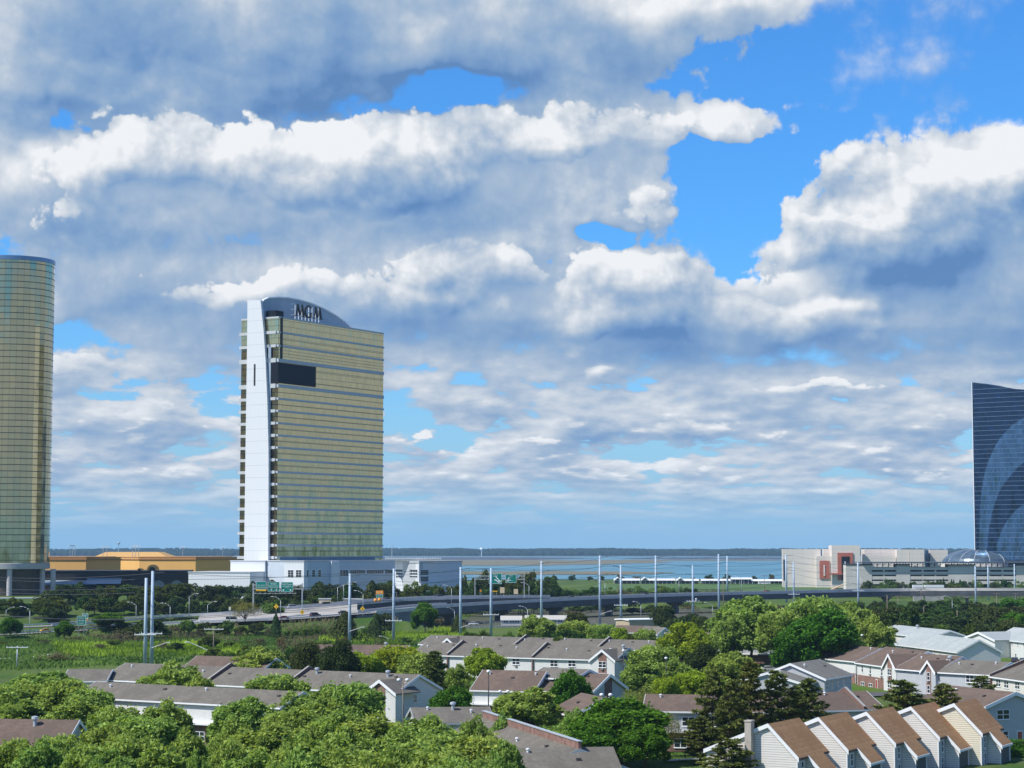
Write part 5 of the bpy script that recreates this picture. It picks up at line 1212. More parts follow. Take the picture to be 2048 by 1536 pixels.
def cedar_proto(seed, m, H=8.0, W=4.2, n=2200, leaf=(.5, .22)):
    r = random.Random(seed); items = []
    for _ in range(n):
        f = r.random() ** .8; a = r.uniform(0, 2 * PI); R_ = W / 2 * (1 - f) ** .75 * (1 + .25 * math.sin(a * 3 + f * 9)) * r.uniform(.75, 1.05) + .1; d = Vector((math.cos(a), math.sin(a), .4)).normalized()
        p = Vector((math.cos(a) * R_, math.sin(a) * R_, .4 + f * (H - .4))); nrm = (d + rvec(r) * .5).normalized(); up = (Vector((0, 0, 1)) + d * .5 + rvec(r) * .3).normalized()
        items.append((p, nrm, (up - nrm * up.dot(nrm)).normalized(), leaf[0] * r.uniform(.7, 1.3), leaf[1] * r.uniform(.7, 1.4), min(1, max(0, r.uniform(.1, .8)))))
    tk = MB(); tk.tube((0, 0, -.2), (0, 0, H * .8), .16, .04, 6); return leafmesh('crown', items, m), tk.mesh('trunk', M_bark, True)
PROTO = {}
def proto(kind, var):
    key = (kind, var)
    if key in PROTO: return PROTO[key]
    s = hash(kind) % 1 + var * 17 + len(kind)
    P = {
        'G': lambda: (broad_proto(101 + var, L_green, 92, 210, (.72, .36), low=.0, loose=.82), 11, 12), 'Y': lambda: (broad_proto(201 + var, L_yell, 74, 190, (.66, .32), low=.0, loose=.85), 11, 12),
        'D': lambda: (broad_proto(301 + var, L_deep, 60, 280, (.70, .44), low=.02), 11, 12), 'T': lambda: (broad_proto(401 + var, L_twig, 40, 90, (.42, .14), loose=1.3), 11, 12),
        'P': lambda: (pine_proto(501 + var, L_pine, nb=64, tuft=190, needle=(.62, .10), bare=.16), 8, 14), 'E': lambda: (broad_proto(601 + var, L_ever, 56, 260, (.7, .22), low=.02, W=9, H=12), 9, 12),
        'C': lambda: (cedar_proto(701 + var, L_ever), 4.2, 8),
        'g': lambda: (broad_proto(801 + var, L_mix, 30, 80, (1.0, .6), low=.0), 11, 12), 'e': lambda: (broad_proto(821 + var, L_ever, 30, 85, (1.0, .5), low=.0), 11, 12),
        'y': lambda: (broad_proto(841 + var, L_grass, 24, 70, (.95, .55), low=.0), 11, 12), 'b': lambda: (broad_proto(861 + var, L_brush, 22, 50, (.9, .3), low=.0), 11, 12),
        'c': lambda: (cedar_proto(881 + var, L_ever, 8, 4.2, 500, (.9, .4)), 4.2, 8)}[kind]()
    PROTO[key] = P; return P
trnd = random.Random(77)
KN = {'G': 'broadleaf_tree', 'Y': 'broadleaf_tree', 'D': 'broadleaf_tree', 'T': 'budding_tree', 'P': 'pine_tree', 'E': 'evergreen_tree', 'C': 'cedar_tree', 'g': 'broadleaf_tree', 'e': 'evergreen_tree', 'y': 'bush', 'b': 'bush', 'c': 'cedar_tree'}
def tree(px, pytop, D, wpx, kind, label, group=None, z0=None, nv=3):
    if kind == 'G' and px < 1060 and pytop > 1385 and not (px < 140 and pytop < 1455): D = max(236, min(D, 24.5 * 4100 / (pytop - 1099)))
    var = trnd.randrange(nv); (cm, tm), W, H = proto(kind, var)
    x = gx(px, D, 8.0); g0 = ground_h(x, D) if z0 is None else z0
    zt = zrow(pytop - (4 if D < 700 else 0), D); h = max(1.5, zt - g0); w = wpx / F * D * (1.12 if D < 700 else 1.25)
    t = thing(KN[kind], label, 'bush' if KN[kind] == 'bush' else 'tree', (x, D, g0 - .1), trnd.uniform(0, 6.28), group)
    t.scale = (w / W * 1.0, w / W * 1.0, h / H)
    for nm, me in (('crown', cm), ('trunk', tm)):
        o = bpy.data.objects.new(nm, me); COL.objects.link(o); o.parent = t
    return t
TR = [
 # foreground, left
 (92, 1345, 395, 200, 'G', 'broad green tree behind the bottom left brown roof'), (10, 1362, 365, 130, 'G', 'green tree cut by the left picture edge'), (186, 1372, 372, 110, 'G', 'green tree in front of the white gable board at the left'),
 (350, 1325, 398, 150, 'G', 'tall green tree rising before the paired steel poles'), (290, 1424, 345, 190, 'G', 'pale green tree below the tall tree near the paired poles'), (215, 1446, 330, 130, 'G', 'green tree right of the small brown peak'),
 (120, 1462, 318, 130, 'G', 'low green tree behind the bottom left corner roof'), (545, 1343, 386, 150, 'G', 'green tree standing up against the long grey roof'), (490, 1395, 362, 130, 'G', 'green tree right of the shaded brick ground floor'),
 (700, 1358, 372, 150, 'G', 'green tree left of the striped white gable'), (612, 1408, 345, 170, 'G', 'green tree between the long grey roof and the near treetops'), (530, 1450, 328, 170, 'G', 'near green tree over the parked white cars'),
 (745, 1428, 338, 170, 'G', 'green tree below the striped white gable'), (855, 1430, 330, 160, 'G', 'green tree just left of the grey roof with the vent stack'), (965, 1462, 312, 160, 'G', 'near green tree left of the diagonal brick parapet'),
 (830, 1474, 308, 190, 'G', 'near green tree at the bottom left of the diagonal roof'), (655, 1470, 312, 200, 'G', 'wide near green tree at the bottom centre left'), (395, 1500, 308, 60, 'G', 'small green tree beside the bottom street gap'),
 (320, 1486, 314, 150, 'G', 'near green tree right of the bottom left corner'), (505, 1500, 300, 150, 'G', 'green treetop cut by the bottom edge right of the street'), (740, 1505, 296, 170, 'G', 'green treetop cut by the bottom edge at centre left'), (925, 1505, 292, 150, 'G', 'green treetop cut by the bottom edge before the grey shingled roof'), (1010, 1480, 303, 80, 'G', 'narrow green treetop touching the near grey shingled roof'), (600, 1500, 303, 140, 'G', 'green treetop at the bottom edge below the wide tree'), (225, 1500, 310, 120, 'G', 'green treetop at the bottom edge beside the corner roof'),
 # middle left
 (522, 1297, 505, 125, 'G', 'pale windblown tree left of the dark evergreen'), (612, 1284, 485, 66, 'E', 'left of the two dark evergreens behind the long grey roof'), (672, 1282, 480, 84, 'E', 'right of the two dark evergreens behind the long grey roof'), (735, 1300, 500, 80, 'Y', 'yellow green tree right of the dark evergreens'), (790, 1287, 505, 100, 'Y', 'taller yellow green tree left of the pale green pair'), (835, 1302, 472, 100, 'G', 'pale green tree behind the dark umbrella pine'),
 (872, 1308, 442, 92, 'P', 'dark umbrella shaped pine right of the floodlights'), (915, 1330, 440, 60, 'G', 'green tree right of the umbrella shaped pine'), (968, 1297, 512, 95, 'Y', 'bright yellow green tree before the long white row house'), (905, 1375, 405, 80, 'D', 'dark leafy tree left of the low brown grey roof'),
 (120, 1306, 645, 75, 'b', 'olive brown budding bush on the meadow at the left'), (1058, 1376, 372, 140, 'G', 'green tree in front of the tall white box house'), (1005, 1425, 360, 60, 'G', 'green tree beside the car park lamp'), (1150, 1418, 352, 70, 'G', 'green tree under the brown roof corner'), (1118, 1450, 345, 110, 'G', 'low spreading green tree above the brick parapet end'),
 (1143, 1341, 418, 74, 'D', 'small dark green tree hiding the box house corner'), (1242, 1396, 338, 185, 'D', 'large round dark green tree at the bottom centre'), (1195, 1450, 330, 100, 'D', 'dark green shoulder tree left of the large round one'), (1290, 1455, 328, 90, 'D', 'dark green tree right below the large round one'),
 # middle
 (1072, 1232, 690, 78, 'G', 'pale tree before the low shelter'), (1148, 1240, 685, 90, 'G', 'pale tree right of the one before the shelter'), (1205, 1247, 660, 80, 'G', 'third pale tree of the group below the viaduct'), (1243, 1258, 630, 50, 'Y', 'small yellow green tree at the end of the pale group'), (1292, 1256, 640, 55, 'G', 'green tree before the low brown roof near the depot'),
 (1152, 1222, 770, 46, 'E', 'dark pine between two big poles by the shelter'), (1325, 1208, 830, 44, 'E', 'dark evergreen right of the beige depot'), (1376, 1226, 800, 48, 'E', 'dark evergreen bush left of the large green grove'), (1412, 1232, 780, 46, 'E', 'dark evergreen bush at the foot of the large green grove'), (1350, 1236, 790, 44, 'E', 'low dark evergreen beside the depot evergreen'),
 (1368, 1246, 560, 110, 'Y', 'willow like yellow green tree left of the shaded block'), (1310, 1287, 505, 110, 'G', 'green tree right of the striped gable of the long row'), (1408, 1290, 532, 75, 'E', 'dark evergreen left of the shaded block'), (1285, 1325, 470, 90, 'G', 'green tree beside the tall street lamp'), (1345, 1318, 480, 80, 'G', 'green tree below the willow like tree'),
 (1388, 1338, 452, 95, 'Y', 'bright yellow green tree in the middle of the courtyard'), (1330, 1350, 440, 60, 'Y', 'bright yellow green tree left of its twin'), (1432, 1345, 440, 50, 'Y', 'small bright yellow green tree before the pines'), (1465, 1305, 482, 105, 'G', 'light green tree in front of the shaded block'), (1282, 1378, 402, 80, 'T', 'sparse budding tree above the dark round tree'), (1330, 1430, 350, 60, 'T', 'sparse budding tree before the grey wall'),
 (1425, 1346, 340, 105, 'P', 'tall pine in front of the grey sided row'), (1500, 1330, 343, 105, 'P', 'tallest pine in the middle of the pine group'), (1463, 1368, 336, 90, 'P', 'pine between the two tallest pines'), (1556, 1348, 345, 105, 'P', 'pine above the second tan roof'), (1618, 1362, 350, 100, 'P', 'right hand pine of the group by the narrow windows'), (1590, 1378, 346, 90, 'P', 'low pine at the foot of the right hand pine'),
 (1455, 1482, 300, 130, 'P', 'near low pine by the chimney'), (1400, 1440, 338, 90, 'P', 'pine below the white ledge'), (1808, 1366, 348, 150, 'P', 'wide pine behind the fourth tan roof'), (1885, 1374, 350, 120, 'P', 'pine right of the wide pine'), (1960, 1356, 430, 85, 'P', 'small pine before the cream sided row'),
 # grove
 (1500, 1194, 622, 150, 'G', 'left big tree of the large green grove'), (1625, 1187, 602, 150, 'G', 'tallest tree of the large green grove'), (1700, 1206, 622, 110, 'G', 'right tree of the large green grove'), (1560, 1214, 585, 120, 'G', 'middle tree of the large green grove'), (1645, 1226, 560, 130, 'D', 'darker green tree in front of the large grove'), (1742, 1232, 592, 90, 'G', 'rightmost tree of the large green grove by the pale roofs'), (1462, 1232, 602, 80, 'G', 'low left tree of the large green grove'), (1590, 1260, 560, 90, 'D', 'dark tree at the foot of the large grove'), (1690, 1262, 560, 80, 'G', 'green tree between grove and brown roofs'),
 (2035, 1226, 800, 60, 'D', 'green tree at the right edge beyond the pale roofs'), (2060, 1190, 1000, 90, 'D', 'large green tree at the far right edge'),
 # along the highway
 (22, 1232, 802, 36, 'D', 'round street tree at the left end of the highway'), (130, 1240, 792, 32, 'D', 'small round tree left of the green road signs'), (218, 1224, 832, 52, 'D', 'larger tree right of the green road signs'), (243, 1258, 790, 50, 'b', 'dark brush below the larger highway tree'), (378, 1236, 806, 32, 'y', 'bright green bush below the highway lamp'), (456, 1236, 812, 26, 'y', 'bright green bush by the small white sign'),
 (490, 1204, 852, 56, 'T', 'pale budding tree at the left leg of the sign gantry'), (552, 1226, 802, 22, 'C', 'small pointed cedar below the red car'), (690, 1224, 782, 56, 'C', 'wide cedar on the slope behind the tall pole'), (752, 1226, 792, 34, 'C', 'cedar right of the wide cedar'), (850, 1203, 845, 44, 'D', 'green tree before the retaining wall'), (915, 1228, 852, 26, 'C', 'dark cedar at the end of the retaining wall'), (770, 1222, 830, 30, 'e', 'low bush under the retaining wall'), (300, 1232, 800, 60, 'g', 'brownish tree behind the paired steel poles'), (548, 1200, 905, 46, 'y', 'pale bush under the overhead signs'),
]
for (px, py, D, w, k, lab) in TR: tree(px, py, D, w, k, lab)

for i, (px, py, D, w) in enumerate(sorted(((40, 1400, 350, 130), (150, 1395, 355, 120), (60, 1362, 385, 130), (130, 1352, 380, 120), (230, 1405, 352, 120), (255, 1462, 322, 130), (180, 1480, 316, 120), (370, 1462, 325, 110), (330, 1400, 360, 110), (395, 1350, 385, 90), (470, 1440, 335, 100), (590, 1385, 365, 110), (650, 1378, 368, 110), (570, 1425, 340, 120), (690, 1415, 340, 130), (790, 1455, 320, 130), (700, 1455, 322, 130), (600, 1465, 318, 120), (880, 1460, 318, 120), (780, 1490, 304, 130), (880, 1495, 300, 130), (560, 1490, 306, 120), (680, 1495, 302, 120), (455, 1470, 325, 90), (1000, 1510, 290, 90), (950, 1430, 330, 70), (30, 1470, 300, 110), (80, 1478, 296, 110), (110, 1468, 298, 90)))):
    tree(px, py, D, w, 'G', ['1st', '2nd', '3rd', '4th'][i] + ' from the left: green crown filling the bottom left canopy' if i < 4 else str(i + 1) + 'th from the left: green crown filling the bottom left canopy', 'canopy trees at the bottom left')
# belts of trees further off (each tree a thing; the label holds for every tree of its belt)
def ordinal(i):
    k = i + 1; return str(k) + ('th' if 10 < k % 100 < 14 else {1: 'st', 2: 'nd', 3: 'rd'}.get(k % 10, 'th'))
def belt(n, px0, px1, y0, y1, D0, D1, w0, w1, kinds, label, group, seed, z0=None):
    r = random.Random(seed); xs = sorted(px0 + (px1 - px0) * (i + r.uniform(-.35, 1.35)) / n for i in range(n))
    for i, px in enumerate(xs):
        tree(px, r.uniform(y0, y1), r.uniform(D0, D1), r.uniform(w0, w1), r.choice(kinds), ordinal(i) + ' from the left: ' + label, group, z0, 3)
belt(46, 95, 760, 1160, 1182, 1000, 1060, 30, 52, 'eeeegc', 'dark tree in the belt before the casino and the white podium', 'belt of trees before the casino', 1)
belt(34, 60, 800, 1184, 1200, 965, 998, 26, 46, 'eegg', 'lower dark tree at the front of the casino tree belt', 'front of the casino tree belt', 2)
belt(16, -20, 120, 1195, 1215, 960, 1010, 30, 50, 'eeg', 'dark tree below the round glass tower', 'trees below the round tower', 3)
belt(16, 745, 905, 1160, 1180, 1000, 1080, 24, 42, 'ggey', 'tree before the glass fronted pavilion', 'trees before the pavilion', 4)
belt(22, 905, 1110, 1142, 1172, 1080, 1200, 24, 44, 'gge', 'tree behind the second sign gantry', 'trees behind the right gantry', 5)
belt(12, 930, 1110, 1168, 1184, 1060, 1100, 26, 40, 'ge', 'low tree below the second sign gantry', 'low trees below the right gantry', 15)
belt(26, 1090, 1480, 1170, 1182, 1260, 1420, 24, 44, 'ygyb', 'green bush between viaduct and marina lawn', 'bushes beyond the viaduct', 6)
belt(24, 1090, 1560, 1148, 1158, 2130, 2250, 8, 18, 'ggb', 'small tree at the marina shore', 'trees along the marina shore', 7)
belt(26, 1735, 2060, 1158, 1168, 1440, 1520, 18, 36, 'gyeg', 'tree at the foot of the parking garage', 'trees at the foot of the garage', 8)
belt(6, 1870, 1925, 1156, 1160, 1500, 1530, 8, 12, 'c', 'pointed conifer against the garage wall', 'conifers against the garage wall', 9)
belt(58, 1690, 2070, 1206, 1240, 760, 1000, 40, 66, 'ggeeeg', 'dark tree of the grove between pale roofs and viaduct', 'grove beyond the pale roofs', 10)
belt(22, 1700, 2060, 1238, 1256, 700, 760, 36, 56, 'eegy', 'front tree of the grove beyond the pale roofs', 'front of the grove beyond the pale roofs', 11)
belt(20, 150, 520, 1238, 1262, 815, 840, 22, 40, 'beg', 'scrubby bush on the slope below the highway', 'bushes on the highway slope', 12)
belt(12, 540, 760, 1246, 1256, 800, 815, 14, 26, 'by', 'small scrub on the embankment under the guard rail', 'scrub under the guard rail', 13)
belt(20, 400, 640, 1292, 1312, 545, 620, 30, 50, 'ygb', 'bush at the edge of the meadow behind the row houses', 'bushes at the meadow edge', 14)
belt(16, 930, 1330, 1262, 1272, 620, 690, 26, 44, 'gy', 'bush between the back row house and the viaduct street', 'bushes behind the back row house', 16)
belt(14, 1320, 1480, 1232, 1246, 720, 790, 30, 46, 'eg', 'dark bush below the left end of the large grove', 'dark bushes below the grove', 17)
belt(10, 940, 1300, 1182, 1190, 1130, 1180, 24, 40, 'ge', 'bush immediately behind the viaduct parapet', 'bushes behind the viaduct', 18)
belt(26, 930, 1700, 1203, 1222, 1050, 1240, 26, 46, 'egb', 'dark bush under the viaduct', 'bushes under the viaduct', 21)
belt(20, 1690, 2060, 1196, 1210, 1020, 1100, 34, 56, 'eegb', 'dark tree right under the far viaduct', 'trees under the far viaduct', 31)
belt(14, -20, 480, 1262, 1290, 700, 790, 24, 44, 'bgy', 'scrubby bush on the left meadow', 'bushes on the left meadow', 33)
belt(12, 500, 930, 1262, 1284, 660, 760, 22, 40, 'byb', 'scrubby bush on the meadow behind the poles', 'bushes on the middle meadow', 34)
# hedge at the right edge
def hedge(px0, px1, py, D, h, dep, label, m=L_deep):
    r = random.Random(9); A = Vector((gx(px0, D), D, 0)); L = gx(px1, D) - A.x; items = []
    for _ in range(int(L * h * 120)):
        f = r.random(); p = Vector((r.uniform(0, L), r.uniform(0, dep), 0)); top = r.random() < .45
        if top: p.z = h * r.uniform(.85, 1.08)
        else: p.y = r.uniform(-.15, .15); p.z = r.uniform(.05, h)
        n = (Vector((0, -1, .4)) if not top else Vector((0, -.2, 1))) + rvec(r) * .8; n.normalize(); a = n.cross(rvec(r)).normalized(); items.append((p, n, a, r.uniform(.15, .32), r.uniform(.1, .2), r.uniform(.1, .9)))
    t = thing('hedge', label, 'hedge', tuple(A)); ob = bpy.data.objects.new('foliage', leafmesh('foliage', items, m)); COL.objects.link(ob); ob.parent = t
    b = MB(); b.box(.2, .3, 0, L - .2, dep - .3, h * .85); b.build('twigs', mat('hedge_core', (.02, .03, .012), 1), t)
hedge(1984, 2075, 1500, 362, 1.7, 3.2, 'dense trimmed hedge in front of the red door'); hedge(1990, 2075, 1525, 350, 1.3, 1.6, 'lower front hedge beside the yellow end wall')
# meadow and reeds: nobody could count the stalks
def meadow(name, label, quads, n, hgt, m, seed, wid=.28, tone=(.1, .9)):
    r = random.Random(seed); items = []
    for _ in range(n):
        q = r.choice(quads); u_, v_ = r.random(), r.random(); a_ = Vector(q[0]).lerp(Vector(q[1]), u_); b_ = Vector(q[3]).lerp(Vector(q[2]), u_); pp = a_.lerp(b_, v_)
        P = at_z(pp.x, pp.y, 0); z = ground_h(P.x, P.y); P = Vector((P.x, P.y, z)) if z < .5 else at_z(pp.x, pp.y, z); P.z = ground_h(P.x, P.y)
        nn = mnoise.noise(Vector((P.x * .05, P.y * .03, seed))); h = hgt * r.uniform(.5, 1.2) * (1 + .5 * nn)
        d = (Vector((r.uniform(-.4, .6), r.uniform(-.3, .3), 1))).normalized(); n_ = (Vector((r.uniform(-.6, .6), -1, .3))).normalized(); n_ = (n_ - d * n_.dot(d)).normalized()
        items.append((P + d * h * .5, n_, d, h, wid * r.uniform(.6, 1.6), min(1, max(0, .5 + nn * .9 + r.uniform(-.25, .25)))))
    ob = bpy.data.objects.new(name, leafmesh(name, items, m)); COL.objects.link(ob); return tag(ob, label, None, None, 'stuff')
meadow('meadow_grass', 'rough green grass on the slope and field below the highway', [((-30, 1272), (930, 1256), (930, 1300), (-30, 1345)), ((-30, 1268), (560, 1262), (560, 1290), (-30, 1300))], 26000, 1.1, L_grass, 3, .5)
meadow('reeds', 'bright yellow green reeds in a band across the meadow', [((100, 1290), (480, 1290), (480, 1312), (130, 1316)), ((640, 1262), (930, 1262), (930, 1278), (640, 1282))], 9000, 1.8, L_yell, 4, .4)
meadow('dry_brush', 'dry brown brush on the embankment', [((170, 1262), (480, 1254), (480, 1276), (200, 1290)), ((560, 1252), (700, 1246), (700, 1262), (560, 1266)), ((780, 1240), (930, 1246), (930, 1260), (780, 1254))], 8000, 1.5, L_brush, 5, .35)
meadow('lawn_grass', 'short grass between the houses', [((300, 1400), (1500, 1400), (1500, 1536), (300, 1536)), ((1200, 1290), (1600, 1290), (1600, 1400), (1200, 1400))], 9000, .25, L_grass, 6, .35)
# ================================================================ street furniture, vehicles, signs, lines
def lp_label(i, total): return i
# ---- steel transmission poles: (px, top row, base row, arm rows, arm side, crossarm row, label)
PO = [(290, 1156, 1335, 0, 1270, 'left and shorter pole of the pair before the long grey roof'), (303, 1142, 1333, 0, 1268, 'right and taller pole of the pair before the long grey roof'),
 (699, 1147, 1290, 1, None, 'steel pole in front of the wide cedar, right of the gold tower base'), (787, 1137, 1283, -1, 1242, 'steel pole with white crossarm before the retaining wall'),
 (921, 1134, 1275, 1, None, 'steel pole just right of the pavilion, before the dark cedar'), (982, 1136, 1272, -1, 1230, 'steel pole passing in front of the green overhead sign'),
 (1083, 1122, 1255, 2, None, 'steel pole right of the second sign gantry'), (1200, 1111, 1248, 2, None, 'tall steel pole before the first pale trees'), (1242, 1130, 1250, -1, 1211, 'steel pole with crossarm left of the depot'),
 (1312, 1111, 1244, 2, None, 'tall steel pole above the beige depot'), (1386, 1130, 1240, -1, 1203, 'steel pole with transformer and crossarm'), (1438, 1108, 1236, 1, None, 'tall steel pole left of the paired one behind the grove'),
 (1455, 1112, 1192, 0, None, 'thick far steel pole standing on the lawn edge'), (1573, 1109, 1205, 2, None, 'thick tall steel pole before the beige hall'), (1588, 1124, 1222, -1, 1189, 'thinner steel pole beside the thick one before the beige hall'),
 (1691, 1123, 1182, 0, None, 'short far steel pole left of the garage'), (1717, 1124, 1226, -1, 1182, 'steel pole with crossarm before the left garage tower'), (1831, 1130, 1190, 0, None, 'far steel pole before the first open garage decks'),
 (1952, 1131, 1222, 1, None, 'steel pole left of the dome centre before the garage'), (1977, 1131, 1200, 0, None, 'thin far steel pole below the dome'), (2030, 1128, 1200, 0, None, 'steel pole near the right edge before the garage')]
POLES = {}
for (px, yt, yb, arm, cross, lab) in PO:
    B = at_z(px, yb, 0); D = B.y; zt = zrow(yt, D); t = thing('transmission_pole', 'pale blue ' + lab if len(lab.split()) < 13 else lab, 'pole', tuple(B), 0, 'steel transmission poles')
    thick = 1.35 if 'thick' in lab and 'thinner' not in lab else 1.0
    mb = MB(); mb.tube((0, 0, -.5), (0, 0, zt), .62 * thick, .42 * thick, 10); mb.build('shaft', M_steel, t, True)
    for s in ([1] if arm == 1 else [-1] if arm == -1 else [1, 1.01] if arm == 2 else []):
        for k, zo in enumerate((.8, 4.6)):
            mb = MB(); sg = -1 if s < 0 else 1; z = zt - zo - (0 if s != 1.01 else 8.0); mb.tube((0, 0, z - .5), (sg * 3.4, -.6, z + .35), .1, .05, 5); mb.tube((sg * 3.4, -.6, z + .35), (sg * 3.4, -.6, z - .3), .08, .08, 5); mb.build('davit_arm', M_dark, t)
    if cross:
        z = zrow(cross, D); mb = MB(); mb.box(-3.2, -.7, z, 3.2, -.45, z + .28); mb.build('crossarm', M_white, t); mb = MB()
        for x in (-3, -1.6, 1.6, 3): mb.tube((x, -.57, z + .28), (x, -.57, z + .7), .07, .07, 5)
        mb.build('insulators', M_white, t)
        if 'transformer' in lab: mb = MB(); mb.lathe([(.45, z + .1), (.5, z + .3), (.5, z + 1.4), (.3, z + 1.7)], 10, (1.6, -.9, 0)); mb.build('transformer', M_galv, t)
    POLES[px] = (B, zt)
# ---- wires, each a sagging line over the pole tops
def wire(keys, dz, dy, label, sag=1.2, dx=3.4):
    pts = [POLES[k][0] + Vector((dx, dy, POLES[k][1] + dz)) for k in keys]; mb = MB(); 
    for a_, b_ in zip(pts[:-1], pts[1:]):
        n = 8; prev = a_
        for j in range(1, n + 1): f_ = j / n; q = a_.lerp(b_, f_) - Vector((0, 0, sag * 4 * f_ * (1 - f_))); mb.tube(prev, q, .065, .065, 3, False); prev = q
    o3 = pts[0]; mb.v = [(v[0] - o3.x, v[1] - o3.y, v[2] - o3.z) for v in mb.v]; ob = mb.build('power_line', M_wire); ob.location = o3; return tag(ob, label, 'power line', 'power lines between the steel poles')
POLES['L'] = (at_d(-80, 1145, 700) * 1, 0); POLES['L'] = (Vector((POLES['L'][0].x, 700, 0)), at_d(-80, 1150, 700).z)
POLES['R'] = (Vector((gx(2140, 1150), 1150, 0)), at_d(2140, 1130, 1150).z)
hi = ['L', 303, 699, 921, 1083, 1200, 1312, 1438, 1573, 1717, 1952, 'R']; lo = ['L', 290, 787, 982, 1242, 1386, 1588, 1717, 1952, 'R']
for i, (ks, dz, dx, lab) in enumerate(((hi, -.4, 3.4, 'uppermost wire of the taller pole line'), (hi, -4.2, 3.4, 'second wire of the taller pole line'), (hi[4:10], -8.4, 3.4, 'third wire between the tallest poles'), (hi[4:10], -12.2, 3.4, 'fourth wire between the tallest poles'),
                                (lo, -.4, -3.4, 'uppermost wire of the shorter pole line'), (lo, -4.4, -3.4, 'second wire of the shorter pole line'), (lo, -12, -2.8, 'low wire on the white crossarms'), (lo, -12.2, 2.8, 'low wire on the other side of the crossarms'))):
    wire(ks, dz, .0 if dz > -11 else -.57, lab, dx=dx)
# ---- street lamps: one curved arm with a cobra head
def lamp(px, yb, yt, s, label, z0=None, D=None, arm=3.2, r=.13, group='street lamps along the highway', straight=False):
    if D is None: B = at_z(px, yb, z0 or 0); D = B.y
    else: B = Vector((gx(px, D), D, zrow(yb, D)))
    B.z = z0 or 0 if D is None else B.z; zt = zrow(yt, D) - B.z; t = thing('street_lamp', label, 'street lamp', tuple(B), 0, group)
    h = zt - 1.5; mb = MB(); mb.tube((0, 0, -.3), (0, 0, h), r, r * .6, 7); mb.build('post', M_galv, t, True)
    mb = MB(); pts = [(0, 0, h - .2), (s * arm * .3, 0, h + .75), (s * arm * .7, 0, h + 1.35), (s * arm, 0, h + 1.5)] if not straight else [(0, 0, h), (s * arm, -.4, h + 1.5)]
    mb.path(pts, r * .7, r * .5, 5); mb.build('arm', M_galv, t, True)
    mb = MB(); e = pts[-1]; mb.prism([(e[0] - .1 * s, e[2] + .12), (e[0] + .9 * s, e[2] + .06), (e[0] + .9 * s, e[2] - .08), (e[0] - .1 * s, e[2] - .14)], 'y', e[1] - .2, e[1] + .2); mb.build('lamp_head', M_white, t)
LM = [(12, 1238, 1214, 1, 2.5, 'lamp behind the round street tree at far left'), (59, 1268, 1213, -1, 2.2, 'tall lamp leaning over the left end of the highway'), (200, 1228, 1202, 1, 4, 'lamp behind the larger highway tree'), (272, 1238, 1204, -1, 4.5, 'lamp left of the paired steel poles'), (340, 1246, 1206, -1, 4.3, 'lamp right of the paired steel poles'),
 (378, 1234, 1187, 1, 5.5, 'tallest lamp right of the paired poles'), (415, 1230, 1203, 1, 6, 'lamp left of the small white sign'), (561, 1238, 1193, -1, 6.2, 'lamp below the overhead signs'), (726, 1224, 1181, -1, 8, 'lamp right of the brown steel pole base by the yellow diamond'), (903, 1211, 1170, -1, 9.2, 'lamp in front of the pavilion corner'),
 (1058, 1203, 1165, -1, 9.5, 'lamp on the viaduct before the right gantry'), (1210, 1196, 1160, -1, 9.8, 'lamp on the viaduct beside the tall pole'), (1358, 1190, 1155, -1, 10, 'lamp on the viaduct before the marina canopy'), (1483, 1187, 1152, -1, 10, 'lamp on the viaduct left of the beige hall'), (1596, 1185, 1155, -1, 10.2, 'lamp on the viaduct beside the thick pole'), (1722, 1182, 1146, -1, 10.3, 'lamp on the viaduct before the garage')]
for (px, yb, yt, s, z0, lab) in LM: lamp(px, yb, yt, s, 'grey curved arm ' + lab, z0=z0)
for (px, yb, yt, s, lab) in ((1055, 1252, 1212, -1, 'under the viaduct by the low shelter'), (1282, 1244, 1203, -1, 'standing right of the depot crossarm pole'), (1425, 1240, 1205, -1, 'at the left foot of the large grove'), (909, 1252, 1215, -1, 'at the retaining wall end'), (1905, 1245, 1192, -1, 'under the right end of the viaduct')): lamp(px, yb, yt, s, 'grey street lamp ' + lab, z0=0.0)
lamp(675, 1207, 1168, 1, 'slim lamp post behind the rear carriageway', D=960, arm=6); lamp(687, 1205, 1164, 1, 'second slim lamp post behind the rear carriageway', D=965, arm=5)
# lamps on long straight arms fixed to poles and wooden posts
for (px, yt, s, D, px2, lab) in ((303, 1285, 1, None, 303, 'straight white lamp arm on the paired steel poles'), (699, 1254, 1, None, 699, 'straight white lamp arm on the pole by the wide cedar'), (787, 1272, -1, None, 787, 'straight white lamp arm on the pole before the retaining wall'), (1200, 1222, 1, None, 1200, 'straight lamp arm on the tall pole by the pale trees'), (1312, 1222, 1, None, 1312, 'straight lamp arm on the tall pole above the depot'), (921, 1247, 1, None, 921, 'straight lamp arm on the pole by the dark cedar')):
    B, zt = POLES[px2]; z = zrow(yt, B.y); t = thing('lamp_arm', lab, 'street lamp', (B.x, B.y - .5, z), 0, 'lamp arms on the steel poles')
    mb = MB(); mb.tube((0, 0, -1.6), (s * 4.5, -.4, 0), .09, .06, 5); mb.build('arm', M_white, t); mb = MB(); mb.box(s * 4.4, -.6, -.08, s * 5.6, -.2, .12); mb.build('lamp_head', M_white, t)
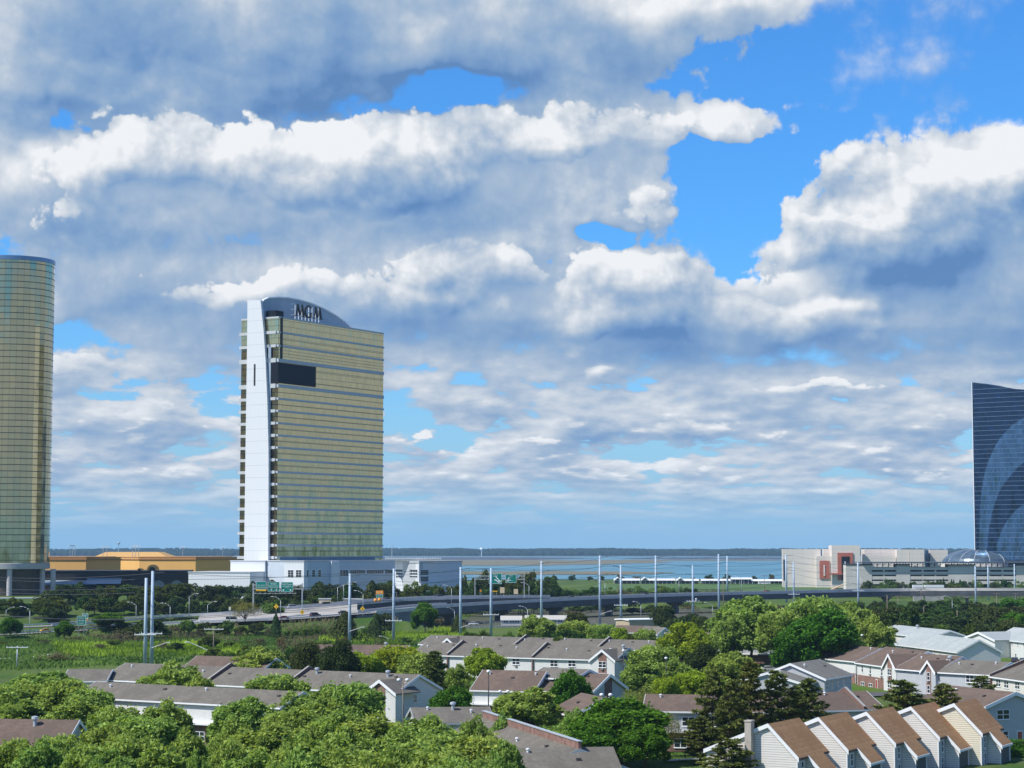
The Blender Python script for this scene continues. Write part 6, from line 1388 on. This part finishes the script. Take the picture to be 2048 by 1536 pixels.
# ---- wooden posts
WD = [(34, 1337, 1292, 1, 'wooden post with white crossarm on the left meadow', 3.2), (427, 1312, 1256, 1, 'wooden post with crossarm behind the dark brown roof', 3.2), (1775, 1254, 1190, 0, 'leftmost wooden post in the right grove', 1.6), (1797, 1232, 1191, 1, 'short wooden post with crossarm beside the leftmost one', 1.8), (1810, 1252, 1221, 0, 'plain short wooden post before the right grove', 0), (1843, 1234, 1176, 2, 'tall wooden post with two crossarms in the right grove', 2.6),
      (1848, 1246, 1212, 0, 'wooden post just right of the two armed post', 0), (1879, 1212, 1181, 0, 'wooden post below the viaduct at the right', 0), (1915, 1256, 1220, 0, 'plain wooden post above the pale roofs', 0), (1975, 1246, 1213, 0, 'wooden post left of the last armed post', 0), (1994, 1236, 1186, 1, 'wooden post carrying wires near the right edge', 1.6), (2032, 1232, 1186, 1, 'last wooden post at the right edge', 1.6), (1818, 1190, 1150, 0, 'thin wooden post against the garage', 0), (1447, 1236, 1160, 0, 'thin wooden post behind the grove', 0), (1529, 1190, 1150, 1, 'wooden post on the marina lawn', 2.4)]
for (px, yb, yt, n, lab, aw) in WD:
    B = at_z(px, yb, 0); zt = zrow(yt, B.y); t = thing('utility_post', lab, 'utility pole', tuple(B), 0, 'wooden utility posts'); mb = MB(); mb.tube((0, 0, -.4), (0, 0, zt), .24, .17, 7); mb.build('post', M_wood if px > 100 else M_galv, t, True)
    for k in range(n): mb = MB(); z = zt - .5 - 2.2 * k; mb.box(-aw, -.35, z, aw, -.17, z + .22); [mb.box(x * aw - .07, -.32, z + .22, x * aw + .07, -.2, z + .5) for x in (-.95, -.5, .5, .95)]; mb.build('crossarm', M_white if px < 500 else M_wood, t)
    if px == 427: mb = MB(); mb.tube((0, 0, 1.0), (-8, -.5, 4.6), .12, .08, 5); mb.box(-9.4, -.75, 4.5, -7.9, -.3, 4.75); mb.build('lamp_arm', M_white, t)
POLES['w1'] = (at_z(1775, 1254, 0), zrow(1191, at_z(1775, 1254, 0).y)); POLES['w2'] = (at_z(1843, 1234, 0), zrow(1178, at_z(1843, 1234, 0).y)); POLES['w3'] = (at_z(1994, 1236, 0), zrow(1190, at_z(1994, 1236, 0).y)); POLES['w4'] = (at_z(2032, 1232, 0), zrow(1188, at_z(2032, 1232, 0).y)); POLES['w5'] = (at_z(2120, 1240, 0), zrow(1196, at_z(2120, 1240, 0).y))
for dz, dx, lab in ((0, -1.5, 'left wire over the right grove'), (0, 1.5, 'right wire over the right grove'), (-3, 0, 'lower wire over the right grove')): wire(['w1', 'w2', 'w3', 'w4', 'w5'], dz, 0, lab, 1.0, dx)
# ---- courtyard lamps (post with one or two shoebox heads)
for (px, yb, yt, D, two, lab) in ((977, 1420, 1345, 372, 0, 'dark courtyard lamp post with white head beside the low brown roof'), (806, 1417, 1362, 368, 1, 'wooden post with two white floodlights by the striped gable'), (1247, 1362, 1303, 470, 0, 'courtyard lamp post right of the long white row'), (1008, 1412, 1385, 395, 1, 'low post with two floodlights before the low brown roof'), (1212, 1415, 1392, 352, 1, 'white twin floodlights above the brown roofed house'), (1724, 1292, 1272, 560, 0, 'small lamp above the brown roofed row'), (1332, 1350, 1318, 470, 0, 'white lamp head among the courtyard trees')):
    x = gx(px, D); zt = zrow(yt, D); t = thing('courtyard_lamp', lab, 'lamp', (x, D, 0)); mb = MB(); mb.tube((0, 0, -.2), (0, 0, zt), .13, .09, 7); mb.build('post', M_wood if two else M_dark, t, True)
    for s in ((-1, 1) if two else (0,)):
        mb = MB(); cx_ = s * .75
        if two: mb.tube((0, 0, zt - .5), (cx_, 0, zt - .1), .05, .05, 4)
        mb.lathe([(.14, zt - .1), (.34, zt + .05), (.36, zt + .32), (.15, zt + .46)], 8, (cx_, 0, 0)); mb.build('lamp_head', M_white, t, True)
# ---- signs
M_sg = mat('sign_green', (.0, .21, .155), .4); M_sy = mat('sign_yellow', (.85, .50, .02), .4); M_so = mat('sign_orange', (.85, .33, .03), .4); M_st = mat('sign_back_tan', (.62, .50, .33), .6); M_sc = mat('sign_text', (.80, .84, .82), .5)
def text_mesh(s, size):
    cu = bpy.data.curves.new('txt', 'FONT'); cu.body = s; cu.size = size; cu.align_x = 'CENTER'; cu.align_y = 'CENTER'; cu.extrude = .01
    o = bpy.data.objects.new('txt', cu); COL.objects.link(o); dg_ = bpy.context.evaluated_depsgraph_get(); me = bpy.data.meshes.new_from_object(o.evaluated_get(dg_)); bpy.data.objects.remove(o); bpy.data.curves.remove(cu)
    me.materials.clear(); me.materials.append(M_sc); return me
def panel(t, x, z, w, h, lines=(), m=None, y=0.0, name='sign_panel', band=None, arrows=(), border=True):
    b = MB(); b.box(x - w / 2, y, z - h / 2, x + w / 2, y + .12, z + h / 2); p = b.build(name, m or M_sg, t)
    if border:
        f = MB(); e = .12
        for q in ((x - w / 2, z - h / 2, x + w / 2, z - h / 2 + e), (x - w / 2, z + h / 2 - e, x + w / 2, z + h / 2), (x - w / 2, z - h / 2 + e, x - w / 2 + e, z + h / 2 - e), (x + w / 2 - e, z - h / 2 + e, x + w / 2, z + h / 2 - e)): f.box(q[0], y - .03, q[1], q[2], y - .002, q[3])
        f.build('border', M_sc, p)
    for (s, zz, sz) in lines:
        me = text_mesh(s, sz); o = bpy.data.objects.new('lettering', me); COL.objects.link(o); o.parent = p; o.rotation_euler = (PI / 2, 0, 0); o.location = (x, y - .03, z + zz)
    for (x0, z0, x1, z1, th) in arrows:
        a = MB(); A_, B_ = Vector((x0, z0)), Vector((x1, z1)); d = (B_ - A_).normalized(); n = Vector((-d.y, d.x)); hd = B_ - d * th * 2.2
        q = [A_ + n * th / 2, hd + n * th / 2, hd + n * th * 1.3, B_, hd - n * th * 1.3, hd - n * th / 2, A_ - n * th / 2]; a.prism([(x + v.x, z + v.y) for v in q], 'y', y - .05, y - .02); a.build('arrow', M_sc, p)
    if band: b = MB(); b.box(x - w / 2, y - .02, z - h / 2 - band, x + w / 2, y + .12, z - h / 2 - .003); b.build('yellow_band', M_sy, p)
    return p
def gantry(px0, px1, D, ytop, ybeam, ybase, label):
    A = Vector((gx(px0, D), D, zrow(ybase, D))); L = gx(px1, D) - A.x; H = zrow(ytop, D) - A.z; zb = zrow(ybeam, D) - A.z; t = thing('sign_gantry', label, 'sign gantry', tuple(A))
    for x in (0, L):
        for y in (0, 2.0): mb = MB(); mb.tube((x, y, 0), (x, y, H + .8), .2, .16, 7); mb.build('leg', M_galv, t)
    mb = MB()
    for z in (zb, H): 
        for y in (0, 1.6): mb.tube((-.5, y, z), (L + .5, y, z), .12, .12, 5)
    n = int(L / 2.0)
    for k in range(n):
        xa, xb = L * k / n, L * (k + 1) / n; mb.tube((xa, 0, zb if k % 2 else H), (xb, 0, H if k % 2 else zb), .07, .07, 4); mb.tube((xa, 1.6, H if k % 2 else zb), (xb, 1.6, zb if k % 2 else H), .07, .07, 4)
    for k in range(6): z = (zb - .5) * k / 6; mb.tube((L, 0, z), (L, 2, z + 1.6), .09, .09, 4)
    mb.build('truss', M_galv, t); return t, A
Dg = 912
t, A = gantry(506, 604, Dg, 1170, 1178, 1224, 'left sign gantry with three green overhead signs')
def SP(px0, px1, y0, y1, A, D): return (gx((px0 + px1) / 2, D) - A.x, zrow((y0 + y1) / 2, D) - A.z, gx(px1, D) - gx(px0, D), zrow(y0, D) - zrow(y1, D))
x, z, w, h = SP(512, 532.5, 1163, 1178.5, A, Dg); panel(t, x, z, w, h, [('Valet Garage', .1, .62), ('Guest Parking', -.8, .62)], y=-.35, band=.75)
x, z, w, h = SP(535.5, 559, 1163.5, 1182.5, A, Dg); panel(t, x, z, w, h, [('Borgata', 1.2, .85), ('SURFACE VALET', .2, .6), ('Garage  Parking', -.5, .55)], y=-.35, arrows=[(-1.0, -1.0, -1.0, -1.8, .3), (1.2, -1.0, 1.2, -1.8, .3)])
x, z, w, h = SP(562, 586, 1164, 1184, A, Dg); panel(t, x, z, w, h, [('MGM Tower', 1.2, .8), ('AC CAMPUS', .3, .65), ('Parking', -.4, .6)], y=-.35, arrows=[(-1.6, -1.0, -1.6, -1.8, .3), (1.6, -1.0, 1.6, -1.8, .3)])
mb = MB(); x0 = gx(510, Dg) - A.x; x1 = gx(590, Dg) - A.x; zz = zrow(1187, Dg) - A.z; mb.box(x0, -1.8, zz, x1, -1.6, zz + .15); [mb.box(x0 + (x1 - x0) * k / 8, -2.2, zz, x0 + (x1 - x0) * k / 8 + .7, -1.8, zz + .3) for k in range(9)]; mb.build('sign_lights', M_galv, t)
Dg = 1015
t, A = gantry(950, 1048.5, Dg, 1152, 1159, 1196, 'right sign gantry with two green overhead signs')
x, z, w, h = SP(978, 1003.5, 1146.5, 1167.5, A, Dg); panel(t, x, z, w, h, [('Borgata', 1.9, .7), ('SURFACE', 1.1, .55), ('MGM', -.6, .6)], y=-.35, arrows=[(.2, 1.0, 2.6, -1.9, .5), (-.4, -.5, 2.3, -2.0, .45)])
x, z, w, h = SP(1011, 1032.5, 1148.5, 1165.5, A, Dg); panel(t, x, z, w, h, [('NORTH', 1.4, .6), ('Bayfront', .8, .5), ('Airport', -1.0, .6)], y=-.35, arrows=[(-.8, .6, -2.1, -1.6, .4), (-.2, -.4, -2.0, -1.5, .35)])
def ground_sign(px0, px1, y0, y1, ybase, D, label, m=None, lines=(), name='road_sign', **kw):
    A = Vector((gx((px0 + px1) / 2, D), D, zrow(ybase, D))); t = thing(name, label, 'road sign', tuple(A)); w = gx(px1, D) - gx(px0, D); h = zrow(y0, D) - zrow(y1, D); z = zrow((y0 + y1) / 2, D) - A.z
    for s in (-.3, .3): mb = MB(); mb.tube((s * w, .15, -.2), (s * w, .15, z + h * .4), .08, .08, 5); mb.build('sign_post', M_galv, t)
    panel(t, 0, z, w, h, lines, m, **kw); return t
ground_sign(154.5, 172, 1232, 1250.5, 1280, 800, 'front green road sign with three lines at the left', lines=[('Marina', 1.0, .7), ('Borgata', 0, .7), ('Harbor', -1.0, .7)])
ground_sign(164.5, 176.5, 1226.5, 1237, 1255, 840, 'rear green road sign with a yellow band at the left', lines=[('EXIT', .2, .9)], band=.7)
tt = ground_sign(752, 766, 1188.5, 1195, 1203, 938, 'orange and green exit sign at the ramp nose', lines=[('Harbor', 0, .6)]); w = gx(766, 938) - gx(752, 938); panel(tt, 0, zrow(1184.5, 938) - tt.location.z, w + .2, 1.5, [('EXIT ONLY', 0, .5)], M_so, border=False)
for k, (px, y) in enumerate(((751, 1203), (759, 1202))): P = Vector((gx(px, 932), 932, zrow(y + 1, 932))); t = thing('crash_barrel', ('left' if k == 0 else 'right') + ' orange crash barrel below the exit sign', 'barrel', tuple(P), 0, 'orange crash barrels'); mb = MB(); mb.lathe([(.7, 0), (.65, 1.4), (.3, 1.5)], 10); mb.build('barrel', M_so, t, True)
ground_sign(1000, 1009, 1174.5, 1186, 1194, 1030, 'larger tan backed sign below the right gantry', M_st, border=False); ground_sign(1027.5, 1036, 1178, 1188, 1196, 1025, 'smaller tan backed sign right of the larger one', M_st, border=False)
ground_sign(984, 995, 1181.5, 1183.5, 1192, 1040, 'thin orange height bar sign beside the steel pole', M_sy, border=False); ground_sign(959.5, 963, 1179.5, 1183.5, 1194, 1040, 'small orange warning sign at the left gantry leg', M_so, border=False)
for (px, py, yb, D, lab) in ((552.5, 1213, 1226, 880, 'yellow diamond sign below the middle overhead sign'), (604.5, 1224.5, 1238, 858, 'yellow diamond sign below the right gantry leg'), (725, 1217.5, 1232, 872, 'yellow diamond sign at the foot of the lamp')):
    A = Vector((gx(px, D), D, zrow(yb, D))); z = zrow(py, D) - A.z; t = thing('warning_sign', lab, 'road sign', tuple(A), 0, 'yellow diamond signs'); mb = MB(); mb.tube((0, .1, -.2), (0, .1, z), .07, .07, 5); mb.build('sign_post', M_galv, t)
    mb = MB(); s = 1.05; mb.prism([(0, z - s), (s, z), (0, z + s), (-s, z)], 'y', -.05, 0); p = mb.build('sign_panel', M_sy, t); mb = MB(); mb.tube((-.2, -.09, z - .35), (.1, -.09, z), .07, .07, 4); mb.tube((.1, -.09, z), (-.1, -.09, z + .4), .07, .07, 4); mb.build('symbol', M_dark, p)
ground_sign(458, 461.5, 1214, 1220, 1236, 850, 'small white sign beside the bright green bush', M_white, border=False)
t, L, z, o3, d = slab('sand_wall', 'sand coloured retaining wall behind the rear carriageway', 'wall', 638, 770, 1198.5, 975, 968, 1.2, mat('sand_wall', (.58, .49, .38), .9, var=.1), zb=zrow(1209, 975))
# ---- vehicles
def car_proto(kind, paint, pr):
    t = thing('parked_car' if False else {'sedan': 'car', 'suv': 'suv', 'pickup': 'pickup_truck', 'van': 'van'}[kind], 'x', 'car', (0, 0, 0)); m = mat('paint_' + pr, paint, .25, spec=.6)
    H = {'sedan': 1.45, 'suv': 1.75, 'pickup': 1.8, 'van': 2.2}[kind]; L = {'sedan': 4.7, 'suv': 4.9, 'pickup': 5.6, 'van': 5.4}[kind]; W = 1.85
    b = MB(); prof = [(-L / 2, .35), (-L / 2, .8), (-L / 2 + .3, .95), (L / 2 - .9, .98), (L / 2 - .1, .78), (L / 2, .5), (L / 2, .35)]; b.prism(prof, 'y', -W / 2, W / 2); b.build('body', m, t)
    cab = {'sedan': [(-L / 2 + .5, .9), (-L / 2 + 1.2, H), (.5, H), (1.25, .92)], 'suv': [(-L / 2 + .1, .9), (-L / 2 + .4, H), (.6, H), (1.4, .95)], 'pickup': [(-.6, .9), (-.4, H), (.9, H), (1.6, .95)], 'van': [(-L / 2 + .05, .9), (-L / 2 + .1, H), (1.3, H), (2.2, .95)]}[kind]
    b = MB(); b.prism([(x, z - .05) for x, z in cab], 'y', -W / 2 + .12, W / 2 - .12); b.build('windows', M_glass, t)
    b = MB(); b.prism([(cab[1][0] - .05, H - .1), (cab[2][0] + .05, H - .1), (cab[2][0] - .05, H), (cab[1][0] + .05, H)], 'y', -W / 2 + .08, W / 2 - .08)
    for x0, x1 in ((cab[0], cab[1]), (cab[3], cab[2])): b.prism([(x0[0] - .06, .9), (x0[0] + .06, .9), (x1[0] + .06, H - .02), (x1[0] - .06, H - .02)], 'y', -W / 2 + .1, -W / 2 + .2)
    b.build('roof', m, t); wm_ = MB(); wm_.tube((0, -.12, 0), (0, .12, 0), .33, .33, 12); wme = wm_.mesh('wheel', M_dark)
    for sx in (-L / 2 + .9, L / 2 - .95):
        for sy in (-W / 2 + .08, W / 2 - .08): o = bpy.data.objects.new('wheel', wme); COL.objects.link(o); o.parent = t; o.location = (sx, sy, .33)
    for sy in (-.65, .65): b = MB(); b.box(L / 2 - .03, sy - .2, .6, L / 2 + .02, sy + .2, .76); b.build('headlight', M_sc, t); b = MB(); b.box(-L / 2 - .02, sy - .2, .65, -L / 2 + .03, sy + .2, .82); b.build('tail_light', mat('tail_red', (.4, .01, .01), .3), t)
    return t
CAR = {}
def on_line(line, px, w):
    L = offset(line, w); best = min(range(len(L) - 1), key=lambda i: abs((L[i].x / L[i].y * F * Cp + CX) - px)); a, b = L[best], L[best + 1]
    fpx = lambda p: p.x / p.y * F * Cp + CX; t_ = (px - fpx(a)) / (fpx(b) - fpx(a)); p = a.lerp(b, t_); return p, math.atan2((b - a).y, (b - a).x)
def car(kind, paint, pr, loc, rz, label):
    k = (kind, pr)
    if k not in CAR: CAR[k] = car_proto(kind, paint, pr); o = CAR[k]; o.location = loc; o.rotation_euler = (0, 0, rz); o['label'] = label; return o
    return dup(CAR[k], loc, rz, None, label)
for (ln, px, w, kind, paint, pr, rv, lab) in ((NEAR, 573, 3.2, 'sedan', (.30, .01, .02), 'red', 0, 'red sedan on the near carriageway'), (NEAR, 634, 6.5, 'suv', (.05, .01, .015), 'maroon', 0, 'dark maroon suv ahead of the red sedan'), (REAR, 657, 5.5, 'suv', (.015, .017, .03), 'black', 0, 'black suv on the rear carriageway below the sand wall'), (NEAR, 101, 4, 'sedan', (.75, .42, .02), 'yellow', 0, 'yellow taxi at the left end of the highway'),
        (REAR, 777, 6, 'sedan', (.03, .03, .04), 'charcoal', 0, 'charcoal car beside the exit sign'), (REAR, 881, 6, 'suv', (.04, .045, .05), 'grey', 0, 'dark grey suv on the ramp before the pavilion'), (NEAR, 395, 8, 'sedan', (.7, .7, .7), 'white', 0, 'white sedan above the dark brown roof on the highway'), (NEAR, 470, 4, 'van', (.7, .72, .74), 'white', 0, 'white van left of the red sedan'), (REAR, 520, 4, 'sedan', (.2, .21, .22), 'silver', 0, 'silver car below the left overhead sign'), (NEAR, 690, 9, 'sedan', (.03, .03, .04), 'charcoal', 0, 'charcoal car behind the wide cedar'), (REAR, 590, 6, 'suv', (.7, .7, .7), 'white', 0, 'white suv between the gantry legs'), (NEAR, 1015, 7, 'sedan', (.7, .7, .7), 'white', 0, 'white sedan on the viaduct above the booth'), (NEAR, 1290, 6, 'suv', (.2, .21, .22), 'silver', 0, 'silver suv on the viaduct above the depot'), (NEAR, 1530, 6, 'sedan', (.30, .01, .02), 'red', 0, 'red car far along the viaduct'),
        (NEAR, 1141, 5, 'pickup', (.015, .018, .02), 'darkpickup', 0, 'black pickup truck alone on the viaduct')):
    p, a = on_line(ln, px, w); car(kind, paint, pr, (p.x, p.y, p.z + .06), a + (PI if rv else 0), lab)
for (px, py, kind, paint, pr, a, lab) in ((947, 1250, 'sedan', (.7, .7, .7), 'white', .1, 'white car on the street left of the booth'), (1300, 1252, 'sedan', (.7, .7, .7), 'white', .1, 'white car on the street beside the depot'), (436, 1524, 'van', (.7, .72, .74), 'white', .5, 'white van half hidden below the brick ground floor'), (545, 1528, 'sedan', (.7, .7, .7), 'white', 1.0, 'white car under the bottom left treetops'), (2030, 1326, 'suv', (.02, .02, .025), 'black', 1.2, 'black suv parked by the white house at the right edge'), (2046, 1325, 'sedan', (.2, .21, .22), 'silver', 1.2, 'silver car parked beside the black suv at the right'), (1355, 1372, 'van', (.7, .72, .74), 'white', .2, 'white van in the courtyard under the yellow green trees'), (1538, 1342, 'sedan', (.7, .7, .7), 'white', .2, 'white car by the brick ground floor of the shaded block')):
    P = at_z(px, py, .35); car(kind, paint, pr, (P.x, P.y, .36), a, lab)
bs_ = thing('bus', 'white and green bus before the marina canopies', 'bus', (gx(1528, 2080), 2080, 0)); mb = MB(); mb.box(-6, -1.3, .5, 6, 1.3, 3.4); mb.build('body', M_white, bs_); mb = MB(); mb.box(-5.6, -1.34, 1.8, 5.6, -1.3, 2.8); mb.build('windows', M_glass, bs_); [MB().tube((x, -1.33, .5), (x, 1.33, .5), .5, .5, 10).build('wheel_axle', M_dark, bs_) for x in (-4, 4)]
# ---- fence and railing on the lower street
def railing(px0, px1, y0, y1, label, h=1.6, m=M_galv, group=None):
    A, B = at_z(px0, y0, 0), at_z(px1, y1, 0); d = B - A; L = d.length; t = thing('railing', label, 'railing', tuple(A), math.atan2(d.y, d.x), group); mb = MB(); [mb.box(0, -.05, z, L, .05, z + .12) for z in (h - .1, h * .5)]; mb.build('rails', m, t)
    me = MB(); me.box(-.07, -.07, 0, .07, .07, h); me = me.mesh('rail_post', m); n = min(95, int(L / 2.5))
    for k in range(n + 1): o = bpy.data.objects.new('rail_post', me); COL.objects.link(o); o.parent = t; o.location = (L * k / n, 0, 0)
railing(925, 1180, 1259, 1257, 'pale railing along the street below the viaduct'); railing(1340, 1460, 1522, 1519, 'dark thin fence before the pines at the bottom', 1.5, M_dark)
railing(905, 1190, 1249, 1247, 'far pale railing in front of the booths', 1.3, M_barr)
# ---- distant water towers and masts
for (px, yt, yb, D, r_, m_, lab) in ((237, 1083, 1099, 9800, 8, M_steel, 'distant dark water tower above the left woods'), (963, 1095, 1100, 10200, 9, M_white, 'distant white water tower above the middle woods')):
    zt = zrow(yt, D); t = thing('water_tower', lab, 'water tower', (gx(px, D), D, 0)); mb = MB(); mb.lathe([(r_ * .3, zt - r_ * 1.8), (r_, zt - r_ * 1.1), (r_, zt - r_ * .5), (r_ * .2, zt)], 12); mb.build('tank', m_, t, True); mb = MB(); mb.tube((0, 0, 0), (0, 0, zt - r_ * 1.7), 2, 1.6, 8); mb.build('stem', m_, t)
for (px, D, yt, lab) in ((139, 1400, 1092, 'leftmost'), (144, 1400, 1092, 'second'), (149, 1400, 1092, 'third'), (205, 1420, 1094, 'fourth'), (213, 1420, 1094, 'fifth'), (264, 1420, 1093, 'sixth'), (270, 1420, 1092, 'seventh'), (276, 1420, 1093, 'eighth'), (365, 1440, 1094, 'ninth'), (445, 1440, 1094, 'tenth'), (784, 3200, 1089, 'lone')):
    zt = zrow(yt, D); t = thing('light_mast', lab + ' thin mast counted from the left above the ochre roofs' if D < 2000 else 'lone thin mast right of the gold tower on the skyline', 'mast', (gx(px, D), D, 0), 0, 'thin masts over the ochre roofs' if D < 2000 else None); mb = MB(); mb.tube((0, 0, 0), (0, 0, zt), .3 if D < 2000 else .9, .18 if D < 2000 else .6, 5); mb.build('shaft', M_galv, t)
    if D < 2000: mb = MB(); mb.box(-1.6, -.2, zt, 1.6, .2, zt + .35); mb.build('head', M_white, t)
# ---- small red and tan hut, containers near the garage
hD = 1600; t = thing('hut', 'tan roofed red hut beside the parking garage', 'hut', (gx(1667, hD), hD, 0)); w_ = gx(1700, hD) - gx(1667, hD); zt = zrow(1167, hD); mb = MB(); mb.box(0, 0, 0, w_, 8, zt - 4); mb.build('wall', M_red, t); mb = MB(); mb.prism([(-1, zt - 4.2), (w_ * .75, zt), (w_ + 1, zt - .5), (w_ + 1, zt - 1), (w_ * .75, zt - .6), (-1, zt - 4.8)], 'y', -1, 9); mb.build('roof', mat('tan_roof', (.5, .36, .22), .9), t)
for k, (a_, b_) in enumerate(((1826, 1847), (1850, 1888))): x0 = gx(a_, 1400); t = thing('container', ('left' if k == 0 else 'long right') + ' pale container behind the viaduct', 'container', (x0, 1400, 0), 0, 'pale containers'); z1 = zrow(1170, 1400); mb = MB(); mb.box(0, 0, z1 - 3, gx(b_, 1400) - x0, 3, z1); mb.build('body', M_canopy if False else M_white, t); mb = MB(); mb.box(.3, .3, 0, gx(b_, 1400) - x0 - .3, 2.7, z1 - 3.01); mb.build('base', M_concrete, t)
# ================================================================ air
hz = MB(); hz.box(-20000, -3000, -2, 20000, 16500, 215)
hm = bpy.data.materials.new('air'); hm.use_nodes = True; t_ = hm.node_tree
for n in list(t_.nodes): t_.nodes.remove(n)
pv = t_.nodes.new('ShaderNodeVolumePrincipled'); pv.inputs['Density'].default_value = 3.8e-5; pv.inputs['Color'].default_value = (.44, .72, 1.0, 1)
pv.inputs['Anisotropy'].default_value = 0.0
oo = t_.nodes.new('ShaderNodeOutputMaterial'); t_.links.new(pv.outputs[0], oo.inputs['Volume'])
ho = hz.build('haze', hm); ho['kind'] = 'stuff'; ho['label'] = 'thin blue haze over the bay'
